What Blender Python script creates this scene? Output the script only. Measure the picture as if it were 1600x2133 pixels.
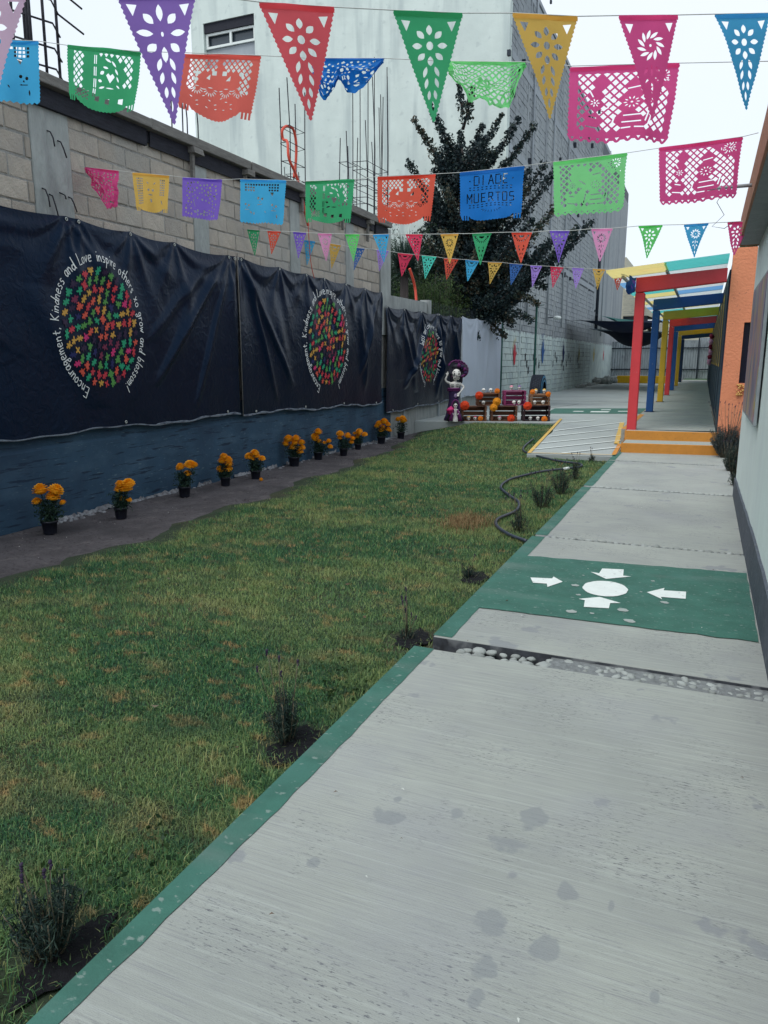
import bpy, bmesh, math, random, json
import numpy as np
from mathutils import Vector, Matrix, Euler, noise
from mathutils.geometry import delaunay_2d_cdt
random.seed(7); RNG = np.random.default_rng(11)
for _o in list(bpy.data.objects): bpy.data.objects.remove(_o)
SC = bpy.context.scene
COL = SC.collection
# ------------------------------------------------------------------ camera
YAW = math.radians(23.2); PITCH = math.radians(11.6)
cam = bpy.data.cameras.new('camera'); camo = bpy.data.objects.new('camera', cam); COL.objects.link(camo)
camo.location = (0, 0, 1.5); camo.rotation_euler = (math.pi/2 - PITCH, 0, YAW)
cam.sensor_fit = 'HORIZONTAL'; cam.sensor_width = 36.0; cam.lens = 1540/1600*36.0
cam.clip_start = 0.05; cam.clip_end = 3000
SC.camera = camo
SC.render.resolution_x = 768; SC.render.resolution_y = 1024
# ------------------------------------------------------------------ sky and sun
W = bpy.data.worlds.new('World'); SC.world = W; W.use_nodes = True
nt = W.node_tree; nt.nodes.clear()
wo = nt.nodes.new('ShaderNodeOutputWorld'); bg = nt.nodes.new('ShaderNodeBackground')
sky = nt.nodes.new('ShaderNodeTexSky'); sky.sky_type = 'NISHITA'; sky.sun_disc = False
SUN_EL = math.radians(58); SUN_ROT = math.radians(205)
sky.sun_elevation = SUN_EL; sky.sun_rotation = SUN_ROT
# overcast: a bright, even cloud layer in front of the blue sky
tc = nt.nodes.new('ShaderNodeTexCoord'); nz = nt.nodes.new('ShaderNodeTexNoise')
nz.inputs['Scale'].default_value = 1.6; nz.inputs['Detail'].default_value = 5
cr = nt.nodes.new('ShaderNodeValToRGB')
cr.color_ramp.elements[0].position = .3; cr.color_ramp.elements[0].color = (6.3, 7.1, 7.8, 1)
cr.color_ramp.elements[1].position = .75; cr.color_ramp.elements[1].color = (7.2, 7.6, 8.0, 1)
mx = nt.nodes.new('ShaderNodeMix'); mx.data_type = 'RGBA'; mx.inputs[0].default_value = .88
nt.links.new(tc.outputs['Generated'], nz.inputs['Vector']); nt.links.new(nz.outputs['Fac'], cr.inputs['Fac'])
nt.links.new(sky.outputs['Color'], mx.inputs[6]); nt.links.new(cr.outputs['Color'], mx.inputs[7])
nt.links.new(mx.outputs[2], bg.inputs['Color']); bg.inputs['Strength'].default_value = 0.108
nt.links.new(bg.outputs[0], wo.inputs[0])
sl = bpy.data.lights.new('sun', 'SUN'); sl.energy = 1.5; sl.angle = math.radians(30); sl.color = (1, .98, .94)
so = bpy.data.objects.new('sun', sl); COL.objects.link(so)
sd = Vector((math.sin(SUN_ROT)*math.cos(SUN_EL), math.cos(SUN_ROT)*math.cos(SUN_EL), math.sin(SUN_EL)))
so.rotation_euler = sd.to_track_quat('Z', 'Y').to_euler()
SC.view_settings.view_transform = 'Standard'; SC.view_settings.look = 'None'
SC.view_settings.exposure = 0.42; SC.view_settings.gamma = 1.0
SC.view_settings.use_curve_mapping = False
SC.cycles.transparent_max_bounces = 16

# measured positions in metres: bunting corners, pots and blooms, painted marks, hose
D = json.loads(r"""{"tri":[[1,"pale pink",[-2.38,1.929,2.691],[-2.193,2.077,2.705],[-2.3,1.992,2.302],"petal8"],[1,"purple",[-1.968,2.256,2.733],[-1.759,2.422,2.763],[-1.849,2.351,2.351],"star8"],[1,"red",[-1.586,2.559,2.762],[-1.371,2.73,2.776],[-1.444,2.672,2.38],"petal8"],[1,"green",[-1.192,2.873,2.791],[-0.976,3.044,2.811],[-1.063,2.975,2.41],"petal8"],[1,"yellow",[-0.811,3.175,2.834],[-0.59,3.351,2.853],[-0.675,3.284,2.459],"petal8"],[1,"magenta",[-0.444,3.467,2.876],[-0.228,3.639,2.908],[-0.298,3.583,2.499],"swirl"],[1,"blue",[-0.086,3.752,2.931],[0.125,3.919,2.964],[0.09,3.892,2.592],"petal8"],[4,"green",[-5.922,9.072,3.25],[-5.705,9.043,3.219],[-5.811,9.057,2.905],"petal8"],[4,"orange",[-5.573,9.025,3.202],[-5.347,8.994,3.177],[-5.512,9.016,2.897],"petal8"],[4,"violet",[-5.141,8.966,3.154],[-4.932,8.937,3.124],[-5.073,8.956,2.818],"star8"],[4,"pink",[-4.749,8.912,3.103],[-4.533,8.883,3.08],[-4.621,8.895,2.746],"swirl"],[4,"lime",[-4.329,8.855,3.057],[-4.115,8.826,3.04],[-4.203,8.838,2.719],"petal8"],[4,"cyan",[-3.92,8.799,3.018],[-3.694,8.769,3.005],[-3.762,8.778,2.685],"petal8"],[4,"crimson",[-3.462,8.737,2.986],[-3.234,8.706,2.967],[-3.289,8.713,2.666],"petal8"],[4,"yellow",[-2.994,8.673,2.948],[-2.767,8.642,2.934],[-2.864,8.655,2.617],"swirl"],[4,"green",[-2.592,8.618,2.92],[-2.358,8.586,2.911],[-2.488,8.604,2.566],"fan"],[4,"orange",[-2.118,8.554,2.896],[-1.885,8.522,2.876],[-1.999,8.537,2.561],"fan"],[4,"violet",[-1.685,8.495,2.875],[-1.469,8.465,2.856],[-1.574,8.479,2.534],"star8"],[4,"pink",[-1.235,8.433,2.856],[-1.016,8.403,2.842],[-1.131,8.419,2.52],"swirl"],[4,"lime",[-0.757,8.368,2.843],[-0.524,8.336,2.832],[-0.632,8.351,2.526],"petal8"],[4,"blue",[-0.32,8.308,2.818],[-0.097,8.278,2.812],[-0.207,8.293,2.497],"swirl"],[4,"magenta",[0.074,8.255,2.805],[0.274,8.227,2.8],[0.16,8.243,2.495],"petal8"],[5,"cyan",[-5.977,10.765,3.352],[-5.841,10.875,3.337],[-5.954,10.784,2.978],"petal8"],[5,"yellow",[-5.667,11.015,3.317],[-5.521,11.132,3.296],[-5.641,11.036,2.932],"fan"],[5,"navy",[-5.337,11.28,3.268],[-5.214,11.38,3.26],[-5.358,11.263,2.914],"star8"],[5,"lavender",[-5.058,11.505,3.252],[-4.901,11.632,3.238],[-5.027,11.53,2.919],"petal8"],[5,"crimson",[-4.78,11.729,3.214],[-4.581,11.889,3.2],[-4.728,11.771,2.848],"fan"],[5,"aqua",[-4.459,11.988,3.191],[-4.263,12.145,3.177],[-4.41,12.027,2.829],"star8"],[5,"orange",[-4.157,12.23,3.159],[-3.958,12.391,3.153],[-4.119,12.261,2.816],"petal8"],[5,"cyan",[-3.858,12.472,3.15],[-3.669,12.624,3.135],[-3.824,12.499,2.804],"fan"],[5,"yellow",[-3.539,12.728,3.125],[-3.34,12.888,3.126],[-3.51,12.752,2.767],"star8"],[5,"navy",[-3.229,12.978,3.115],[-3.04,13.13,3.107],[-3.205,12.997,2.762],"petal8"],[5,"lavender",[-2.927,13.221,3.096],[-2.757,13.358,3.095],[-2.88,13.259,2.741],"fan"],[5,"crimson",[-2.628,13.462,3.093],[-2.433,13.619,3.085],[-2.585,13.496,2.734],"star8"],[5,"lavender",[-2.302,13.724,3.082],[-2.126,13.866,3.081],[-2.228,13.784,2.737],"petal8"],[5,"yellow",[-1.986,13.979,3.079],[-1.792,14.135,3.078],[-1.908,14.042,2.723],"fan"],[5,"orange",[-1.679,14.226,3.083],[-1.49,14.379,3.082],[-1.591,14.297,2.724],"star8"]],"rect":[[2,"cyan",[-4.564,3.83,3.546],[-4.052,3.901,3.477],[[-4.611,3.824,3.144],[-4.092,3.895,3.107]],"skull"],[2,"green",[-3.834,3.931,3.43],[-3.335,3.999,3.346],[[-3.873,3.925,3.111],[-3.725,3.946,3.032],[-3.572,3.967,2.997],[-3.402,3.99,2.987]],"portrait"],[2,"coral",[-3.041,4.04,3.311],[-2.547,4.108,3.247],[[-3.103,4.031,2.985],[-2.945,4.053,2.932],[-2.788,4.075,2.884],[-2.632,4.096,2.867]],"domes"],[2,"blue",[-2.236,4.15,3.202],[-1.804,4.21,3.16],[[-2.218,4.153,3.104],[-2.156,4.161,2.964],[-2.112,4.167,2.999],[-2.076,4.172,3.071],[-2.036,4.178,3.007],[-1.902,4.196,3.026],[-1.815,4.208,3.141]],"scraps"],[2,"lightgreen",[-1.451,4.258,3.111],[-1.026,4.317,3.066],[[-1.434,4.261,3.037],[-1.328,4.275,2.907],[-1.262,4.284,2.897],[-1.169,4.297,2.85],[-1.1,4.306,2.849],[-1.033,4.316,3.043]],"lattice"],[2,"magenta",[-0.786,4.35,3.024],[-0.253,4.423,2.987],[[-0.788,4.349,2.655],[-0.283,4.419,2.607]],"couple"],[3,"magenta",[-5.931,6.174,3.41],[-5.452,6.116,3.317],[[-5.923,6.173,3.355],[-5.796,6.158,3.16],[-5.647,6.139,2.977],[-5.509,6.123,2.968]],"scraps"],[3,"yellow",[-5.261,6.093,3.278],[-4.782,6.035,3.196],[[-5.251,6.091,2.909],[-4.842,6.042,2.845]],"grid"],[3,"violet",[-4.608,6.013,3.16],[-4.133,5.956,3.085],[[-4.634,6.017,2.805],[-4.2,5.964,2.728]],"flowers"],[3,"cyan",[-3.923,5.93,3.069],[-3.425,5.87,3.001],[[-3.942,5.933,2.694],[-3.478,5.876,2.634]],"skull"],[3,"green",[-3.22,5.845,2.971],[-2.742,5.787,2.932],[[-3.234,5.847,2.621],[-2.792,5.793,2.584]],"portrait"],[3,"orange",[-2.523,5.761,2.929],[-2.017,5.699,2.888],[[-2.524,5.761,2.55],[-2.061,5.705,2.521]],"domes"],[3,"blue",[-1.811,5.674,2.874],[-1.315,5.614,2.86],[[-1.798,5.673,2.506],[-1.326,5.616,2.485]],"letters"],[3,"lightgreen",[-1.102,5.588,2.86],[-0.604,5.528,2.855],[[-1.071,5.585,2.492],[-0.615,5.529,2.49]],"couple2"],[3,"magenta",[-0.404,5.504,2.858],[0.093,5.443,2.859],[[-0.375,5.5,2.498],[0.076,5.446,2.497]],"couple"]],"string":{"1":[[-2.581,1.769,2.709],[-2.38,1.929,2.691],[-2.193,2.077,2.705],[-1.968,2.256,2.733],[-1.759,2.422,2.763],[-1.586,2.559,2.762],[-1.371,2.73,2.776],[-1.192,2.873,2.791],[-0.976,3.044,2.811],[-0.811,3.175,2.834],[-0.59,3.351,2.853],[-0.444,3.467,2.876],[-0.228,3.639,2.908],[-0.086,3.752,2.931],[0.125,3.919,2.964],[0.199,3.977,2.978]],"4":[[-6.007,9.084,3.27],[-5.922,9.072,3.25],[-5.705,9.043,3.219],[-5.573,9.025,3.202],[-5.347,8.994,3.177],[-5.141,8.966,3.154],[-4.932,8.937,3.124],[-4.749,8.912,3.103],[-4.533,8.883,3.08],[-4.329,8.855,3.057],[-4.115,8.826,3.04],[-3.92,8.799,3.018],[-3.694,8.769,3.005],[-3.462,8.737,2.986],[-3.234,8.706,2.967],[-2.994,8.673,2.948],[-2.767,8.642,2.934],[-2.592,8.618,2.92],[-2.358,8.586,2.911],[-2.118,8.554,2.896],[-1.885,8.522,2.876],[-1.685,8.495,2.875],[-1.469,8.465,2.856],[-1.235,8.433,2.856],[-1.016,8.403,2.842],[-0.757,8.368,2.843],[-0.524,8.336,2.832],[-0.32,8.308,2.818],[-0.097,8.278,2.812],[0.074,8.255,2.805],[0.274,8.227,2.8],[0.307,8.223,2.797]],"5":[[-6.148,10.628,3.386],[-5.977,10.765,3.352],[-5.841,10.875,3.337],[-5.667,11.015,3.317],[-5.521,11.132,3.296],[-5.337,11.28,3.268],[-5.214,11.38,3.26],[-5.058,11.505,3.252],[-4.901,11.632,3.238],[-4.78,11.729,3.214],[-4.581,11.889,3.2],[-4.459,11.988,3.191],[-4.263,12.145,3.177],[-4.157,12.23,3.159],[-3.958,12.391,3.153],[-3.858,12.472,3.15],[-3.669,12.624,3.135],[-3.539,12.728,3.125],[-3.34,12.888,3.126],[-3.229,12.978,3.115],[-3.04,13.13,3.107],[-2.927,13.221,3.096],[-2.757,13.358,3.095],[-2.628,13.462,3.093],[-2.433,13.619,3.085],[-2.302,13.724,3.082],[-2.126,13.866,3.081],[-1.986,13.979,3.079],[-1.792,14.135,3.078],[-1.679,14.226,3.083],[-1.49,14.379,3.082],[-1.201,14.611,3.011]],"2":[[-5.48,3.705,3.699],[-4.564,3.83,3.546],[-4.052,3.901,3.477],[-3.834,3.931,3.43],[-3.335,3.999,3.346],[-3.041,4.04,3.311],[-2.547,4.108,3.247],[-2.236,4.15,3.202],[-1.804,4.21,3.16],[-1.451,4.258,3.111],[-1.026,4.317,3.066],[-0.786,4.35,3.024],[-0.253,4.423,2.987],[0.17,4.481,2.955]],"3":[[-6.016,6.184,3.43],[-5.931,6.174,3.41],[-5.452,6.116,3.317],[-5.261,6.093,3.278],[-4.782,6.035,3.196],[-4.608,6.013,3.16],[-4.133,5.956,3.085],[-3.923,5.93,3.069],[-3.425,5.87,3.001],[-3.22,5.845,2.971],[-2.742,5.787,2.932],[-2.523,5.761,2.929],[-2.017,5.699,2.888],[-1.811,5.674,2.874],[-1.315,5.614,2.86],[-1.102,5.588,2.86],[-0.604,5.528,2.855],[-0.404,5.504,2.858],[0.093,5.443,2.859],[0.178,5.433,2.869]]},"pots":[[[-5.623,5.051,-0.12],[[-0.056,-0.024,0.422,0.071],[0.064,0.028,0.422,0.067],[0.047,0.02,0.358,0.062],[-0.103,-0.044,0.312,0.045],[0.125,0.054,0.303,0.031]],0.151],[[-5.499,5.863,-0.12],[[0.001,0.0,0.361,0.049],[0.079,0.034,0.366,0.064],[0.058,0.025,0.321,0.064],[-0.007,-0.003,0.305,0.049],[0.019,0.008,0.214,0.029],[0.073,0.031,0.199,0.029]],0.137],[[-5.684,7.141,-0.12],[[-0.04,-0.017,0.363,0.057],[0.062,0.027,0.392,0.063],[0.109,0.047,0.386,0.046],[0.041,0.017,0.282,0.046]],0.149],[[-5.701,8.007,-0.12],[[-0.013,-0.006,0.388,0.05],[-0.05,-0.022,0.331,0.056],[0.037,0.016,0.344,0.056],[0.034,0.015,0.287,0.056],[-0.083,-0.036,0.23,0.044],[-0.05,-0.021,0.204,0.05],[0.021,0.009,0.23,0.056]],0.137],[[-5.644,8.643,-0.12],[[-0.088,-0.038,0.316,0.059],[-0.013,-0.005,0.362,0.059],[0.023,0.01,0.322,0.046],[0.064,0.028,0.289,0.046],[-0.046,-0.02,0.282,0.033]],0.145],[[-5.773,9.928,-0.12],[[-0.079,-0.034,0.426,0.074],[0.03,0.013,0.433,0.067],[0.008,0.004,0.374,0.067],[-0.122,-0.052,0.351,0.059],[0.09,0.039,0.374,0.052],[-0.034,-0.015,0.299,0.067],[0.109,0.047,0.299,0.052],[0.067,0.029,0.225,0.059]],0.178],[[-5.82,10.768,-0.12],[[-0.007,-0.003,0.461,0.071],[-0.052,-0.022,0.39,0.063],[-0.067,-0.029,0.351,0.063],[-0.002,-0.001,0.303,0.047],[0.158,0.068,0.311,0.047],[0.164,0.07,0.176,0.047],[0.085,0.036,0.287,0.032]],0.158],[[-5.669,11.45,-0.12],[[-0.057,-0.024,0.374,0.066],[-0.081,-0.035,0.308,0.05],[0.049,0.021,0.341,0.066],[0.14,0.06,0.292,0.05],[0.109,0.047,0.233,0.05]],0.149],[[-5.805,12.308,-0.12],[[0.002,0.001,0.336,0.062],[0.01,0.004,0.292,0.053],[-0.015,-0.006,0.239,0.053],[0.099,0.043,0.283,0.053],[-0.055,-0.023,0.301,0.035]],0.132],[[-5.908,13.398,-0.12],[[0.036,0.015,0.436,0.076],[-0.051,-0.022,0.399,0.067],[0.114,0.049,0.38,0.057],[-0.086,-0.037,0.342,0.057],[0.009,0.004,0.323,0.057],[0.114,0.049,0.285,0.057],[-0.008,-0.004,0.276,0.067],[0.158,0.068,0.257,0.038]],0.171],[[-6.055,14.438,-0.12],[[-0.075,-0.032,0.405,0.061],[0.027,0.012,0.435,0.061],[0.027,0.012,0.375,0.071],[0.055,0.024,0.405,0.051]],0.163]],"arrows":[[[-1.011,4.943,0.0],[-0.868,4.979,0.0],[-0.868,5.029,-0.0],[-0.787,4.929,0.0],[-0.86,4.769,0.0],[-0.878,4.842,0.0],[-0.969,4.827,0.0]],[[-0.243,4.91,0.0],[-0.142,5.054,0.0],[-0.145,4.996,0.0],[-0.008,5.022,0.0],[-0.007,4.863,0.0],[-0.154,4.841,0.0],[-0.143,4.794,0.0]],[[-0.582,5.373,0.0],[-0.436,5.409,0.0],[-0.423,5.245,0.0],[-0.371,5.242,-0.0],[-0.524,5.114,0.0],[-0.647,5.252,0.0],[-0.586,5.239,0.0]],[[-0.63,4.596,0.0],[-0.512,4.688,0.0],[-0.375,4.614,0.0],[-0.436,4.588,0.0],[-0.432,4.482,0.0],[-0.576,4.449,0.0],[-0.589,4.582,0.0]]],"circle":[[-0.504,4.887,0.0],[-0.644,4.85,0.0],[-0.362,4.937,-0.0],[-0.525,5.065,-0.0],[-0.482,4.711,0.0]],"chips":[[-0.633,4.339,0.0,26],[-0.514,4.353,0.0,12],[-0.351,4.488,0.0,28],[-0.296,4.304,0.0,28],[-0.644,4.684,0.0,14],[-0.697,4.885,-0.0,22],[-0.126,4.74,-0.0,22],[-0.223,5.195,-0.0,12],[-0.682,5.147,0.0,8],[-0.279,4.906,0.0,8]],"hatch":[[[-3.131,18.375,0.0],[-2.498,19.444,0.0]],[[-2.918,16.157,0.0],[-1.733,19.129,-0.0]],[[-2.796,14.876,0.0],[-1.594,17.347,0.0]],[[-2.69,13.598,0.0],[-1.468,15.759,0.0]],[[-2.6,12.586,0.0],[-1.38,14.699,0.0]],[[-2.076,12.233,0.0],[-1.303,13.528,0.0]]],"wall marks":[["red",-6.0,25.198,2.076,1.346],["blue",-6.0,29.924,2.285,1.376],["navy",-6.0,34.591,2.229,1.401],["olive",-6.0,39.063,2.127,1.485],["yellow",-6.0,44.484,2.209,1.429],["pink",-6.0,48.855,2.157,1.482]],"small marks":[[-6.0,26.885,1.608],[-6.0,27.162,1.37],[-6.0,27.442,1.145],[-6.0,28.267,1.613],[-6.0,28.73,1.453],[-6.0,29.292,1.324],[-6.0,32.619,1.709],[-6.0,33.002,1.528],[-6.0,32.161,1.348],[-6.0,34.34,1.36],[-6.0,34.77,1.144],[-6.0,36.027,1.707],[-6.0,36.492,1.509],[-6.0,35.479,1.334],[-6.0,38.656,1.509],[-6.0,39.059,1.223],[-6.0,39.53,1.219],[-6.0,40.461,1.805]],"hose":[[-1.328,6.264,-0.07],[-1.531,6.45,-0.07],[-1.722,6.752,-0.07],[-1.792,7.074,-0.07],[-1.723,7.542,-0.07],[-1.809,8.023,-0.07],[-2.015,8.418,-0.07],[-2.244,8.931,-0.07],[-2.286,9.521,-0.07],[-2.194,9.962,-0.07],[-2.032,10.463,-0.07],[-1.766,10.883,-0.07]],"hose2":[[-1.613,11.328,-0.07],[-1.727,11.507,-0.07],[-2.047,11.665,-0.07],[-2.632,12.255,-0.07],[-2.824,12.746,-0.07],[-2.857,13.687,-0.07]],"tyre":[[-6.113,29.993,0.15],[-5.818,28.378,0.15],[-6.273,29.924,0.15]],"crates":[[-5.011,16.022,0.15],[-4.475,16.252,0.15],[-4.385,16.29,0.15],[-3.82,16.533,0.15],[-3.71,16.579,0.15],[-3.135,16.826,0.15]],"sails":[[[-6.0,37.913,3.299],[-6.0,44.394,3.851]]],"conduit":[[-6.1,10.401,4.741],[-6.1,10.38,4.855],[-6.1,10.51,4.949],[-6.1,10.711,4.954],[-6.1,10.79,4.769],[-6.1,10.762,4.487],[-6.1,10.692,4.264]],"conduit2":[[-5.95,10.146,4.661],[-5.95,10.299,4.436],[-5.95,10.504,4.246],[-5.95,10.654,4.001],[-5.95,10.764,3.741],[-5.95,10.849,3.577]],"conduit3":[[-5.9,10.758,3.56],[-5.9,10.802,3.136],[-5.9,10.857,2.925],[-5.9,10.931,2.785]],"winorange":[[0.479,13.6,2.11],[0.516,13.6,1.133],[0.494,13.6,1.133],[0.496,13.6,0.946],[0.668,13.6,2.107],[0.493,13.6,1.959]],"poster":[[0.385,8.517,2.197],[0.385,8.205,1.026],[0.385,6.789,2.169],[0.385,6.391,1.037]],"rebar":{"A":[[-6.15,10.525,5.494],[-6.15,10.993,5.636],[-6.15,10.744,4.175]],"B":[[-6.15,12.491,5.536],[-6.15,12.897,5.644],[-6.15,12.65,4.235]],"C":[[-6.15,13.053,6.587],[-6.15,14.349,7.191],[-6.15,13.651,4.198]],"D":[[-6.15,11.508,4.892],[-6.15,11.726,4.944],[-6.15,11.588,4.381]],"F":[[-6.15,5.819,4.815],[-6.15,6.114,4.931],[-6.15,5.919,4.232]]},"misc":{"mark window":[[-16.666,23.3,12.766],[-14.657,23.3,12.632],[-14.706,23.3,11.463],[-16.691,23.3,12.343],[-17.196,23.3,13.526],[-17.355,23.3,9.779],[-6.219,23.3,11.682]],"far bldg":[[-6.169,60.0,6.793],[-3.794,60.0,4.308],[-6.036,60.0,4.668],[-4.289,60.0,4.144]],"tree":[[-6.8,23.857,3.762],[-6.8,21.018,8.368],[-6.0,28.536,7.881],[-5.6,35.152,7.121],[-7.5,19.429,5.849]],"pole":[-6.273,29.924,0.15],"poletop":[-6.374,29.924,3.536],"shrub":[[-7.0,17.511,4.46],[-7.0,17.528,3.235],[-7.0,18.517,3.673],[-7.0,21.033,4.058],[-7.0,19.651,2.786]]}}""")
# ------------------------------------------------------------------ materials
def lin(c):
    return tuple(((v/255)/12.92 if v/255 <= .04045 else ((v/255+.055)/1.055)**2.4) for v in c)
MATS = {}
def mat(name, col, rough=.8, var=.15, scale=6, stretch=(1, 1, 1), bump=0., bscale=40, metal=0., coord='Object',
        stains=None, rnd=0., spec=.3, transl=0., coat=0.):
    """procedural material: base colour broken up by two noises, optional stains, bump, per-object variation"""
    if name in MATS: return MATS[name]
    m = bpy.data.materials.new(name); m.use_nodes = True; n = m.node_tree; L = n.links
    p = n.nodes['Principled BSDF']; out = n.nodes['Material Output']
    p.inputs['Roughness'].default_value = rough; p.inputs['Metallic'].default_value = metal
    p.inputs['Specular IOR Level'].default_value = spec
    if coat: p.inputs['Coat Weight'].default_value = coat
    if coord == 'World':
        g = n.nodes.new('ShaderNodeNewGeometry'); src = g.outputs['Position']
    else:
        t = n.nodes.new('ShaderNodeTexCoord'); src = t.outputs['Object']
    mp = n.nodes.new('ShaderNodeMapping'); mp.inputs['Scale'].default_value = stretch
    L.new(src, mp.inputs[0])
    nz = n.nodes.new('ShaderNodeTexNoise'); nz.inputs['Scale'].default_value = scale; nz.inputs['Detail'].default_value = 7
    nz.inputs['Roughness'].default_value = .65
    L.new(mp.outputs[0], nz.inputs['Vector'])
    r = n.nodes.new('ShaderNodeValToRGB')
    r.color_ramp.elements[0].position = .28; r.color_ramp.elements[1].position = .72
    r.color_ramp.elements[0].color = tuple(c*(1-var) for c in col)+(1,)
    r.color_ramp.elements[1].color = tuple(min(1, c*(1+var)) for c in col)+(1,)
    L.new(nz.outputs['Fac'], r.inputs[0]); last = r.outputs[0]
    if rnd:
        oi = n.nodes.new('ShaderNodeObjectInfo'); mr = n.nodes.new('ShaderNodeMapRange')
        mr.inputs[3].default_value = 1-rnd; mr.inputs[4].default_value = 1+rnd
        L.new(oi.outputs['Random'], mr.inputs[0])
        mm = n.nodes.new('ShaderNodeMix'); mm.data_type = 'RGBA'; mm.blend_type = 'MULTIPLY'; mm.inputs[0].default_value = 1
        L.new(last, mm.inputs[6]); L.new(mr.outputs[0], mm.inputs[7]); last = mm.outputs[2]
    for st in (stains or []):
        sc, lo, hi, c2, amt, strz = st
        mp2 = n.nodes.new('ShaderNodeMapping'); mp2.inputs['Scale'].default_value = strz
        mp2.inputs['Location'].default_value = (sc*1.3, lo*7, hi*5)
        g2 = n.nodes.new('ShaderNodeNewGeometry'); L.new(g2.outputs['Position'], mp2.inputs[0])
        n2 = n.nodes.new('ShaderNodeTexNoise'); n2.inputs['Scale'].default_value = sc; n2.inputs['Detail'].default_value = 4
        L.new(mp2.outputs[0], n2.inputs['Vector'])
        m2 = n.nodes.new('ShaderNodeMapRange'); m2.inputs[1].default_value = lo; m2.inputs[2].default_value = hi
        m2.inputs[3].default_value = 0; m2.inputs[4].default_value = amt; L.new(n2.outputs['Fac'], m2.inputs[0])
        mm = n.nodes.new('ShaderNodeMix'); mm.data_type = 'RGBA'
        L.new(m2.outputs[0], mm.inputs[0]); L.new(last, mm.inputs[6]); mm.inputs[7].default_value = tuple(c2)+(1,)
        last = mm.outputs[2]
    L.new(last, p.inputs['Base Color'])
    if bump:
        n3 = n.nodes.new('ShaderNodeTexNoise'); n3.inputs['Scale'].default_value = bscale; n3.inputs['Detail'].default_value = 6
        L.new(mp.outputs[0], n3.inputs['Vector'])
        b = n.nodes.new('ShaderNodeBump'); b.inputs['Strength'].default_value = bump; b.inputs['Distance'].default_value = .02
        L.new(n3.outputs['Fac'], b.inputs['Height']); L.new(b.outputs[0], p.inputs['Normal'])
    if transl:
        tr = n.nodes.new('ShaderNodeBsdfTranslucent'); L.new(last, tr.inputs[0])
        ms = n.nodes.new('ShaderNodeMixShader'); ms.inputs[0].default_value = transl
        L.new(p.outputs[0], ms.inputs[1]); L.new(tr.outputs[0], ms.inputs[2]); L.new(ms.outputs[0], out.inputs[0])
    MATS[name] = m
    return m
def M(name): return MATS[name]

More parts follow.
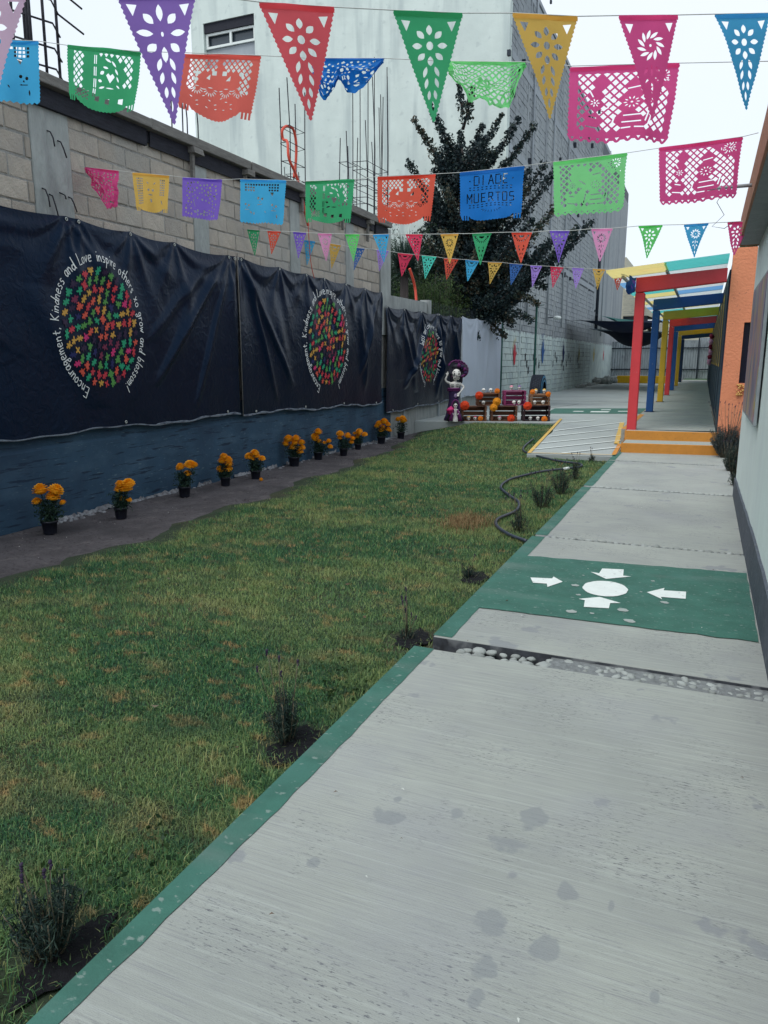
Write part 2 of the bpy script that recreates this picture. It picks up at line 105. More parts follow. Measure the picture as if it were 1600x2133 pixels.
# ------------------------------------------------------------------ mesh helpers
class MB:
    def __init__(s): s.v = []; s.f = []; s.mi = []; s.sm = []
    def add(s, vs, fs, mi=0, smooth=False):
        b = len(s.v); s.v += [tuple(v) for v in vs]
        for f in fs: s.f.append(tuple(b+i for i in f)); s.mi.append(mi); s.sm.append(smooth)
        return s
    def box(s, x0, x1, y0, y1, z0, z1, mi=0, j=0.):
        q = lambda: random.uniform(-j, j) if j else 0
        vs = [(x+q(), y+q(), z+q()) for z in (z0, z1) for y in (y0, y1) for x in (x0, x1)]
        return s.add(vs, [(0, 2, 3, 1), (4, 5, 7, 6), (0, 1, 5, 4), (2, 6, 7, 3), (0, 4, 6, 2), (1, 3, 7, 5)], mi)
    def hexa(s, b, t, mi=0):
        """b, t: four bottom and four top corners, anticlockwise from above"""
        return s.add(list(b)+list(t), [(3, 2, 1, 0), (4, 5, 6, 7), (0, 1, 5, 4), (1, 2, 6, 5), (2, 3, 7, 6), (3, 0, 4, 7)], mi)
    def prism(s, pts, z0, z1, mi=0):
        n = len(pts); vs = [(x, y, z0) for x, y in pts]+[(x, y, z1) for x, y in pts]
        fs = [tuple(range(n-1, -1, -1)), tuple(range(n, 2*n))]+[(i, (i+1) % n, n+(i+1) % n, n+i) for i in range(n)]
        return s.add(vs, fs, mi)
    def tube(s, pts, r, n=6, mi=0, cap=True, smooth=True):
        pts = [Vector(p) for p in pts]; rs = r if isinstance(r, (list, tuple)) else [r]*len(pts)
        vs = []; prev = None
        for i, p in enumerate(pts):
            t = (pts[min(i+1, len(pts)-1)]-pts[max(i-1, 0)])
            t = t.normalized() if t.length > 1e-9 else Vector((0, 0, 1))
            if prev is None:
                a = Vector((0, 0, 1)) if abs(t.z) < .9 else Vector((1, 0, 0)); u = t.cross(a).normalized()
            else: u = (prev-t*prev.dot(t)); u = u.normalized() if u.length > 1e-6 else t.orthogonal().normalized()
            w = t.cross(u); prev = u
            for k in range(n):
                a = 2*math.pi*k/n; vs.append(p+(u*math.cos(a)+w*math.sin(a))*rs[i])
        fs = [(i*n+k, i*n+(k+1) % n, (i+1)*n+(k+1) % n, (i+1)*n+k) for i in range(len(pts)-1) for k in range(n)]
        if cap: fs += [tuple(range(n-1, -1, -1)), tuple((len(pts)-1)*n+k for k in range(n))]
        return s.add(vs, fs, mi, smooth)
    def lathe(s, prof, c=(0, 0, 0), n=16, mi=0, sx=1, sy=1, smooth=True, wob=None):
        vs = []
        for i, (r, z) in enumerate(prof):
            for k in range(n):
                a = 2*math.pi*k/n; rr = r*(wob(a, i) if wob else 1)
                vs.append((c[0]+rr*math.cos(a)*sx, c[1]+rr*math.sin(a)*sy, c[2]+z))
        fs = [(i*n+k, i*n+(k+1) % n, (i+1)*n+(k+1) % n, (i+1)*n+k) for i in range(len(prof)-1) for k in range(n)]
        fs += [tuple(range(n-1, -1, -1)), tuple((len(prof)-1)*n+k for k in range(n))]
        return s.add(vs, fs, mi, smooth)
    def ball(s, c, r, n=10, m=7, mi=0, sc=(1, 1, 1), rot=None, lump=0.):
        vs = []; fs = []
        for i in range(m+1):
            th = math.pi*i/m
            for k in range(n):
                ph = 2*math.pi*k/n
                v = Vector((math.sin(th)*math.cos(ph)*sc[0], math.sin(th)*math.sin(ph)*sc[1], math.cos(th)*sc[2]))*r
                if lump: v *= 1+lump*noise.noise(v/r*1.7+Vector(c)*9)
                if rot is not None: v = rot @ v
                vs.append(Vector(c)+v)
        for i in range(m):
            for k in range(n): fs.append((i*n+k, (i+1)*n+k, (i+1)*n+(k+1) % n, i*n+(k+1) % n))
        return s.add(vs, fs, mi, True)
    def mesh(s, name, mats):
        me = bpy.data.meshes.new(name); me.from_pydata(s.v, [], s.f)
        for m in (mats if isinstance(mats, (list, tuple)) else [mats]): me.materials.append(m)
        me.polygons.foreach_set('material_index', s.mi); me.polygons.foreach_set('use_smooth', s.sm)
        me.update(); return me
    def build(s, name, mats, parent=None, **kw):
        return obj(name, s.mesh(name, mats), parent, **kw)
def obj(name, me, parent=None, loc=None, label=None, cat=None, group=None, kind=None, rz=None):
    o = bpy.data.objects.new(name, me); COL.objects.link(o)
    if parent: o.parent = parent
    if loc is not None: o.location = loc
    if rz is not None: o.rotation_euler = (0, 0, rz)
    if label: o['label'] = label
    if cat: o['category'] = cat
    if group: o['group'] = group
    if kind: o['kind'] = kind
    return o
def thing(name, label, cat, loc=(0, 0, 0), rz=0, group=None):
    return obj(name, None, None, loc, label, cat, group, None, rz)
def kids(o): return [c for c in bpy.data.objects if c.parent == o]
def copy_tree(o, loc=None, rz=None, label=None, scale=None, ch=None):
    ch = ch if ch is not None else kids(o)
    r = o.copy(); COL.objects.link(r)
    if loc is not None: r.location = loc
    if rz is not None: r.rotation_euler = (0, 0, rz)
    if label: r['label'] = label
    if scale is not None: r.scale = (scale,)*3 if not isinstance(scale, (tuple, list)) else scale
    for c in ch:
        k = c.copy(); COL.objects.link(k); k.parent = r
        for g in kids(c):
            d = g.copy(); COL.objects.link(d); d.parent = k
    return r
def bevel(o, w=.01, seg=1):
    b = o.modifiers.new('bevel', 'BEVEL'); b.width = w; b.segments = seg; b.limit_method = 'ANGLE'; return o
def trimesh(name, V, T, attr=None, mats=None):
    """fast mesh from numpy triangles"""
    me = bpy.data.meshes.new(name); nv = len(V); ntr = len(T)
    me.vertices.add(nv); me.vertices.foreach_set('co', np.ascontiguousarray(V, dtype=np.float32).ravel())
    me.loops.add(ntr*3); me.loops.foreach_set('vertex_index', np.ascontiguousarray(T, dtype=np.int32).ravel())
    me.polygons.add(ntr); me.polygons.foreach_set('loop_start', np.arange(0, ntr*3, 3, dtype=np.int32))
    me.polygons.foreach_set('loop_total', np.full(ntr, 3, dtype=np.int32))
    if attr is not None:
        a = me.attributes.new('tone', 'FLOAT', 'POINT'); a.data.foreach_set('value', np.ascontiguousarray(attr, dtype=np.float32))
    for m in (mats or []): me.materials.append(m)
    me.update(calc_edges=True); return me
def tone_mat(name, cols, pos=None, rough=.7, transl=.25, patch=None, spec=.25):
    """foliage material: a random tone per leaf picks the colour; patch=(scale, colour, lo, hi) adds ground-scale patches"""
    m = bpy.data.materials.new(name); m.use_nodes = True; n = m.node_tree; L = n.links
    p = n.nodes['Principled BSDF']; p.inputs['Roughness'].default_value = rough; p.inputs['Specular IOR Level'].default_value = spec
    a = n.nodes.new('ShaderNodeAttribute'); a.attribute_name = 'tone'
    r = n.nodes.new('ShaderNodeValToRGB'); k = len(cols)
    while len(r.color_ramp.elements) < k: r.color_ramp.elements.new(.5)
    for i, c in enumerate(cols):
        r.color_ramp.elements[i].position = (pos[i] if pos else i/(k-1)); r.color_ramp.elements[i].color = tuple(c)+(1,)
    L.new(a.outputs['Fac'], r.inputs[0]); last = r.outputs[0]
    for sc, c2, lo, hi, amt in (patch or []):
        g = n.nodes.new('ShaderNodeNewGeometry'); nz = n.nodes.new('ShaderNodeTexNoise'); nz.inputs['Scale'].default_value = sc
        nz.inputs['Detail'].default_value = 5
        mpp = n.nodes.new('ShaderNodeMapping'); mpp.inputs['Scale'].default_value = (.75, 1.3, .3); mpp.inputs['Location'].default_value = (sc*2, 3.1, 0)
        L.new(g.outputs['Position'], mpp.inputs[0]); L.new(mpp.outputs[0], nz.inputs['Vector'])
        mr = n.nodes.new('ShaderNodeMapRange'); mr.inputs[1].default_value = lo; mr.inputs[2].default_value = hi; mr.inputs[4].default_value = amt
        L.new(nz.outputs['Fac'], mr.inputs[0])
        # dry patches only take part of the blades
        ad = n.nodes.new('ShaderNodeMath'); ad.operation = 'MULTIPLY'
        a2 = n.nodes.new('ShaderNodeMapRange'); a2.inputs[1].default_value = .05; a2.inputs[2].default_value = .6; a2.inputs[3].default_value = .25
        L.new(a.outputs['Fac'], a2.inputs[0]); L.new(mr.outputs[0], ad.inputs[0]); L.new(a2.outputs[0], ad.inputs[1])
        mm = n.nodes.new('ShaderNodeMix'); mm.data_type = 'RGBA'; L.new(ad.outputs[0], mm.inputs[0]); L.new(last, mm.inputs[6])
        mm.inputs[7].default_value = tuple(c2)+(1,); last = mm.outputs[2]
    L.new(last, p.inputs['Base Color'])
    tr = n.nodes.new('ShaderNodeBsdfTranslucent'); L.new(last, tr.inputs[0]); ms = n.nodes.new('ShaderNodeMixShader')
    ms.inputs[0].default_value = transl; L.new(p.outputs[0], ms.inputs[1]); L.new(tr.outputs[0], ms.inputs[2])
    L.new(ms.outputs[0], n.nodes['Material Output'].inputs[0]); MATS[name] = m; return m

# base materials --------------------------------------------------
mat('dirt', (.088, .08, .086), .95, .3, 3, bump=.8, bscale=60, coord='World', stains=[(9, .56, .66, (.15, .135, .135), .5, (1, 1, 1)), (30, .55, .65, (.035, .032, .036), .6, (1, 1, 1)), (2, .5, .7, (.045, .042, .046), .8, (1, 1, 1))])
mat('concrete', (.33, .375, .36), .85, .05, 4, bump=.15, bscale=60, coord='World')
mat('patio_concrete', (.34, .375, .37), .85, .08, 1.5, bump=.2, bscale=30, coord='World', stains=[(.6, .5, .7, (.24, .26, .27), .6, (1, 1, 1))])
mat('green_paint', (.042, .135, .105), .75, .22, 5, bump=.2, bscale=80, coord='World', stains=[(45, .63, .69, (.26, .32, .3), .6, (.6, 1, 1)), (2.2, .55, .7, (.12, .18, .16), .6, (.5, 1.6, 1)), (3, .5, .75, (.06, .17, .145), .5, (1, 1, 1))])
mat('white_paint', (.72, .77, .75), .7, .06, 20, coord='World', stains=[(30, .64, .7, (.3, .33, .32), .5, (1, 1, 1))])
mat('yellow_paint', (.62, .4, .1), .7, .15, 14, coord='World', stains=[(20, .6, .68, (.42, .46, .45), .8, (1, 1, 1))])
mat('orange_step', (.55, .23, .04), .65, .1, 8, bump=.2, bscale=30, coord='World', stains=[(25, .62, .7, (.3, .15, .06), .6, (1, 1, 2))])
mat('orange_wall', (.66, .245, .13), .85, .06, 6, bump=.5, bscale=25, coord='World', stains=[(30, .66, .7, (.3, .13, .09), .5, (1, 1, 1))])
mat('fascia_orange', (.36, .17, .11), .85, .12, 9, bump=.3, coord='World')
mat('white_wall', (.70, .79, .765), .8, .05, 3, bump=.15, bscale=40, coord='World', stains=[(2.5, .5, .72, (.62, .70, .70), .5, (1, 1, .3))])
mat('soffit', (.25, .27, .28), .9, .12, 8, bump=.5, coord='World')
mat('plinth', (.085, .1, .125), .8, .2, 6, bump=.3, coord='World', stains=[(14, .6, .68, (.2, .22, .23), .5, (1, 1, 1))])
mat('navy_plaster', (.029, .070, .12), .75, .2, 2, bump=.25, bscale=20, coord='World', stains=[(2.2, .5, .66, (.05, .10, .155), .7, (1, 1, 2.5)), (24, .64, .70, (.13, .2, .23), .6, (1, .5, 3)), (9, .60, .64, (.008, .018, .04), .8, (1, .3, 4)), (1.3, .52, .7, (.016, .036, .072), .6, (1, 1, 1))])
mat('mortar', (.27, .27, .26), .95, .3, 12, bump=1., bscale=40, coord='World')
mat('block', (.39, .352, .305), .95, .14, 9, bump=.6, bscale=50, rnd=.13, stains=[(3, .5, .68, (.27, .26, .25), .5, (1, 1, .6)), (1.1, .5, .7, (.33, .335, .32), .8, (1, 1, .5))])
mat('column_concrete', (.31, .335, .33), .9, .2, 7, bump=.6, coord='World', stretch=(1, 1, .35), stains=[(6, .5, .7, (.2, .21, .215), .6, (1, 1, .3))])
mat('wood_dark', (.022, .024, .034), .85, .4, 6, stretch=(8, 1, 8), bump=.4, coord='World')  # on the cap formwork this near-black has the shade under the boards painted in
mat('wood_board', (.17, .165, .155), .85, .35, 5, stretch=(8, 1, 8), bump=.4, coord='World')
mat('facade_plaster', (.60, .68, .645), .9, .05, 1.2, bump=.5, bscale=4, coord='World', stains=[(.9, .45, .65, (.51, .585, .56), .8, (1, 1, .5)), (2.2, .5, .66, (.41, .48, .475), .85, (1, 1, .10)), (5, .62, .7, (.42, .49, .48), .5, (1, 1, 1))])
mat('far_block', (.30, .33, .35), .95, .12, 2.5, bump=.3, bscale=20, coord='World', rnd=.05, stains=[(.25, .48, .66, (.37, .4, .41), .7, (1, 1, .4)), (5, .6, .68, (.2, .22, .24), .5, (1, 1, .5)), (1.2, .5, .66, (.21, .235, .26), .65, (1, 1, .1))])
mat('far_mortar', (.13, .145, .165), .95, .2, 8, coord='World')
mat('far_concrete', (.32, .355, .385), .9, .1, 2, coord='World', stretch=(1, 1, .3))
mat('limewash', (.6, .69, .67), .9, .05, 3, bump=.3, bscale=25, coord='World', stains=[(1.6, .5, .7, (.48, .57, .58), .5, (1, 1, 1)), (16, .64, .7, (.3, .34, .37), .5, (1, 1, 5))])
mat('rebar', (.035, .035, .045), .7, .4, 20, metal=.3)
mat('dark_steel', (.03, .04, .055), .6, .2, 10, metal=.3)
mat('galvanised', (.36, .41, .44), .55, .18, 3, metal=.35, coord='World', stretch=(1, 1, .3), stains=[(2.5, .52, .66, (.17, .19, .21), .6, (1, 1, .5))])
mat('hose', (.03, .04, .06), .4, .2, 20, spec=.5)
mat('red_conduit', (.55, .07, .04), .5, .1, 20)
mat('pole_green', (.02, .1, .08), .5, .2, 10)
mat('pebble', (.31, .335, .325), .8, .15, 12, bump=.2, bscale=50, rnd=.2)
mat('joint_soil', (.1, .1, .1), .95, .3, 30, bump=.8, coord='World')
mat('black_pot', (.012, .014, .024), .45, .2, 12, spec=.4)
mat('crate_wood', (.16, .075, .045), .75, .3, 8, stretch=(1, 6, 6), bump=.3, rnd=.2)
mat('crate_light', (.27, .15, .09), .75, .3, 8, stretch=(1, 6, 6), bump=.3, rnd=.15)
mat('crate_dark', (.05, .028, .035), .75, .3, 8, stretch=(1, 6, 6), bump=.3, rnd=.2)
mat('crate_magenta', (.25, .035, .12), .65, .15, 8, stretch=(1, 6, 6), bump=.2, rnd=.1)
mat('bone', (.75, .74, .7), .6, .05, 20)
mat('black_matte', (.01, .01, .014), .7, .1, 20)
mat('purple_cloth', (.03, .016, .065), .8, .2, 12, bump=.2)
mat('magenta_cloth', (.13, .022, .12), .8, .2, 12, bump=.2)
mat('pink_cloth', (.62, .04, .2), .8, .15, 12, bump=.2)
mat('hair', (.012, .012, .022), .6, .2, 40, bump=.3)
mat('skin_metal', (.3, .33, .35), .6, .1, 10)
for nm, c in dict(petal_orange=(1.0, .44, .016), paper_red=(.78, .075, .02), paper_orange=(.85, .24, .02), paper_amber=(.85, .35, .02)).items():
    mat(nm, c, .7, .18, 60, transl=.2)
FLAGC = dict(zip(['pale pink', 'purple', 'red', 'green', 'yellow', 'magenta', 'blue', 'orange', 'violet', 'pink', 'lime', 'cyan', 'crimson', 'navy', 'lavender', 'aqua', 'coral', 'lightgreen'],
    [(225, 190, 215), (130, 95, 175), (215, 75, 85), (30, 150, 95), (228, 185, 80), (228, 70, 145), (45, 150, 195), (235, 85, 55), (110, 80, 180), (225, 150, 195), (85, 190, 95), (45, 170, 220), (205, 35, 80), (20, 85, 155), (165, 130, 215), (70, 200, 180), (232, 100, 85), (112, 196, 122)]))
for k, c in FLAGC.items():
    mat('tissue '+k, tuple(v*min(1.38, .80/max(lin(c)))+.05 for v in lin(c)), .6, .05, 8, transl=.66, spec=.15)
mat('tissue_plain blue', (.015, .19, .60), .6, .05, 8, transl=.42, spec=.2)
mat('string', (.5, .52, .5), .8, .1, 10)

# ------------------------------------------------------------------ ground and paths (setting)
PX0, PX1 = -1.27, .37
g = MB(); g.box(-60, 60, -20, 140, -.6, -.125); gro = g.build('ground', M('dirt'), kind='structure')
m = MB(); vs = []; NX, NY = 34, 330                              # trodden, lumpy bare strip along the wall
for i in range(NX+1):
    for j in range(NY+1):
        x = -6.0+1.75*i/NX; y = .5+15.2*j/NY; b_ = min(1, i/2, (NX-i)/3, j/2, (NY-j)/2)
        vs.append((x, y, -.124+b_*(.004+.016*noise.noise(Vector((x*3, y*3, 1)))+.008*noise.noise(Vector((x*11, y*11, 4)))+.022*max(0, 1-abs(x+5.9)/.22))))
m.add(vs, [(i*(NY+1)+j, (i+1)*(NY+1)+j, (i+1)*(NY+1)+j+1, i*(NY+1)+j+1) for i in range(NX) for j in range(NY)], 0, True); m.build('dirt_strip', M('dirt'), kind='structure')
def skew(y): return 0.0
joints = [(3.50, 3.655), (6.22, 6.33), (9.05, 9.15), (11.66, 11.74)]
segs = [(-3, 3.50), (3.655, 6.22), (6.33, 9.05), (9.15, 11.66), (11.74, 13.3)]
STAINS = [(-.416, 2.236, 55, 50), (-.66, 2.15, 30, 36), (-.87, 2.05, 80, 30), (-.46, 2.07, 70, 30), (-.246, 1.924, 38, 34), (-.42, 1.725, 66, 50), (-.394, 1.576, 56, 50), (-.27, 1.69, 60, 40), (-.39, 1.47, 36, 40), (-.127, 1.91, 18, 22), (-.87, 2.156, 18, 14), (-.98, 1.75, 40, 22), (-.42, 2.25, 12, 10), (.006, 1.64, 22, 22)]
def path_mat(key='brushed', dark=1.0):
    m = bpy.data.materials.new('brushed_concrete' if dark == 1 else 'stained_concrete'); m.use_nodes = True; n = m.node_tree; L = n.links
    p = n.nodes['Principled BSDF']; p.inputs['Roughness'].default_value = .82; p.inputs['Specular IOR Level'].default_value = .25
    g = n.nodes.new('ShaderNodeNewGeometry')
    def nz(scale, st, det=6, loc=(0, 0, 0), rough=.6, rz=0.):
        mp = n.nodes.new('ShaderNodeMapping'); mp.inputs['Scale'].default_value = st; mp.inputs['Location'].default_value = loc; mp.inputs['Rotation'].default_value = (0, 0, rz)
        L.new(g.outputs['Position'], mp.inputs[0]); t = n.nodes.new('ShaderNodeTexNoise'); t.inputs['Scale'].default_value = scale
        t.inputs['Detail'].default_value = det; t.inputs['Roughness'].default_value = rough; L.new(mp.outputs[0], t.inputs['Vector']); return t.outputs['Fac']
    def ramp(fac, lo, hi, a=0, b=1):
        r = n.nodes.new('ShaderNodeMapRange'); r.inputs[1].default_value = lo; r.inputs[2].default_value = hi; r.inputs[3].default_value = a; r.inputs[4].default_value = b
        L.new(fac, r.inputs[0]); return r.outputs[0]
    def mixc(f, a, b):
        r = n.nodes.new('ShaderNodeMix'); r.data_type = 'RGBA'; L.new(f, r.inputs[0])
        for i, c in ((6, a), (7, b)):
            if isinstance(c, tuple): r.inputs[i].default_value = c+(1,)
            else: L.new(c, r.inputs[i])
        return r.outputs[2]
    def mul(a, b):
        r = n.nodes.new('ShaderNodeMath'); r.operation = 'MULTIPLY'; L.new(a, r.inputs[0]); L.new(b, r.inputs[1]); return r.outputs[0]
    big = nz(1.1, (1, 1, 1), 4)
    c = mixc(ramp(big, .3, .7), (.28, .30, .288), (.37, .395, .362))
    streak = nz(1.0, (1.6, 62, 1), 5, rz=math.radians(-2))          # broom marks run across the path
    c = mixc(ramp(streak, .5, .7, 0, .28), c, (.52, .565, .54))
    streak2 = nz(1.0, (4., 190, 1), 5, (3, 1, 0), rz=math.radians(-2))
    c = mixc(ramp(streak2, .5, .68, 0, .62), c, (.23, .24, .255))
    pits = mul(ramp(nz(1.0, (30, 130, 1), 4, (7, 2, 0), .75), .56, .63), ramp(nz(2.2, (1, 1, 1), 4, (2, 8, 0)), .46, .60))
    c = mixc(ramp(pits, 0, 1, 0, .9), c, (.10, .105, .125))
    st = ramp(nz(3.6, (1, 1.1, 1), 4, (11.3, 4.1, 0), .55), .635, .665, 0, .6)     # dried splashes
    c = mixc(st, c, (.21, .225, .25))
    st2 = ramp(nz(1.3, (1, 1, 1), 5, (5, 9, 0)), .5, .72, 0, .45)
    c = mixc(st2, c, (.29, .305, .33))
    wob = n.nodes.new('ShaderNodeTexNoise'); wob.inputs['Scale'].default_value = 14; wob.inputs['Detail'].default_value = 4; L.new(g.outputs['Position'], wob.inputs['Vector'])
    acc = None
    for (x, y, w, h) in STAINS:                                  # old damp marks with soft, uneven rims
        mp = n.nodes.new('ShaderNodeMapping'); sx, sy = 1/(w*.00036*y), 1/(h*.00066*y)
        mp.inputs['Scale'].default_value = (sx, sy, 0); mp.inputs['Location'].default_value = (-x*sx, -y*sy, 0); L.new(g.outputs['Position'], mp.inputs[0])
        ln = n.nodes.new('ShaderNodeVectorMath'); ln.operation = 'LENGTH'; L.new(mp.outputs[0], ln.inputs[0])
        ad_ = n.nodes.new('ShaderNodeMath'); ad_.operation = 'MULTIPLY_ADD'; ad_.inputs[1].default_value = 2.6; L.new(wob.outputs['Fac'], ad_.inputs[0]); L.new(ln.outputs['Value'], ad_.inputs[2])
        f = ramp(ad_.outputs[0], 2.05, 2.35, .62, 0)
        if acc is None: acc = f
        else:
            mxn = n.nodes.new('ShaderNodeMath'); mxn.operation = 'MAXIMUM'; L.new(acc, mxn.inputs[0]); L.new(f, mxn.inputs[1]); acc = mxn.outputs[0]
    c = mixc(acc, c, (.215, .235, .25))
    if dark != 1:
        dk = n.nodes.new('ShaderNodeMix'); dk.data_type = 'RGBA'; dk.blend_type = 'MULTIPLY'; dk.inputs[0].default_value = 1; L.new(c, dk.inputs[6]); dk.inputs[7].default_value = (dark, dark*1.01, dark*1.06, 1); c = dk.outputs[2]
    L.new(c, p.inputs['Base Color'])
    ad = n.nodes.new('ShaderNodeMath'); L.new(streak2, ad.inputs[0]); L.new(nz(1, (120, 400, 1), 2), ad.inputs[1])
    b = n.nodes.new('ShaderNodeBump'); b.inputs['Strength'].default_value = .35; b.inputs['Distance'].default_value = .006
    L.new(ad.outputs[0], b.inputs['Height']); L.new(b.outputs[0], p.inputs['Normal']); MATS[key] = m; return m
path_mat()
path = obj('path', None, kind='structure')
for i, (a, b) in enumerate(segs):
    m = MB(); dz = .012 if i == 1 else 0
    # slab with slightly uneven front edge
    x0_ = PX0-.05 if i == 0 else PX0; m.box(x0_, PX1+.04, a, b, -.5, dz)
    s = m.build('slab', [M('brushed')], path); bevel(s, .006)
    ea, eb = a+.004, b-.004
    m = MB()                                                    # painted green border, wavy inner edge
    n = max(6, int((eb-ea)/.05)); rs = [(float(np.interp(ea+(eb-ea)*k/n, [.9, 1.5, 1.95, 3.5], [.062, .078, .10, .108])) if i == 0 else .105)+.010*noise.noise(Vector((0, (ea+(eb-ea)*k/n)*1.1, i)))+.006*noise.noise(Vector((3, (ea+(eb-ea)*k/n)*9, i))) for k in range(n+1)]
    if i == 4: rs = [.09]*(n+1)
    vs = []; fs = []
    for k in range(n+1):
        y = ea+(eb-ea)*k/n; vs += [(x0_-.002, y, dz-.06), (x0_-.002, y, dz+.003), (x0_+rs[k], y, dz+.003)]
    for k in range(n): q = 3*k; fs += [(q, q+1, q+4, q+3), (q+1, q+2, q+5, q+4)]
    m.add(vs, fs); m.build('painted_edge', M('green_paint'), path)
# green painted band with four arrows and a disc
def ragged(p0, p1, n, amp, seed):
    out = []
    for k in range(n+1):
        t = k/n; x = p0[0]+(p1[0]-p0[0])*t; y = p0[1]+(p1[1]-p0[1])*t
        out.append((x, y+amp*noise.noise(Vector((x*9, seed, 0)))))
    return out
m = MB(); lo = ragged((PX0+.10, 4.20), (.372, 4.24), 30, .02, 1); hi = ragged((PX0+.10, 5.53), (.376, 5.67), 30, .02, 5)
pts = lo+[(.375+.012*noise.noise(Vector((k*.7, 3, 1))), 4.25+k*.14) for k in range(1, 10)]+hi[::-1]
m.add([(x, y, .0175) for x, y in pts], [tuple(range(len(pts)))]); m.build('painted_panel', M('green_paint'), path)
DZ = .0215
for a in D['arrows']:
    m = MB(); m.add([(x, y, DZ) for x, y, z in a], [tuple(range(len(a)))]); m.build('painted_arrow', M('white_paint'), path)
c = D['circle']; cx, cy = -.503, 4.888; m = MB()
m.add([(cx+.143*math.cos(t*math.pi/18)*(1+.02*math.sin(t*1.7)), cy+.175*math.sin(t*math.pi/18), DZ) for t in range(36)], [tuple(range(36))])
m.build('painted_disc', M('white_paint'), path)
for x, y, z, sz in D['chips']:                                   # chipped places that show the concrete
    r = sz*.0012; m = MB(); n = 12; ph = random.random()*6
    m.add([(x+r*math.cos(2*math.pi*k/n)*(1+.5*noise.noise(Vector((k*1.3, ph, 0)))), y+.9*r*math.sin(2*math.pi*k/n)*(1+.6*noise.noise(Vector((ph, k*1.1, 2)))), DZ-.001) for k in range(n)], [tuple(range(n))])
    m.build('paint_chip', M('concrete'), path)
# gravel joints
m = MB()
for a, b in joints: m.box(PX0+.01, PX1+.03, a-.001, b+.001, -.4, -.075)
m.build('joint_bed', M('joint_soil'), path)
peb = []
for k in range(6):
    mm = MB(); mm.ball((0, 0, 0), 1, 9, 6, sc=(1.15, .9, .62), lump=.35); peb.append(mm.mesh('pebble', M('pebble')))
def pebble(x, y, z, r, parent=path):
    o = bpy.data.objects.new('pebble', random.choice(peb)); COL.objects.link(o); o.parent = parent
    o.location = (x, y, z); o.scale = (r*random.uniform(.85, 1.2), r*random.uniform(.85, 1.15), r*random.uniform(.8, 1.1)); o.rotation_euler = (random.uniform(-.3, .3), random.uniform(-.3, .3), random.uniform(0, 6.3)); return o
placed = []
for k in range(1500):                                            # first joint: loose pale stones left, cemented ones right
    x = random.uniform(PX0+.19, .38); y = random.uniform(3.525, 3.63)
    loose = x < -.45
    r = random.uniform(.022, .036) if loose else random.uniform(.014, .025)
    if all((x-a)**2+(y-b)**2 > (.84*(r+c))**2 for a, b, c in placed):
        placed.append((x, y, r)); pebble(x, y, (-.02 if loose else -.014)+random.uniform(-.008, .006), r)
    if len(placed) > 150: break
m = MB(); m.box(PX0+.0, PX1+.03, 3.6505, 3.6545, -.3, .004); m.build('dirty_shaded_edge', mat('grime_and_shade', (.05, .055, .065), .9, .5, 12, coord='World', stains=[(8, .5, .6, (.2, .21, .22), .7, (1, 1, 1))]), path)  # dark strip on the slab face: dirt plus joint shadow put into its colour
m = MB(); m.box(-.62, .385, 3.501, 3.654, -.07, -.008); m.build('cement_fill', mat('joint_cement', (.19, .205, .21), .9, .3, 30, bump=.8, coord='World'), path)
for ji, (a, b) in enumerate(joints[1:]):
    m = MB(); m.box(PX0+.02, PX1+.02, a+.001, b-.001, -.07, -.006); m.build('cement_fill', M('joint_cement'), path)
    x = PX0+.12; mm = MB()
    while x < .36:
        r = random.uniform(.018, .03)
        if ji == 0: pebble(x, (a+b)/2+random.uniform(-.015, .015), -.002, r)
        else: mm.ball((x, (a+b)/2+random.uniform(-.015, .015), -.002), r, 7, 5, sc=(1.2, .9, .5), lump=.3)
        x += r*random.uniform(1.9, 2.6)
    if ji: mm.build('pebble_row', M('pebble'), path, kind='stuff')
# small debris on the path
mat('leaf_litter', (.12, .075, .05), .8, .4, 30)
mat('pale_chip', (.55, .58, .55), .8, .2, 30)
mm = MB(); m2 = MB()
for k in range(46):
    x = random.uniform(-1.1, .33); y = random.uniform(1.2, 12)**1; r = random.uniform(.003, .008); a = random.random()*6
    (mm if k % 3 else m2).add([(x+r*math.cos(a+t)*q, y+r*math.sin(a+t)*q, .0195+.004*(i % 2)) for i, (t, q) in enumerate([(0, 1.6), (1.4, .6), (3.1, 1.4), (4.6, .6)])], [(0, 1, 2, 3)])
mm.build('litter', M('leaf_litter'), kind='stuff', label='tiny brown leaf bits scattered over the concrete path', cat='litter')
m2.build('litter', M('pale_chip'), kind='stuff', label='tiny pale chips scattered over the concrete path', cat='litter')

# steps up to the covered corridor
FL = .31
st = thing('steps', 'two orange painted concrete steps at the end of the long path', 'steps')
def riser(y0, y1, x0, x1, z0, z1, name):
    dy = .18
    m = MB(); m.hexa([(x0, y0, z0-.3), (x1, y0+dy, z0-.3), (x1, y1+dy, z0-.3), (x0, y1, z0-.3)], [(x0, y0, z1), (x1, y0+dy, z1), (x1, y1+dy, z1), (x0, y1, z1)])
    bevel(m.build(name, M('concrete'), st), .012)
    m = MB(); m.hexa([(x0-.003, y0-.004, z0-.02), (x1+.003, y0+dy-.004, z0-.02), (x1+.003, y0+dy+.02, z0-.02), (x0-.003, y0+.02, z0-.02)],
                     [(x0-.003, y0-.004, z1+.003), (x1+.003, y0+dy-.004, z1+.003), (x1+.003, y0+dy+.02, z1+.003), (x0-.003, y0+.02, z1+.003)])
    bevel(m.build('painted_riser', M('orange_step'), st), .006)
    # paint carried down the left side
    m = MB(); m.box(x0-.006, x0-.003, y0+.0, y1, z0-.1, z1+.002); m.build('painted_side', M('orange_step'), st)
riser(12.80, 13.42, -1.20, .36, 0, .155, 'step')
riser(13.40, 13.70, -1.21, .285, .15, FL, 'step')
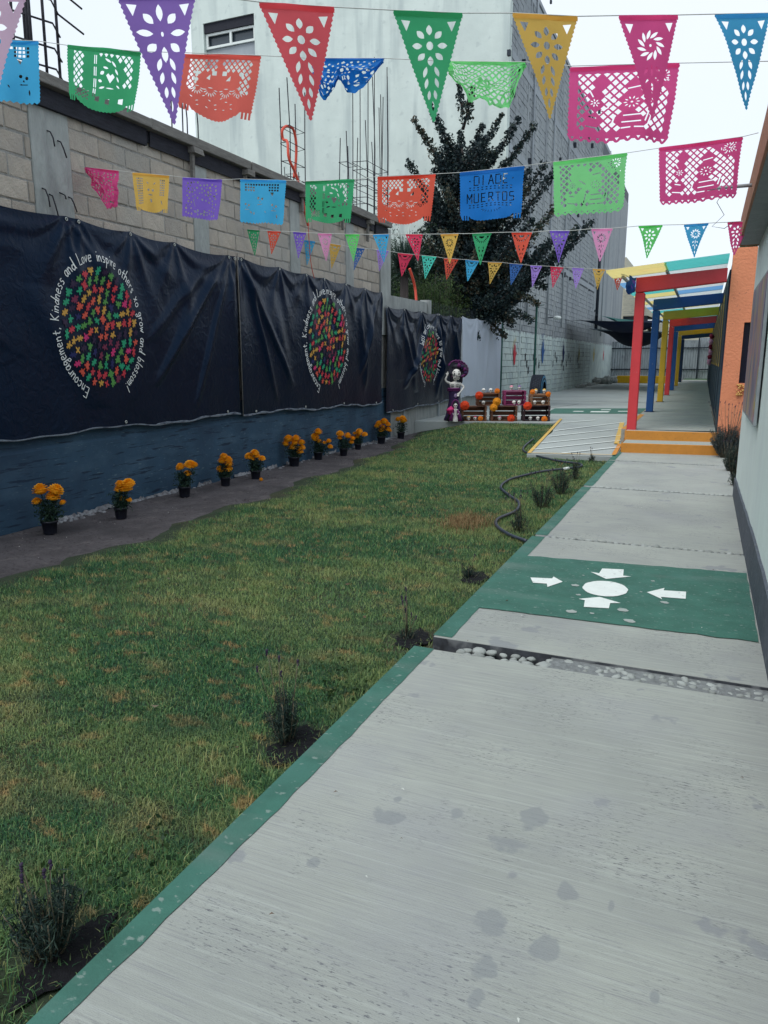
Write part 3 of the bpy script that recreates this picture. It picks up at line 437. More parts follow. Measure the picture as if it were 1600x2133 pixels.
# corridor floor, patio, ramp (setting)
cf = MB(); cf.box(-1.30, .30, 13.66, 52, -.4, FL)
cfo = cf.build('corridor_floor', M('brushed'), kind='structure')
m = MB(); m.box(-1.304, -1.298, 13.7, 52, .16, FL+.003); m.box(-1.30, -1.2, 13.7, 17.6, FL-.05, FL+.004); m.build('painted_edge', M('orange_step'), cfo)
pt = MB(); PTS = [(-6.0, 15.77), (-3.0, 16.6), (-3.0, 17.5), (-1.302, 17.3), (-1.302, 52), (-6.0, 52)]
pt.prism(PTS, -.4, .15); pto = bevel(pt.build('patio', M('patio_concrete'), kind='structure'), .01)
def strip(parent, name, mt, pts, z):
    m = MB(); m.add([(x, y, z) for x, y in pts], [tuple(range(len(pts)))]); return m.build(name, mt, parent)
strip(pto, 'painted_panel', M('green_paint'), [(-3.75, 19.25), (-1.31, 20.2), (-1.31, 22.6), (-3.9, 21.5)], .154)
for q in ([(-3.2, 20.25), (-2.95, 20.35), (-2.95, 20.6), (-3.2, 20.5)], [(-2.75, 20.2), (-2.3, 20.35), (-2.3, 20.75), (-2.75, 20.6)], [(-2.1, 20.75), (-1.8, 20.85), (-1.8, 21.1), (-2.1, 21.0)], [(-2.6, 21.2), (-2.35, 21.3), (-2.35, 21.55), (-2.6, 21.45)]):
    strip(pto, 'painted_arrow', M('white_paint'), q, .158)
m = MB(); m.box(-5.9, -1.31, 25.6, 25.63, .1505, .1535); m.build('slab_joint', M('joint_soil'), pto)
m = MB(); m.add([(-5.2, 16.0, .153), (-5.17, 16.0, .153), (-3.6, 24, .153), (-3.63, 24, .153)], [(0, 1, 2, 3)]); m.build('slab_joint', M('joint_soil'), pto)
rp = MB(); B = [(-2.60, 12.0), (-1.22, 12.24), (-1.31, 17.35), (-3.06, 17.6)]
rp.hexa([(x, y, -.4) for x, y in B], [(B[0][0], B[0][1], .0), (B[1][0], B[1][1], .0), (B[2][0], B[2][1], .156), (B[3][0], B[3][1], .156)])
rpo = bevel(rp.build('ramp', M('patio_concrete'), kind='structure'), .008)
def rz(y): return .156*(y-12.1)/5.4+.004
def rline(p, q, w, mt, name):
    m = MB(); n = 10; d = Vector((q[0]-p[0], q[1]-p[1])); d.normalize(); nn = Vector((-d.y, d.x))*w/2; vs = []
    for k in range(n+1):
        x = p[0]+(q[0]-p[0])*k/n; y = p[1]+(q[1]-p[1])*k/n; ww = 1+.25*noise.noise(Vector((x*5, y*5, 1)))
        vs += [(x-nn.x*ww, y-nn.y*ww, rz(y)+.012), (x+nn.x*ww, y+nn.y*ww, rz(y)+.012)]
    m.add(vs, [(2*k, 2*k+2, 2*k+3, 2*k+1) for k in range(n)]); m.build(name, mt, rpo)
def rampxy(x, y):   # photo-plane point scaled onto the sloping surface
    k = 1.0
    for _ in range(6): k = 1-max(0, rz(k*y))/1.5
    return (x*k, y*k)
for a, b in D['hatch']:
    p = rampxy(a[0], a[1]); q = rampxy(b[0], b[1]); rline(p, q, .045, M('white_paint'), 'painted_stripe')
rline((-2.57, 12.03), (-3.02, 17.5), .06, M('yellow_paint'), 'painted_edge'); rline((-2.58, 12.05), (-1.24, 12.28), .05, M('yellow_paint'), 'painted_edge')
rline((-1.26, 12.3), (-1.30, 13.6), .07, M('orange_step'), 'painted_edge'); rline((-1.36, 13.6), (-1.62, 17.1), .09, M('yellow_paint'), 'painted_edge')

# ------------------------------------------------------------------ left boundary wall
WX = -6.0
wall = thing('block_wall', 'long grey concrete block wall behind the dark printed tarps, navy plastered at its foot', 'wall')
m = MB(); m.box(WX-.2, WX-.009, -3, 14.3, -.3, 3.9); m.build('mortar_core', M('mortar'), wall)
m = MB(); n = 90                                               # navy plaster, thicker below the ledge line
for k in range(n):
    y0 = -3+17.3*k/n; y1 = -3+17.3*(k+1)/n; zt = lambda y: .60+.006*y+.008*math.sin(y*2.3)+.006*noise.noise(Vector((y*3, 0, 0)))
    a, b = zt(y0), zt(y1)
    m.add([(WX+.02, y0, -.2), (WX+.02, y1, -.2), (WX+.02, y1, b), (WX+.02, y0, a), (WX-.002, y0, a+.03), (WX-.002, y1, b+.03), (WX-.004, y1, .95), (WX-.004, y0, .95)],
          [(0, 1, 2, 3), (3, 2, 5, 4), (4, 5, 6, 7)])
m.build('painted_plaster', M('navy_plaster'), wall)
cols = [(3.35, 3.7), (5.58, 6.05), (8.0, 8.3), (10.36, 10.66), (12.3, 12.6)]
for a, b in cols:
    m = MB(); m.box(WX-.16, WX+.012, a, b, .97, 3.9, j=.004); bevel(m.build('column', M('column_concrete'), wall), .008)
m = MB(); m.box(WX-.18, WX+.03, 13.78, 14.3, 2.0, 4.02, j=.01); m.build('column', M('column_concrete'), wall)
blk = []
for k in range(7):
    mm = MB(); q = .006
    L_, H_ = .385, .183
    if k == 6: L_ = .19
    # chamfered, slightly crooked block face
    j = lambda: random.uniform(-.004, .004)
    f = [(0, -L_/2+j(), -H_/2+j()), (0, L_/2+j(), -H_/2+j()), (0, L_/2+j(), H_/2+j()), (0, -L_/2+j(), H_/2+j())]
    b = [(-.1, y, z) for _, y, z in f]; c = [(-.007+j()*.4, y, z) for _, y, z in f]; f2 = [(j()*.6, y*(1-.014/L_*2), z*(1-.007/H_*2)) for _, y, z in f]
    mm.add(b+c+f2, [(4, 5, 9, 8), (5, 6, 10, 9), (6, 7, 11, 10), (7, 4, 8, 11), (8, 9, 10, 11), (0, 1, 5, 4), (1, 2, 6, 5), (2, 3, 7, 6), (3, 0, 4, 7)])
    blk.append(mm.mesh('block', M('block')))
nb = 0
for row in range(8):
    z = 2.36+.2*row+.095
    if z > 3.9: break
    y = -1.0+(.2 if row % 2 else 0)
    edges = [-1.0]+[e for c in cols for e in c]+[13.78]
    for s in range(0, len(edges), 2):
        a, b = edges[s], edges[s+1]; y = a+.008-(.2 if row % 2 else 0)
        while y < b-.03:
            y0 = max(y, a+.004); y1 = min(y+.39, b-.004)
            if y1-y0 > .05:
                zz = 2.8 if y1 > 3 else 3.2
                if z > 2.6:
                    o = bpy.data.objects.new('block', blk[random.randrange(6)]); COL.objects.link(o); o.parent = wall
                    top = min(.183, (3.9-(z-.09)))
                    o.location = (WX+random.uniform(-.004, .006), (y0+y1)/2, z+random.uniform(-.003, .003)); o.scale = (1, (y1-y0-.012)/.385*1.03, 1); nb += 1
            y += .4
# patch of concrete where rods stick out of the near column
for k, (y, z, l) in enumerate([(5.78, 3.66, .14), (5.9, 3.6, .15), (5.66, 3.12, .17), (5.74, 3.08, .22), (5.87, 3.12, .06), (5.98, 3.1, .14)]):
    m = MB(); m.tube([(WX, y, z), (WX+.05, y+.0, z-.02), (WX+.06, y+.02, z-l*.5), (WX+.05, y+.04+.02*(k % 2), z-l)], .007, 5); m.build('bent_rod', M('rebar'), wall)
# cap beam with its left-over formwork, coloured dark for the shade below the top boards
m = MB(); m.box(WX-.24, WX+.02, -3, 14.1, 3.9, 4.02, j=.0); m.build('cap_beam', M('wood_dark'), wall)
y = -3
while y < 14.0:
    l = random.uniform(1.7, 2.4); m = MB(); y1 = min(y+l, 14.1); dx = random.uniform(-.012, .012)
    m.box(WX-.26, WX+.13+dx, y, y1-.015, 4.02+random.uniform(0, .01), 4.13+random.uniform(-.008, .012), j=.006); bevel(m.build('cap_board', M('wood_board'), wall), .006)
    m = MB(); m.box(WX+.02, WX+.05+dx, y+.05, y1-.03, 3.86+random.uniform(-.02, .02), 4.018, j=.004); m.build('formwork_board', M('wood_dark'), wall)
    y = y1
for y, dl in ((7.9, .36), (9.05, .3), (10.6, .2), (12.0, .26), (13.05, .3)):
    m = MB(); m.box(WX+.03, WX+.14, y, y+.18, 3.95, 4.02, j=.008); m.box(WX+.04, WX+.08, y+.03, y+.075, 3.95-dl, 3.95, j=.006); m.build('formwork_bracket', M('wood_board'), wall)
# lower wall beyond
lw = thing('low_wall', 'lower bare concrete wall carrying on past the tall block wall pier', 'wall')
m = MB(); m.box(WX-.2, WX-.035, 14.31, 16.6, -.3, 2.80, j=.006); m.build('upper_wall', M('column_concrete'), lw)
m = MB(); m.box(WX-.2, WX-.0, 14.31, 23.2, -.3, .55, j=.006); m.build('wall_base', M('column_concrete'), lw)
m = MB(); m.box(WX-.22, WX+.0, 16.61, 16.8, .55, 2.86); m.build('pier', M('column_concrete'), lw)
for y in (15.0, 17.3, 19.15, 21.2):
    m = MB(); m.box(WX+.001, WX+.05, y, y+.06, -.05, 2.55); bevel(m.build('post', M('galvanised'), lw), .006)
# mesh fence seen above it
fm = thing('wire_fence', 'thin wire mesh fence behind the third tarp and white sheet', 'fence')
m = MB()
for y in np.arange(16.85, 23.2, .12): m.tube([(WX-.09, y, .5), (WX-.09, y, 2.85)], .003, 3)
m.build('wire', M('dark_steel'), fm, kind='stuff')
for z in (.7,):
    m = MB(); m.tube([(WX-.09, 16.85, z), (WX-.09, 23.2, z)], .018, 6); m.build('rail', M('galvanised'), fm)

# ------------------------------------------------------------------ tarps
def tarp_mat(name, c1, rough):
    m = bpy.data.materials.new(name); m.use_nodes = True; n = m.node_tree; L = n.links; p = n.nodes['Principled BSDF']
    p.inputs['Roughness'].default_value = rough; p.inputs['Specular IOR Level'].default_value = .36; p.inputs['Specular Tint'].default_value = (.2, .36, .62, 1)
    g = n.nodes.new('ShaderNodeNewGeometry'); z = n.nodes.new('ShaderNodeTexNoise'); z.inputs['Scale'].default_value = 2.2; z.inputs['Detail'].default_value = 6
    L.new(g.outputs['Position'], z.inputs['Vector']); r = n.nodes.new('ShaderNodeValToRGB')
    r.color_ramp.elements[0].color = tuple(c*.7 for c in c1)+(1,); r.color_ramp.elements[1].color = tuple(c*1.25 for c in c1)+(1,)
    L.new(z.outputs['Fac'], r.inputs[0]); L.new(r.outputs[0], p.inputs['Base Color'])
    z2 = n.nodes.new('ShaderNodeTexNoise'); z2.inputs['Scale'].default_value = 9; z2.inputs['Detail'].default_value = 9; z2.inputs['Distortion'].default_value = 1.2
    L.new(g.outputs['Position'], z2.inputs['Vector'])
    b = n.nodes.new('ShaderNodeBump'); b.inputs['Strength'].default_value = .35; b.inputs['Distance'].default_value = .02
    L.new(z2.outputs['Fac'], b.inputs['Height']); L.new(b.outputs[0], p.inputs['Normal']); MATS[name] = m; return m
tarp_mat('tarp_vinyl', (.0028, .0075, .021), .31)
mat('tarp_back', (.15, .18, .22), .6, .2, 8, coord='World', stains=[(9, .5, .6, (.03, .04, .07), .8, (1, 1, 3))])
mat('sheet_white', (.50, .56, .66), .75, .05, 1.5, coord='World', bump=.1, bscale=3, transl=.12)
mat('ink_white', (.75, .78, .78), .6, .03, 5)
INK = {}
for k, c in dict(red=(215, 60, 75), coral=(235, 95, 75), teal=(35, 170, 125), green=(90, 160, 80), amber=(222, 170, 75), pink=(225, 55, 125), maroon=(130, 45, 80), navy=(30, 40, 100), plum=(45, 25, 65), blue=(45, 100, 160)).items():
    INK[k] = mat('ink '+k, tuple(.72*v for v in lin(c)), .5, .04, 5)
INKL = list(INK.values()); INKW = [5, 5, 8, 7, 6, 3, 2, 3, 4, 2]
def tarp_shape(y0, y1, zt, zb, grom, seed, folds, depth=.7):
    """returns f(y,z)->x of the hanging sheet and top/bottom edge functions"""
    def top(y):
        t = (y-y0)/(y1-y0); z = zt[0]+(zt[1]-zt[0])*t
        for a, b in zip(grom, grom[1:]):
            if a <= y <= b: z -= .045*min(1, (b-a))*max(0, math.sin(math.pi*(y-a)/(b-a)))**.8
        return z
    def bot(y):
        t = (y-y0)/(y1-y0); return zb[0]+(zb[1]-zb[0])*t+.018*math.sin(y*3.1+seed)+.008*math.sin(y*9.7)
    def fx(y, z):
        zt_ = top(y); zb_ = bot(y); v = (zt_-z)/max(.1, zt_-zb_)
        d = .035*noise.noise(Vector((y*.55, z*.5, seed)))+.012*noise.noise(Vector((y*2.1, z*1.1, seed+3)))
        for i, gy in enumerate(grom):                          # folds fan out from each eyelet
            dy = y-gy; dz = max(zt_+.02-z, .0)
            r = math.hypot(dy, dz)+1e-4
            if r < 1.5:
                an = math.atan2(dy, dz); w = math.exp(-r*1.7)*min(1, r*7)
                d += depth*.055*w*(.5+.5*math.cos(an*(7+(i*2+seed) % 4)+i*1.7))**2
        for a, b in zip(grom, grom[1:]):                       # sagging swags between eyelets
            if a <= y <= b:
                s = math.sin(math.pi*(y-a)/(b-a)); dz = zt_-z
                d += depth*.03*s*math.exp(-((dz-.14*s)/.06)**2)*min(1.5, b-a)-depth*.018*s*math.exp(-((dz-.26*s)/.07)**2)
        for (fy, ft, fw, fa, za, zbb) in folds:                 # long creases: foot y, lean, width, height, from z to z
            c = fy+ft*(zt_-z); k = math.exp(-((y-c)/fw)**2)
            u = (z-zbb)/(za-zbb) if za != zbb else 0
            if 0 < u < 1: d += fa*k*math.sin(math.pi*min(1, u*1.0))**.7
        return WX+.075+d*(.35+.65*min(1, v*6))
    return fx, top, bot
def tarp(name, label, y0, y1, zt, zb, grom, seed, folds, mt='tarp_vinyl', ny=260, nzz=110, depth=1., hem=True, cat='tarp'):
    fx, top, bot = tarp_shape(y0, y1, zt, zb, grom, seed, folds, depth*.7)
    t = thing(name, label, cat, (WX, (y0+y1)/2, (zb[0]+zb[1])/2), 0, None); off = Vector(t.location)
    vs = []; fs = []
    for i in range(ny+1):
        y = y0+(y1-y0)*i/ny; a, b = bot(y), top(y)
        for j in range(nzz+1):
            z = a+(b-a)*j/nzz; vs.append((fx(y, z)-off.x, y-off.y, z-off.z))
    for i in range(ny):
        for j in range(nzz): q = i*(nzz+1)+j; fs.append((q, q+nzz+1, q+nzz+2, q+1))
    m = MB(); m.add(vs, fs, 0, True); m.build('sheet', M(mt), t)
    if hem:
        m = MB(); vs = []; fs = []                             # turned-up pale hem along the foot
        for i in range(ny+1):
            y = y0+(y1-y0)*i/ny; b = bot(y); x = fx(y, b)+.006-off.x; h = .014+.016*noise.noise(Vector((y*2.2, seed, 1)))+.006*math.sin(y*17)
            h = max(.004, h)*(.25 if y < 7 else 1); vs += [(x+.004, y-off.y, b-off.z-.012), (x+.01, y-off.y, b+h*.5-off.z), (x+.002, y-off.y, b+h-off.z)]
        for i in range(ny): q = 3*i; fs += [(q, q+3, q+4, q+1), (q+1, q+4, q+5, q+2)]
        m.add(vs, fs, 0, True); m.build('hem', M('tarp_back'), t)
    for k, gy in enumerate(grom):
        if not (y0 < gy < y1): gy = min(max(gy, y0+.02), y1-.02)
        m = MB(); z = top(gy)-.03; x = fx(gy, z)+.008
        m.tube([(x-off.x, gy-off.y+.014*math.cos(a), z-off.z+.014*math.sin(a)) for a in np.linspace(0, 2*math.pi, 9)], .005, 4, cap=False); m.build('eyelet', M('pale_chip'), t)
    for gy in np.linspace(y0+.35, y1-.3, 4):
        m = MB(); z = bot(gy)+.035; x = fx(gy, z)+.012
        m.tube([(x-off.x, gy-off.y+.014*math.cos(a), z-off.z+.014*math.sin(a)) for a in np.linspace(0, 2*math.pi, 9)], .005, 4, cap=False); m.build('eyelet', M('pale_chip'), t)
    return t, fx, off
GLY = {  # one-stroke handwritten letters, x-height .5
 'a': [[(.45, .42), (.3, .5), (.1, .42), (.05, .18), (.18, 0), (.36, .1), (.46, .44)], [(.46, .5), (.44, .12), (.55, 0)]],
 'b': [[(.08, 1), (.06, .05), (.3, -.02), (.48, .2), (.36, .44), (.08, .34)]],
 'c': [[(.45, .42), (.25, .52), (.06, .3), (.12, .04), (.3, -.02), (.48, .1)]],
 'd': [[(.42, .34), (.2, .42), (.04, .2), (.16, -.02), (.4, .1), (.46, 1)], [(.45, .9), (.46, .12), (.54, 0)]],
 'e': [[(.08, .24), (.42, .3), (.38, .5), (.16, .5), (.04, .24), (.16, 0), (.46, .06)]],
 'g': [[(.42, .42), (.2, .52), (.06, .32), (.18, .12), (.4, .28), (.44, .46)], [(.44, .46), (.4, -.28), (.16, -.36), (.08, -.16), (.5, .06)]],
 'h': [[(.08, 1), (.08, 0)], [(.08, .3), (.28, .48), (.42, .34), (.44, 0)]],
 'i': [[(.2, .5), (.2, 0)], [(.2, .72), (.22, .78)]],
 'l': [[(.15, 1), (.14, .1), (.26, 0)]],
 'm': [[(.05, .5), (.06, 0)], [(.06, .34), (.2, .5), (.3, .34), (.3, .02)], [(.3, .34), (.46, .5), (.56, .32), (.58, 0)]],
 'n': [[(.06, .5), (.08, 0)], [(.08, .32), (.28, .5), (.4, .34), (.42, 0)]],
 'o': [[(.28, .5), (.08, .38), (.08, .1), (.28, 0), (.46, .14), (.44, .4), (.26, .5)]],
 'p': [[(.08, .5), (.08, -.4)], [(.08, .36), (.3, .5), (.44, .28), (.3, .04), (.08, .1)]],
 'r': [[(.08, .5), (.1, 0)], [(.1, .3), (.24, .48), (.42, .46)]],
 's': [[(.42, .44), (.2, .52), (.12, .34), (.38, .2), (.36, .02), (.06, .02)]],
 't': [[(.24, .8), (.22, .08), (.36, 0)], [(.04, .46), (.46, .52)]],
 'x': [[(.06, .6), (.44, .02)], [(.44, .56), (.06, .04)]],
 'u': [[(.06, .5), (.1, .06), (.3, .02), (.42, .2), (.42, .5)], [(.42, .5), (.44, .1), (.52, 0)]],
 'v': [[(.04, .5), (.22, 0), (.44, .54)]],
 'w': [[(.04, .5), (.16, .02), (.3, .4), (.42, .02), (.58, .52)]],
 'E': [[(.6, .92), (.14, .96), (.12, .04), (.62, .06)], [(.12, .52), (.5, .54)]],
 'K': [[(.1, 1), (.12, 0)], [(.56, .96), (.14, .46), (.56, .0)]],
 'L': [[(.12, 1), (.1, .04), (.6, .02)]],
 ',': [[(.2, .06), (.12, -.16)]], '!': [[(.2, 1), (.18, .3)], [(.17, .08), (.19, .02)]]}
ADV = {'m': .72, 'w': .7, 'i': .34, 'l': .36, ' ': .5, ',': .36, '!': .3, 'E': .74, 'K': .7, 'L': .62, 't': .5, 'r': .48}
def emblem(t, fx, off, yc, zc, R, Rz):
    surf = lambda u, v, e=.006: (fx(yc+u, zc+v)+e-off.x, yc+u-off.y, zc+v-off.z)
    # puzzle pieces in rings
    m = MB(); rnd = random.Random(5)
    cells = []; n = 12; s = 2*R/n*.98
    for r_i, rad in enumerate([.0, .165, .33, .495, .66, .82, .97]):
        cnt = max(1, int(round(2*math.pi*rad/.180)))
        for k in range(cnt):
            a = 2*math.pi*(k+.3*r_i)/cnt; cells.append((rad*math.sin(a), rad*math.cos(a), a))
    for (u, v, a) in cells:
        rot = rnd.uniform(0, math.pi/2); h = .053*R/.57*.72; pts = []
        for side in range(4):
            ang = rot+side*math.pi/2; ca, sa = math.cos(ang), math.sin(ang); io = 1 if (side % 2 == 0) == (rnd.random() < .8) else -.8
            for (x, y) in [(-1, 1), (-.36, 1-.12*abs(io)), (-.3, 1+.22*io), (-.46, 1+.48*io) if io > 0 else (-.38, 1+.4*io), (0, 1+.75*io) if io > 0 else (0, 1+.62*io), (.46, 1+.48*io) if io > 0 else (.38, 1+.4*io), (.3, 1+.22*io), (.36, 1-.12*abs(io))]:
                pts.append((u*R+h*(x*ca+y*sa)*.80, v*Rz+h*(-x*sa+y*ca)*.80*Rz/R))
        i = rnd.choices(range(len(INKL)), INKW)[0]
        cx = sum(p[0] for p in pts)/len(pts); cz = sum(p[1] for p in pts)/len(pts)
        # fan triangles that follow the sheet
        vs = [surf(cx, cz)]+[surf(p, q) for p, q in pts]; k = len(pts)
        m.add(vs, [tuple(range(1, k+1))], i)
    m.build('printed_emblem', INKL, t)
    txt = 'Encouragement, Kindness and Love inspire others xo grow and blossom!'
    size = .118*R/.57; tot = sum(ADV.get(c, .58) for c in txt); a0 = math.radians(-156); a1 = math.radians(150)
    m = MB(); adv = 0; rr = 1.13
    for c in txt:
        w = ADV.get(c, .58)
        for stroke in GLY.get(c, []):
            # resample stroke and lay it round the ring
            pl = []
            for (x0, z0), (x1, z1) in zip(stroke, stroke[1:]):
                for q in (0, .34, .67): pl.append((x0+(x1-x0)*q, z0+(z1-z0)*q))
            pl.append(stroke[-1]); cc = []
            for x, z in pl:
                a = a0+(a1-a0)*(adv+x)/tot; rad = rr*R+z*size; cc.append((math.sin(a)*rad, math.cos(a)*rad*Rz/R))
            hw = .005*R/.57
            L_ = []
            for k in range(len(cc)):
                p, q = cc[max(0, k-1)], cc[min(len(cc)-1, k+1)]; dx, dz = q[0]-p[0], q[1]-p[1]; ll = math.hypot(dx, dz)+1e-9
                L_ += [surf(cc[k][0]-dz/ll*hw, cc[k][1]+dx/ll*hw), surf(cc[k][0]+dz/ll*hw, cc[k][1]-dx/ll*hw)]
            m.add(L_, [(2*k, 2*k+2, 2*k+3, 2*k+1) for k in range(len(cc)-1)])
        adv += w
    m.build('printed_lettering', M('ink_white'), t, kind='stuff')
T1 = tarp('printed_tarp', 'large dark navy tarp nearest the camera, printed with a ring of writing round puzzle pieces', 2.2, 8.74, (2.93, 2.86), (.80, .765),
          [2.25, 3.4, 4.5, 5.85, 6.0, 6.75, 7.5, 8.6, 8.72], 1, [(4.3, .5, .12, .03, 2.7, 1.6), (8.5, -.9, .07, .05, 2.8, 1.2), (8.62, -.45, .05, .04, 2.8, .9), (7.9, -.3, .1, .025, 2.6, 1.5), (5.0, .6, .2, .03, 2.2, 1.), (8.3, -1.2, .1, .03, 2.7, 1.7)])
emblem(*T1, 6.21, 1.83, .515, .595)
T2 = tarp('printed_tarp', 'middle dark tarp between the seam and the concrete pier, printed with puzzle pieces and writing', 8.78, 13.74, (2.87, 2.80), (.765, .655),
          [8.8, 8.9, 9.9, 10.7, 11.3, 12.1, 12.9, 13.72], 2, [(8.9, .75, .07, .05, 2.8, 1.1), (8.95, .4, .06, .05, 2.8, .9), (12.6, .2, .12, .05, 2.6, 1.), (13.2, -.15, .09, .05, 2.7, .9), (13.5, -.5, .07, .05, 2.7, 1.2), (9.6, .3, .15, .03, 2.5, 1.)])
emblem(*T2, 11.38, 1.80, .64, .69)
T3 = tarp('printed_tarp', 'farthest dark tarp, creased and partly folded, beside the plain white sheet', 13.92, 18.9, (2.56, 2.60), (.45, .52),
          [13.95, 14.9, 15.9, 17.0, 17.1, 18.0, 18.88], 3, [(16.6, -1.0, .1, .09, 2.5, .9), (16.9, .25, .1, .08, 2.5, .55), (17.6, -.3, .1, .08, 2.5, .6), (18.3, .2, .1, .09, 2.5, .6), (14.6, .6, .12, .07, 2.2, .8), (15.3, .2, .12, .05, 2.4, 1)], depth=1.4)
emblem(*T3, 16.45, 1.60, .53, .58)
T4 = tarp('white_sheet', 'plain white cloth sheet hung on the fence behind the painted skeleton figure', 18.96, 23.05, (2.62, 2.66), (.52, .58),
          [19.0, 20.3, 21.2, 22.2, 23.0], 4, [(20.2, .1, .15, .05, 2.6, .6), (21.5, -.15, .15, .05, 2.6, .6), (22.3, .15, .15, .05, 2.5, .7)], mt='sheet_white', hem=False, cat='sheet')
fp = MB(); fp.tube([(WX+.06, 23.15, -.1), (WX+.06, 23.15, 2.75)], .045, 8); fp.build('fence_post', M('pole_green'), label='dark green round post at the right edge of the white sheet', cat='post')
# batten that clamps the tarp seam
m = MB(); m.tube([(WX+.11, 8.76, .74), (WX+.115, 8.76, 1.8), (WX+.11, 8.76, 2.9)], .006, 6); m.build('seam_cord', M('wood_board'), label='thin upright batten where the two nearest tarps meet', cat='batten')

# ------------------------------------------------------------------ tall building on the left behind the wall
tb = thing('tall_building', 'tall unfinished building with a pale plastered front and a bare block side wall', 'building')
m = MB(); zt = 13.9
# front facade with a real window opening (-16.69..-14.68, 11.2..12.75)
wx0, wx1, wz0, wz1 = -16.69, -14.66, 11.3, 12.72
fy = 23.3
for b in [(-17.2, wx0, -.2, zt), (wx1, -6.02, -.2, zt), (wx0, wx1, -.2, wz0), (wx0, wx1, wz1, zt)]:
    m.box(b[0], b[1], fy, fy+.3, b[2], b[3])
m.build('front_wall', M('facade_plaster'), tb)
m = MB(); m.box(-17.2, -6.35, fy+.3, 50, zt-.3, zt-.1); m.box(-17.2, -17.0, fy+.3, 50, -.2, zt-.3); m.build('roof', M('far_concrete'), tb)
m = MB(); m.box(wx0, wx1, fy+.22, fy+.26, wz0, wz1); m.build('window_glass', mat('dark_glass', (.04, .055, .07), .15, .1, 3, spec=.6), tb)
wf = obj('window_frame', None, tb)
m = MB(); Z0, Z1 = 11.95, 12.42
for b in [(wx0+.02, wx1-.02, Z0, Z0+.07), (wx0+.02, wx1-.02, Z1-.07, Z1), (wx0+.02, wx0+.1, Z0+.07, Z1-.07), (wx1-.1, wx1-.02, Z0+.07, Z1-.07), (-15.71, -15.63, Z0+.07, Z1-.07)]:
    m.box(b[0], b[1], fy+.1, fy+.16, b[2], b[3])
m.build('sash', M('white_paint'), wf)
m = MB(); m.box(wx0+.02, wx1-.02, fy+.17, fy+.2, wz0+.02, Z0-.01); m.build('lower_panel', M('far_concrete'), wf)
m = MB(); m.box(wx0+.001, wx1-.001, fy+.05, fy+.2, Z1+.01, wz1-.001); m.build('lintel', M('wood_dark'), wf)
# side wall of blocks, painted with limewash to man height
SX = -6.02
m = MB(); m.box(SX-.3, SX-.02, fy+.31, 58, -.3, 13.0); m.build('mortar_core', M('far_mortar'), tb)
# ragged limewash line: a texture that knows the wall height
lwm = M('far_block')
n = lwm.node_tree; L = n.links; p = n.nodes['Principled BSDF']
old = p.inputs['Base Color'].links[0].from_socket
g = n.nodes.new('ShaderNodeNewGeometry'); sp = n.nodes.new('ShaderNodeSeparateXYZ'); L.new(g.outputs['Position'], sp.inputs[0])
nz = n.nodes.new('ShaderNodeTexNoise'); nz.inputs['Scale'].default_value = 3.5; nz.inputs['Detail'].default_value = 5; L.new(g.outputs['Position'], nz.inputs['Vector'])
ma = n.nodes.new('ShaderNodeMath'); ma.operation = 'MULTIPLY_ADD'; ma.inputs[1].default_value = .45; L.new(nz.outputs['Fac'], ma.inputs[0]); L.new(sp.outputs['Z'], ma.inputs[2])
ct = n.nodes.new('ShaderNodeMapRange'); ct.inputs[1].default_value = 2.66; ct.inputs[2].default_value = 2.69; ct.inputs[3].default_value = 1; ct.inputs[4].default_value = 0
L.new(ma.outputs[0], ct.inputs[0])
mxx = n.nodes.new('ShaderNodeMix'); mxx.data_type = 'RGBA'; L.new(ct.outputs[0], mxx.inputs[0]); L.new(old, mxx.inputs[6]); mxx.inputs[7].default_value = (.5, .59, .57, 1)
nb2 = n.nodes.new('ShaderNodeTexNoise'); nb2.inputs['Scale'].default_value = 1.5; nb2.inputs['Detail'].default_value = 6; L.new(g.outputs['Position'], nb2.inputs['Vector'])
rr2 = n.nodes.new('ShaderNodeValToRGB'); rr2.color_ramp.elements[0].position = .35; rr2.color_ramp.elements[0].color = (.42, .5, .51, 1); rr2.color_ramp.elements[1].position = .6; rr2.color_ramp.elements[1].color = (.53, .62, .6, 1)
L.new(nb2.outputs['Fac'], rr2.inputs[0]); L.new(rr2.outputs[0], mxx.inputs[7]); L.new(mxx.outputs[2], p.inputs['Base Color'])
fb = []
for k in range(5):
    mm = MB(); j = lambda: random.uniform(-.006, .006)
    mm.hexa([(-.1, -.192, -.093), (.0+j(), -.192+j(), -.093+j()), (.0+j(), .192+j(), -.093+j()), (-.1, .192, -.093)], [(-.1, -.192, .093), (.0+j(), -.192+j(), .093+j()), (.0+j(), .192+j(), .093+j()), (-.1, .192, .093)]); fb.append(mm)
fbm = [mm.mesh('block', M('far_block')) for mm in fb]
vcols = [23.3, 25.9, 28.9, 31.9, 34.9, 37.9, 40.9, 43.5]; bands = [2.75, 5.3, 7.85, 10.4, 12.8]
allb = []
for row in range(64):
    z = .1+.2*row+.1
    if z > 12.95 or any(abs(z-b) < .15 for b in bands[1:]): continue
    y = fy+.35+(.2 if row % 2 else 0)
    while y < 43.3:
        if not any(c-.05 < y < c+.28 for c in vcols): allb.append((y, z))
        y += .4
cand = sorted(allb, key=lambda q: q[0]+q[1]*.6)
near = cand[:300]; rest = cand[300:]
for y, z in near:
    o = bpy.data.objects.new('block', random.choice(fbm)); COL.objects.link(o); o.parent = tb; o.location = (SX+random.uniform(-.005, .006), y, z)
m = MB()
for y, z in rest:
    q = random.choice(fb); dx = random.uniform(-.005, .006); m.add([(a+SX+dx, b+y, c+z) for a, b, c in q.v], q.f)
m.build('blockwork', M('far_block'), tb, kind='stuff')
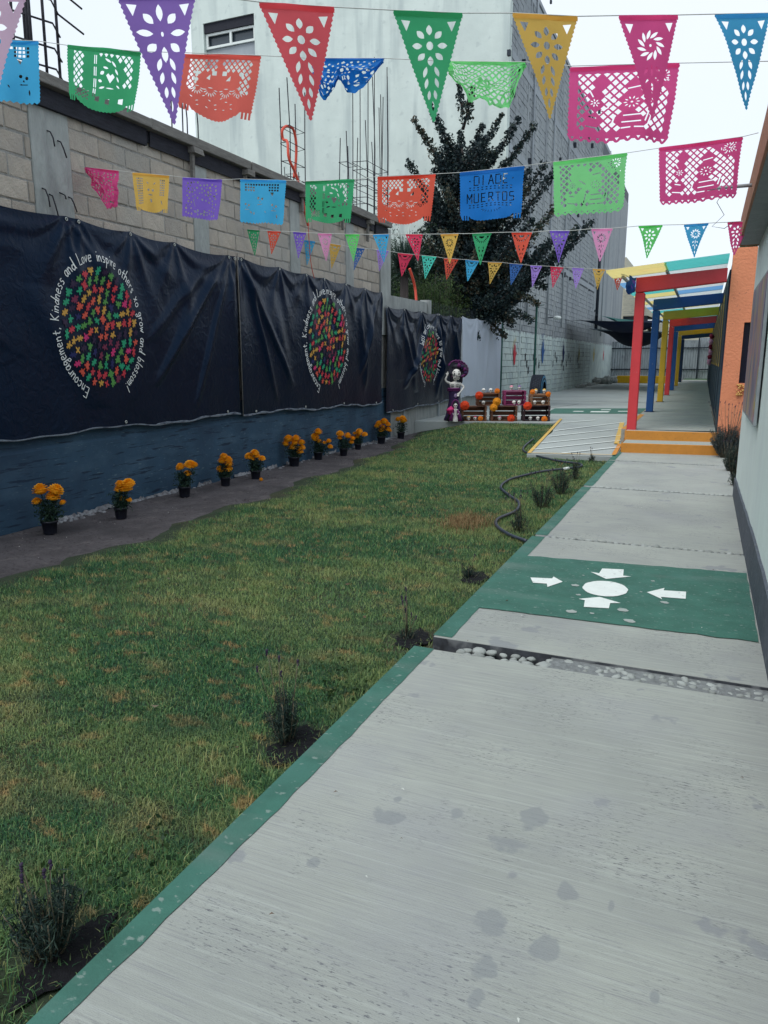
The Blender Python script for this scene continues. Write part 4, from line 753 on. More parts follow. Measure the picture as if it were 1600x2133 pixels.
for c in vcols[1:]:
    m = MB(); m.box(SX-.1, SX+.012, c, c+.22, .0, 12.98, j=.004); m.build('column', M('far_block'), tb)
for b in bands[1:]:
    m = MB(); m.box(SX-.1, SX+.016, fy+.32, 43.3, b-.13, b+.1, j=.004); m.build('ring_beam', M('far_concrete'), tb)
m = MB(); m.box(SX-.1, SX+.008, 43.3, 57.9, -.2, 2.55); m.box(SX-.1, SX+.008, 43.3, 57.9, 2.56, 12.3); m.build('rendered_wall', M('far_block'), tb)
m = MB()
for k in range(46):
    y = random.choice(vcols)+random.choice([-.25, .3, 1.2, 1.6]); z = random.choice(bands[1:])+random.choice([-.2, .15, .9, -1.1]); s = random.uniform(.05, .1)
    m.box(SX, SX+s*1.3, y, y+s*1.6, z-s, z+s)
m.build('beam_stub', M('dark_steel'), tb, kind='stuff')
for y in (26.6, 30.2, 33.4, 46.5):
    m = MB(); m.tube([(SX+.06, y, 13.1), (SX+.06, y+.0, 6.5), (SX+.07, y+.02, 2.9)], .035, 6); m.build('drain_pipe', M('far_concrete'), tb)
m = MB(); m.tube([(SX+.08, 44.3, 8.4), (SX+.08, 44.3, 3.2)], .09, 6); m.build('downpipe', M('dark_steel'), tb)
m = MB(); m.box(SX-.35, SX+.03, fy-.02, 43.3, 12.98, 13.12); m.build('parapet', M('far_concrete'), tb)
m = MB(); m.lathe([(.0, 0), (.55, .02), (.6, .1), (.6, .9), (.5, 1.1), (.15, 1.3), (.0, 1.31)], (-7.2, 29.5, 13.0), 14); m.build('water_tank', M('skin_metal'), label='rounded roof tank on top of the tall block building', cat='water tank')
# painted marks on the limewashed wall: hand prints and small foot prints
hand = [(-.28, -.5), (-.1, -.75), (.1, -.75), (.26, -.5), (.32, -.1), (.62, .2), (.52, .34), (.26, .14), (.3, .75), (.17, .8), (.12, .3), (.07, .95), (-.07, .95), (-.09, .3), (-.19, .85), (-.31, .78), (-.25, .2), (-.4, .55), (-.52, .45), (-.38, -.05)]
HC = dict(red=(205, 55, 70), blue=(45, 95, 160), navy=(40, 55, 100), olive=(165, 160, 85), yellow=(225, 195, 60), pink=(230, 70, 95))
for k, (c, x, y, z1, z0) in enumerate(D['wall marks']):
    sc = (z1-z0)/1.7; w = 1.0 if k < 2 else .9
    mt = mat('wallprint '+c, tuple(.8*v for v in lin(HC[c])), .8, .08, 8)
    m = MB(); m.add([(SX+.024, y+a*sc*1.1*w, (z0+z1)/2-.05+b*sc) for a, b in hand], [tuple(range(len(hand)))]); m.build('painted_hand', mt, tb)
    m = MB()
    for q in range(9 if k < 4 else 3):
        a, b = random.uniform(-.7, .3), random.uniform(.3, 1.25)
        m.box(SX+.018, SX+.022, y+a*sc*w, y+(a+.05)*sc*w, (z0+z1)/2+b*sc, (z0+z1)/2+(b+random.uniform(.1, .35))*sc)
    m.build('painted_fingers', mat('wallprint pale '+c, tuple(.5*v+.25 for v in lin(HC['yellow' if k == 0 else c])), .8, .08, 8), tb)
fm_ = MB()
for x, y, z in D['small marks']:
    s = .14; fm_ = MB()
    fm_.add([(SX+.021, y+a*s*1.4, z+b*s) for a, b in [(-.3, -.9), (.3, -.9), (.4, -.2), (.25, .1), (.45, .8), (-.2, 1), (-.5, .5), (-.2, 0), (-.4, -.4)]], [tuple(range(9))])
    fm_.build('painted_footprint', M('dark_steel'), tb)
# rubble strip at the foot of that wall and the wall lamp
wl = thing('wall_lamp', 'small white flood lamp on a bracket on the block side wall', 'lamp', (SX, 30.5, 3.15))
m = MB(); m.tube([(0, 0, 0), (.3, 0, .02)], .02, 5); m.build('bracket', M('dark_steel'), wl)
m = MB(); m.ball((.42, 0, 0), .16, 10, 6, sc=(1, 1.5, .5)); m.build('lamp_head', M('white_paint'), wl)

# far end: corrugated fence, block building behind it, rubble, yellow bench block
ff = thing('corrugated_fence', 'grey corrugated sheet metal fence closing the far end of the yard', 'fence')
def corr(x0, x1, y, z0, z1, pitch=.16, amp=.03):
    m = MB(); n = int((x1-x0)/pitch*6); vs = []
    for i in range(n+1):
        x = x0+(x1-x0)*i/n; yy = y-amp*math.sin(2*math.pi*(x/pitch)); vs += [(x, yy, z0), (x, yy, z1)]
    return m.add(vs, [(2*i, 2*i+2, 2*i+3, 2*i+1) for i in range(n)], 0, True)
x = -6.0; k = 0
while x < 2.0:
    w = random.uniform(.75, .95); zt_ = 2.7+random.uniform(-.05, .25)
    corr(x, x+w+.03, 53.2-.03*(k % 2), .0, zt_).build('sheet', M('galvanised'), ff); x += w; k += 1
for z in (.9, 2.28):
    m = MB(); m.tube([(-6, 53.1, z), (2, 53.1, z+.03)], .04, 6); m.build('rail', M('dark_steel'), ff)
m = MB(); m.box(-.62, -.54, 53.0, 53.08, .0, 2.9); m.build('post', M('dark_steel'), ff)
gg = MB(); gg.box(-1.3, 3, 50.6, 53.3, -.1, .32); gg.build('far_grass_bed', mat('far_grass', (.05, .12, .045), .9, .4, 9, bump=.8, coord='World'), kind='structure')
fbld = thing('far_building', 'pale block house with a dark opening behind the far corrugated fence', 'building')
m = MB(); m.box(-6.9, -6.12, 60, 66, -.2, 9); m.box(-3.9, 3, 60, 66, -.2, 4.2); m.box(-6.119, -4.35, 60, 66, 4.75, 6.6); m.box(-6.119, -4.3, 60, 66, -.2, 4.0)
m.hexa([(-4.349, 60, 4.75), (-3.2, 60, 4.3), (-3.2, 66, 4.3), (-4.349, 66, 4.75)], [(-4.349, 60, 6.6), (-3.2, 60, 5.1), (-3.2, 66, 5.1), (-4.349, 66, 6.6)])
m.build('wall', mat('cream_block', (.48, .47, .38), .9, .08, 2, coord='World', stains=[(4, .55, .65, (.33, .33, .29), .6, (1, 1, 3))]), fbld)
m = MB(); m.box(-6.119, -4.35, 60.3, 60.4, 4.0, 4.75); m.build('window', M('dark_glass'), fbld)
m = MB()
for r_ in range(12):
    z = 4.8+.15*r_; m.box(-6.1, -4.4, 59.985, 60.0, z, z+.012)
m.build('course_joint', M('far_concrete'), fbld)
yb = MB(); yb.box(-4.95, -1.9, 47.4, 48.0, .15, .58); bevel(yb.build('bench_block', mat('yellow_block', (.72, .42, .02), .7, .1, 6), label='low yellow painted concrete block in front of the corrugated fence', cat='bench'), .02)
rb = MB()
for k in range(120):
    r = random.uniform(.05, .18); rb.ball((random.uniform(-5.9, -5.0), random.uniform(44.5, 51.5), .15+random.uniform(0, .25)), r, 6, 4, lump=.5)
for k in range(40):
    r = random.uniform(.05, .13); rb.ball((random.uniform(-5.9, -5.7), random.uniform(38, 45), .15+random.uniform(0, .05)), r, 6, 4, lump=.5)
rb.build('rubble', M('pebble'), label='heap of stone rubble in the corner by the far fence', cat='rubble', kind='stuff')

# shade sails
mat('sail_navy', (.008, .014, .04), .75, .2, 4, transl=.1); mat('sail_teal', (.02, .14, .13), .75, .2, 4, transl=.2); mat('sail_edge', (.35, .42, .48), .7, .1, 4)
def sail(label, P, mt, sag, edge=False):
    P = [Vector(p) for p in P]; cx = sum(P, Vector())/len(P); n = 14
    s = thing('shade_sail', label, 'shade sail', cx); m = MB(); vs = {}; L_ = []
    def pt(a, b):   # bilinear patch with pulled-in edges
        q = P[0]*(1-a)*(1-b)+P[1]*a*(1-b)+P[2]*a*b+P[3]*(1-a)*b
        c = 1-.28*(4*a*(1-a))*(abs(b-.5)*2)**2; d = 1-.28*(4*b*(1-b))*(abs(a-.5)*2)**2
        q = cx+(q-cx)*min(c, 1)*min(d, 1); q.z -= sag*math.sin(math.pi*a)*math.sin(math.pi*b); return q-cx
    for i in range(n+1):
        for j in range(n+1): L_.append(pt(i/n, j/n))
    m.add(L_, [(i*(n+1)+j, (i+1)*(n+1)+j, (i+1)*(n+1)+j+1, i*(n+1)+j+1) for i in range(n) for j in range(n)], 0, True); m.build('membrane', M(mt), s)
    if edge:
        m = MB(); m.tube([pt(i/n, 0) for i in range(n+1)], .03, 5); m.build('edge_webbing', M('sail_edge'), s)
    for c in P:
        m = MB(); q = c-cx; m.tube([q, q*1.08], .015, 4); m.build('corner_strap', M('dark_steel'), s)
sail('upper dark navy shade sail stretched from the block wall over the far yard', [(-5.9, 35.0, 3.28), (-1.7, 31.5, 2.92), (-1.5, 40, 3.45), (-5.6, 46, 3.7)], 'sail_navy', .55)
sail('teal shade sail showing above the dark navy ones at the far wall', [(-5.8, 43.6, 3.95), (-4.6, 42.5, 3.55), (-2.2, 46, 3.55), (-5.6, 50, 4.1)], 'sail_teal', .2)
sail('lower dark navy shade sail with a pale front edge over the far yard', [(-5.3, 38.5, 3.0), (-1.6, 33.5, 2.66), (-1.6, 41.5, 2.8), (-5.0, 47, 2.55)], 'sail_navy', .6, True)

# ------------------------------------------------------------------ covered corridor
def rbox(name, mt, par, *b, w=.012):
    m = MB(); m.box(*b); return bevel(m.build(name, mt, par), w)
PC = dict(red=(.58, .05, .06), blue=(.02, .085, .27), yellow=(.58, .36, .03), navy=(.012, .03, .07))
for k, c in PC.items(): mat('post '+k, c, .6, .08, 3, bump=.12, bscale=20, coord='World', stains=[(14, .66, .72, (.3, .3, .3), .25, (1, 1, 1))])
posts = [(13.60, 'red'), (18.5, 'blue'), (23.1, 'yellow'), (27.7, 'red'), (32.3, 'blue'), (38.0, 'yellow'), (44.4, 'navy')]
ORD = ['nearest red', 'second, blue', 'third, yellow', 'fourth, dark red', 'fifth, blue', 'sixth, yellow', 'farthest, dark navy']
def wallx(y): return .275-.004*(y-14)
for i, (y, c) in enumerate(posts):
    px = -1.24-.006*max(0, y-20)+(.03 if i == 0 else 0); w = .155
    t = thing('corridor_frame', ORD[i]+' post and beam frame of the covered corridor', 'post frame', (px, y, FL), 0, 'painted frames of the covered corridor')
    rbox('post', M('post '+c), t, 0, w, 0, .17, (-.16 if i == 0 else 0), 2.86-FL-.245)
    m = MB(); m.box(-.03, w+.03, -.03, .20, (-.158 if i == 0 else .001), (-.15 if i == 0 else .012)); m.build('base_plate', M('dark_steel'), t)
    zL, zR = 2.86-FL, 2.96-FL; xr = wallx(y)-px-(.09 if i == 0 else -.02)
    m = MB(); m.hexa([(0, 0, zL-.243), (xr, 0, zR-.215), (xr, .17, zR-.215), (0, .17, zL-.243)], [(0, 0, zL), (xr, 0, zR), (xr, .17, zR), (0, .17, zL)]); bevel(m.build('beam', M('post '+c), t), .01)
# polycarbonate roof of short coloured sheets
def sheet_mat(name, c):
    m = bpy.data.materials.new(name); m.use_nodes = True; n = m.node_tree; L = n.links; p = n.nodes['Principled BSDF']
    p.inputs['Base Color'].default_value = c+(1,); p.inputs['Roughness'].default_value = .35
    tr = n.nodes.new('ShaderNodeBsdfTranslucent'); tr.inputs[0].default_value = tuple(min(1, v*1.15) for v in c)+(1,)
    tp = n.nodes.new('ShaderNodeBsdfTransparent'); tp.inputs[0].default_value = tuple(min(1, v*1.3) for v in c)+(1,)
    a = n.nodes.new('ShaderNodeMixShader'); a.inputs[0].default_value = .5; b = n.nodes.new('ShaderNodeMixShader'); b.inputs[0].default_value = .05
    L.new(p.outputs[0], a.inputs[1]); L.new(tr.outputs[0], a.inputs[2]); L.new(a.outputs[0], b.inputs[1]); L.new(tp.outputs[0], b.inputs[2])
    g = n.nodes.new('ShaderNodeNewGeometry'); nz = n.nodes.new('ShaderNodeTexNoise'); nz.inputs['Scale'].default_value = 4; nz.inputs['Detail'].default_value = 5
    L.new(g.outputs['Position'], nz.inputs['Vector']); r = n.nodes.new('ShaderNodeMix'); r.data_type = 'RGBA'; r.inputs[6].default_value = c+(1,); r.inputs[7].default_value = tuple(v*.6+.06 for v in c)+(1,)
    mr = n.nodes.new('ShaderNodeMapRange'); mr.inputs[1].default_value = .5; mr.inputs[2].default_value = .75; L.new(nz.outputs['Fac'], mr.inputs[0]); L.new(mr.outputs[0], r.inputs[0])
    L.new(r.outputs[2], p.inputs['Base Color']); L.new(b.outputs[0], n.nodes['Material Output'].inputs[0]); MATS[name] = m
sheet_mat('sheet yellow', (.86, .74, .30)); sheet_mat('sheet teal', (.12, .60, .57)); sheet_mat('sheet clear', (.72, .76, .76)); sheet_mat('sheet blue', (.20, .44, .74))
roof = thing('corridor_roof', 'corrugated roof of yellow, teal, blue and clear plastic sheets over the corridor', 'roof')
seqL = ['yellow', 'clear', 'blue', 'clear', 'teal', 'yellow', 'clear']; seqR = ['teal', 'clear', 'teal', 'yellow', 'clear', 'blue', 'clear']
def rzf(x): return 2.94+(x+1.62)*.09
y = 13.15; k = 0
while y < 46:
    for s, (x0, x1) in enumerate(((-1.66, -.73), (-.76, .19))):
        c = (seqL, seqR)[s][k % 7]; m = MB(); n = 36; vs = []; yl = 1.06
        for i in range(n+1):
            yy = y+yl*i/n; zz = .022*math.sin(2*math.pi*yy/.18)+.004*(s)
            x1_ = min(x1, wallx(yy)-.02)
            vs += [(x0, yy, rzf(x0)+zz), (x1_, yy, rzf(x1_)+zz)]
        m.add(vs, [(2*i, 2*i+2, 2*i+3, 2*i+1) for i in range(n)], 0, True); m.build('roof_sheet', M('sheet '+c), roof)
    y += 1.0; k += 1
for x in (-1.45, -.745):
    m = MB(); m.hexa([(x-.02, 13.78, rzf(x)-.07), (x+.02, 13.78, rzf(x)-.07), (x+.02, 46, rzf(x)-.07), (x-.02, 46, rzf(x)-.07)], [(x-.02, 13.78, rzf(x)-.03), (x+.02, 13.78, rzf(x)-.03), (x+.02, 46, rzf(x)-.03), (x-.02, 46, rzf(x)-.03)]); m.build('rafter', M('skin_metal'), roof)
# classroom building: orange end wall, navy corridor wall with yellow window frames
cb = thing('classroom_building', 'orange end wall and dark navy corridor side of the low classroom building', 'building')
ox0, ox1 = .245, 3.6; wx0_, wx1_, wz0_, wz1_ = .50, 1.9, 1.13, 2.10; oy = 13.6
m = MB()
for b in [(ox0, wx0_, -.3, 3.26), (wx1_, ox1, -.3, 3.26), (wx0_, wx1_, -.3, wz0_), (wx0_, wx1_, wz1_, 3.26)]: m.box(b[0], b[1], oy, oy+.2, b[2], b[3])
m.build('end_wall', M('orange_wall'), cb)
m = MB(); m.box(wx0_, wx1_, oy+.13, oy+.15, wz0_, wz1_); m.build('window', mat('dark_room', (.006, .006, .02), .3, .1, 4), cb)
m = MB()
for k in range(120):
    m.ball((wx0_-.02+random.uniform(0, .5), oy-.03+random.uniform(-.02, .03), wz0_-.04-random.uniform(-.02, .15)), random.uniform(.012, .022), 5, 4, lump=.4)
m.build('garland', mat('gold_paper', (.62, .36, .12), .5, .3, 40), label='curled golden paper garland on the sill of the orange wall window', cat='garland')
m = MB(); m.box(.28, ox1, 13.81, 52, 3.05, 3.25); m.box(3.4, ox1, 13.81, 52, -.3, 3.05); m.build('roof_slab', M('soffit'), cb)
def cwall(name, mt, z0, z1, e=0., y0=13.81, y1=50):
    m = MB(); a, b = wallx(y0)-e, wallx(y1)-e; m.hexa([(a, y0, z0), (a+.2, y0, z0), (b+.2, y1, z0), (b, y1, z0)], [(a, y0, z1), (a+.2, y0, z1), (b+.2, y1, z1), (b, y1, z1)]); return m.build(name, mt, cb)
mat('navy_wall', (.02, .05, .075), .7, .12, 3, bump=.15, coord='World'); mat('navy_dark', (.01, .024, .05), .6, .15, 3, coord='World')
cwall('corridor_wall', M('navy_dark'), FL, 3.05); cwall('dado', M('navy_wall'), FL+.005, 1.34, .055); cwall('window_band', M('navy_dark'), 1.345, 2.95, .056)
for y in np.arange(15.2, 49, 2.32):
    m = MB(); a = wallx(y)-.05; m.box(a-.012, a+.04, y, y+.45, FL+.01, 2.9); m.build('pilaster', M('navy_dark'), cb)
    w_ = obj('window_frame', None, cb)
    y0, y1 = y+.6, y+2.1
    for b in [(y0, y0+.3, 1.38, 2.72), (y1-.3, y1, 1.38, 2.72), (y0+.3, y1-.3, 1.38, 1.43), (y0+.3, y1-.3, 2.64, 2.72)]:
        m = MB(); m.box(a-.014, a+.02, b[0], b[1], b[2], b[3]); m.build('frame_rail', M('post yellow'), w_)
    m = MB(); m.box(a-.011, a+.02, y0+.3, y1-.3, 1.43, 2.64); m.build('pane', M('dark_glass'), w_)
# paper fringe hanging from the door head further along
fr = thing('paper_decoration', 'red and pink fringed paper decoration hanging on the corridor wall', 'decoration', (wallx(27)-.16, 27, 1.3))
mat('paper_maroon', (.2, .01, .04), .7, .2, 20); mat('paper_pinkish', (.6, .3, .45), .7, .2, 20)
for k in range(6):
    m = MB(); s = .17
    m.ball((0, 0, .15+.16*k), .09, 8, 6, sc=(.8, 1.6, 1), lump=.8); m.build('paper_tuft', M('paper_maroon' if k % 2 else 'paper_pinkish'), fr)
m = MB()
for k in range(240):
    y, x = random.uniform(13.9, 16), random.uniform(.35, 2.0); m.ball((x, y, 3.27+random.uniform(0, .12)), random.uniform(.03, .07), 5, 4, lump=.6)
m.build('roof_plants', mat('roof_leaf', (.03, .06, .03), .8, .4, 20), label='low dark green plants growing on the roof edge above the orange wall', cat='plants', kind='stuff')
# bundle tied where the lowest string meets the red frame
bd = thing('tied_bundle', 'dark blue crumpled paper bundle tied to the corner of the red frame', 'bundle', (-1.27, 13.5, 2.72))
m = MB(); m.ball((0, 0, 0), .085, 12, 8, sc=(.9, .9, 1.5), lump=.9); m.build('paper', M('tissue navy'), bd)
m = MB(); m.ball((.03, -.03, .0), .05, 9, 6, sc=(.9, .9, 1.7), lump=.9); m.build('paper_fold', M('tissue violet'), bd)
m = MB(); m.tube([(0, 0, .1), (-.1, .02, .18), (-.18, 0, .2)], .006, 4); m.build('tail', M('string'), bd)

# ------------------------------------------------------------------ near white building on the right
wb = thing('white_building', 'white plastered wall with dark grey plinth and orange edged flat roof, along the path', 'building')
m = MB(); m.box(.40, 4.2, -3, 9.15, -.4, 2.679); m.build('wall', M('white_wall'), wb)
n = 110; m = MB(); vs = []
for k in range(n+1):
    y = -3+12.15*k/n; zt_ = .30+.012*noise.noise(Vector((y*2.5, 0, 0)))+.006*noise.noise(Vector((y*11, 0, 4)))-.10*max(0, (y-5.5)/3.6)
    vs += [(.383, y, -.1), (.383, y, zt_), (.402, y, zt_+.004)]
m.add(vs, [f for k in range(n) for f in ((3*k, 3*k+1, 3*k+4, 3*k+3), (3*k+1, 3*k+2, 3*k+5, 3*k+4))])
m.add([(.383, 9.15, -.1), (.383, 9.15, .2), (.8, 9.156, .2), (.8, 9.156, -.1)], [(0, 1, 2, 3)]); m.build('plinth', M('plinth'), wb)
m = MB(); m.box(.225, 4.3, -3, 8.95, 2.68, 2.90); m.build('roof_slab', M('soffit'), wb)
m = MB(); m.box(.205, .224, -3, 8.95, 2.672, 2.955); m.box(.205, 4.3, 8.951, 8.97, 2.672, 2.955); bevel(m.build('fascia', M('fascia_orange'), wb), .004)
m = MB(); m.tube([(.25, 4.55, 2.93), (.21, 4.55, 3.22), (.30, 4.2, 3.35)], .012, 6); m.build('rod', M('dark_steel'), wb)
m = MB(); m.tube([(.25, 6.6, 2.80), (-.12, 6.6, 2.80)], .014, 6); m.build('spout', M('skin_metal'), wb)
m = MB(); m.tube([(.02, 6.6, 2.79), (-.03, 6.62, 2.7), (.03, 6.6, 2.6), (-.05, 6.6, 2.52), (.04, 6.6, 2.5), (.1, 6.7, 2.56)], .0025, 4); m.build('wire', M('rebar'), wb)
# poster / painted board
pb = thing('painted_board', 'long board with a blurred multicoloured painting, fixed low on the white wall', 'board', (.375, 7.35, 1.6))
m = MB(); m.box(-.012, .012, -.98, .92, -.6, .57); bevel(m.build('backing', M('skin_metal'), pb), .004)
pm = bpy.data.materials.new('abstract_print'); pm.use_nodes = True; n_ = pm.node_tree; L = n_.links; p = n_.nodes['Principled BSDF']; p.inputs['Roughness'].default_value = .35
t_ = n_.nodes.new('ShaderNodeTexCoord'); mp = n_.nodes.new('ShaderNodeMapping'); mp.inputs['Scale'].default_value = (1, 2.4, .7); z_ = n_.nodes.new('ShaderNodeTexNoise'); z_.inputs['Scale'].default_value = 2.2; z_.inputs['Detail'].default_value = 7; z_.inputs['Distortion'].default_value = .6
r = n_.nodes.new('ShaderNodeValToRGB'); els = [(.25, (.015, .02, .07)), (.38, (.06, .07, .16)), (.46, (.2, .21, .28)), (.53, (.36, .17, .22)), (.59, (.4, .32, .09)), (.66, (.2, .25, .32)), (.76, (.04, .05, .1))]
while len(r.color_ramp.elements) < len(els): r.color_ramp.elements.new(.5)
for e, (ps, c) in zip(r.color_ramp.elements, els): e.position = ps; e.color = c+(1,)
L.new(t_.outputs['Object'], mp.inputs[0]); L.new(mp.outputs[0], z_.inputs['Vector']); L.new(z_.outputs['Fac'], r.inputs[0]); L.new(r.outputs[0], p.inputs['Base Color'])
m = MB(); m.box(-.016, -.0125, -.95, .9, -.57, .54); m.build('print', pm, pb)

# soil strip right of the path end
m = MB(); m.box(.375, .60, 9.16, 13.5, -.3, -.04); m.build('planting_bed', mat('soil', (.006, .0065, .009), .95, .4, 30, bump=1, coord='World'), kind='structure')

# ------------------------------------------------------------------ rebar columns and red conduit on the wall
def cage(label, y0, y1, zb, tops, depth=.16, bars=2, st=(), lean=0., grp='rebar columns standing on the block wall', x0=WX-.22):
    t = thing('rebar_column', label, 'rebar', (x0, (y0+y1)/2, zb), 0, grp)
    w = (y1-y0)/2; k = 0
    for yy in ([-w, w] if bars == 2 else np.linspace(-w, w, bars)):
        for xx in (0, depth):
            tp = tops[k % len(tops)]; k += 1
            m = MB(); m.tube([(xx, yy, -.1), (xx+.01, yy*.98, (tp-zb)*.5), (xx+random.uniform(-.03, .03), yy+lean+random.uniform(-.03, .03), tp-zb)], .0085, 5, cap=False); m.build('rebar', M('rebar'), t)
    for z in st:
        m = MB(); q = lambda: random.uniform(-.015, .015)
        m.tube([(0, -w, z-zb+q()), (depth, -w, z-zb+q()), (depth, w, z-zb+q()), (0, w, z-zb+q()), (0, -w, z-zb)], .006, 4, cap=False); m.build('stirrup', M('rebar'), t)
    return t
cage('rebar column with the red hose looped over it', 10.52, 10.98, 4.12, [5.5, 5.62, 5.4, 5.55], st=(4.25, 4.48, 4.72, 4.96), lean=.0)
cage('slim rebar column between the looped red hose and the widest bar cluster', 12.5, 12.88, 4.12, [5.3, 5.4, 5.25, 5.38], st=(4.3, 4.6, 4.9))
cage('widest and tallest cluster of rusty bars, right end of the block wall', 13.05, 14.0, 4.12, [6.55, 6.6, 6.6, 6.5, 5.9, 6.3, 5.6, 6.7], bars=4, depth=.3, st=(4.3, 4.42, 4.6, 4.72, 4.9, 5.02))
cage('rebar column farthest right, with one tall leaning bar', 14.02, 14.3, 4.05, [7.1, 6.4, 6.3, 7.0], st=(4.4, 4.7), lean=.05)
cage('tiny far rebar column left of the bar clusters, behind the wall', 14.05, 14.35, 4.1, [5.35, 5.3], st=(4.4, 4.6, 4.8, 5.0, 5.2), x0=-8.2)
cage('second tiny far rebar column, low, behind the wall', 14.7, 14.95, 4.1, [5.1, 5.0], st=(4.4, 4.7, 4.95), x0=-8.2)
cage('third tiny far rebar column, shortest, behind the wall', 16.2, 16.5, 4.1, [4.85, 4.8], st=(4.4, 4.7), x0=-8.4)
for i, (yy, tp) in enumerate([(7.95, 4.9), (8.1, 4.75)]):
    pass
cage('pair of thin bars rising behind the coral cut paper flag', 7.95, 8.25, 4.12, [5.0, 4.9, 4.8, 4.6], st=())
sc_ = thing('rebar_lattice', 'blurred lattice of thick bars and ties at the top left corner of the yard wall', 'rebar', (WX-.2, 5.95, 4.1), 0, 'rebar columns standing on the block wall')
for (y, x) in [(-.28, 0), (-.26, .2), (-.2, .1), (-.14, 0), (-.12, .22), (.16, .1)]:
    m = MB(); m.tube([(x, y, 0), (x, y+.02, 1.4)], .014, 6); m.build('rebar', M('rebar'), sc_)
for z in (.12, .3, .52, .72, .95, 1.12):
    m = MB(); m.tube([(0, -.32, z+.06), (.22, .0, z+.02), (.12, .18, z-.02)]+([(.12, .5, z-.08)] if z in (.72, .95) else []), .010, 5); m.build('tie', M('rebar'), sc_)
rc = thing('red_conduit', 'red flexible hose looped over a rebar column and hanging down the block wall', 'hose', (-6.0, 10.6, 4.2)); off = Vector(rc.location)
def smooth(P, n=6):
    P = [Vector(p) for p in P]; out = []
    for i in range(len(P)-1):
        a, b, c, d = P[max(0, i-1)], P[i], P[i+1], P[min(len(P)-1, i+2)]
        for k in range(n):
            t = k/n; out.append(.5*((2*b)+(c-a)*t+(2*a-5*b+4*c-d)*t*t+(-a+3*b-3*c+d)*t**3))
    return out+[P[-1]]
m = MB(); m.tube([p-off for p in smooth(D['conduit'][::-1]+[(-6.0, 10.35, 4.68)]+D['conduit2'][1:])], .021, 7); m.build('thick_hose', M('red_conduit'), rc)
m = MB(); m.tube([p-off for p in smooth(D['conduit3'])], .006, 5); m.build('thin_tail', M('red_conduit'), rc)

# ------------------------------------------------------------------ bunting
def pip(P, poly):
    x, y = P[:, 0], P[:, 1]; inside = np.zeros(len(P), bool); n = len(poly); j = n-1
    for i in range(n):
        xi, yi = poly[i]; xj, yj = poly[j]
        if abs(yj-yi) > 1e-12:
            c = ((yi > y) != (yj > y)) & (x < (xj-xi)*(y-yi)/(yj-yi)+xi); inside ^= c
        j = i
    return inside
def sheet2d(outline, holes, step):
    V = []; E = []
    for poly in [outline]+holes:
        b = len(V); n = len(poly); V += [Vector((x, y)) for x, y in poly]; E += [(b+i, b+(i+1) % n) for i in range(n)]
    xs = [p[0] for p in outline]; ys = [p[1] for p in outline]
    for gx in np.arange(min(xs)+step/2, max(xs), step):
        for gy in np.arange(min(ys)+step/2, max(ys), step): V.append(Vector((gx+random.uniform(-.2, .2)*step, gy+random.uniform(-.2, .2)*step)))
    v, e, f, *_ = delaunay_2d_cdt(V, E, [], 0, 1e-5)
    P = np.array([(a.x, a.y) for a in v]); T = np.array([t for t in f if len(t) == 3]); C = P[T].mean(1)
    keep = pip(C, outline)
    for h in holes:
        hx = [p[0] for p in h]; hy = [p[1] for p in h]
        near_ = keep & (C[:, 0] > min(hx)) & (C[:, 0] < max(hx)) & (C[:, 1] > min(hy)) & (C[:, 1] < max(hy))
        idx = np.nonzero(near_)[0]
        if len(idx): keep[idx[pip(C[idx], h)]] = False
    return P, T[keep]
def leaf(cx, cy, ln, wd, ang, n=5):
    ca, sa = math.cos(ang), math.sin(ang); pts = []
    for k in range(n): t = k/n; pts.append((t-.5, .5*max(0, math.sin(math.pi*t))**.8))
    for k in range(n): t = 1-k/n; pts.append((t-.5, -.5*max(0, math.sin(math.pi*t))**.8))
    return [(cx+ca*x*ln-sa*y*wd, cy+sa*x*ln+ca*y*wd) for x, y in pts]
def ell(cx, cy, rx, ry, n=10): return [(cx+rx*math.cos(2*math.pi*k/n), cy+ry*math.sin(2*math.pi*k/n)) for k in range(n)]
def bar(x0, y0, x1, y1, w):
    dx, dy = x1-x0, y1-y0; l = math.hypot(dx, dy); nx, ny = -dy/l*w/2, dx/l*w/2
    return [(x0+nx, y0+ny), (x0-nx, y0-ny), (x1-nx, y1-ny), (x1+nx, y1+ny)]
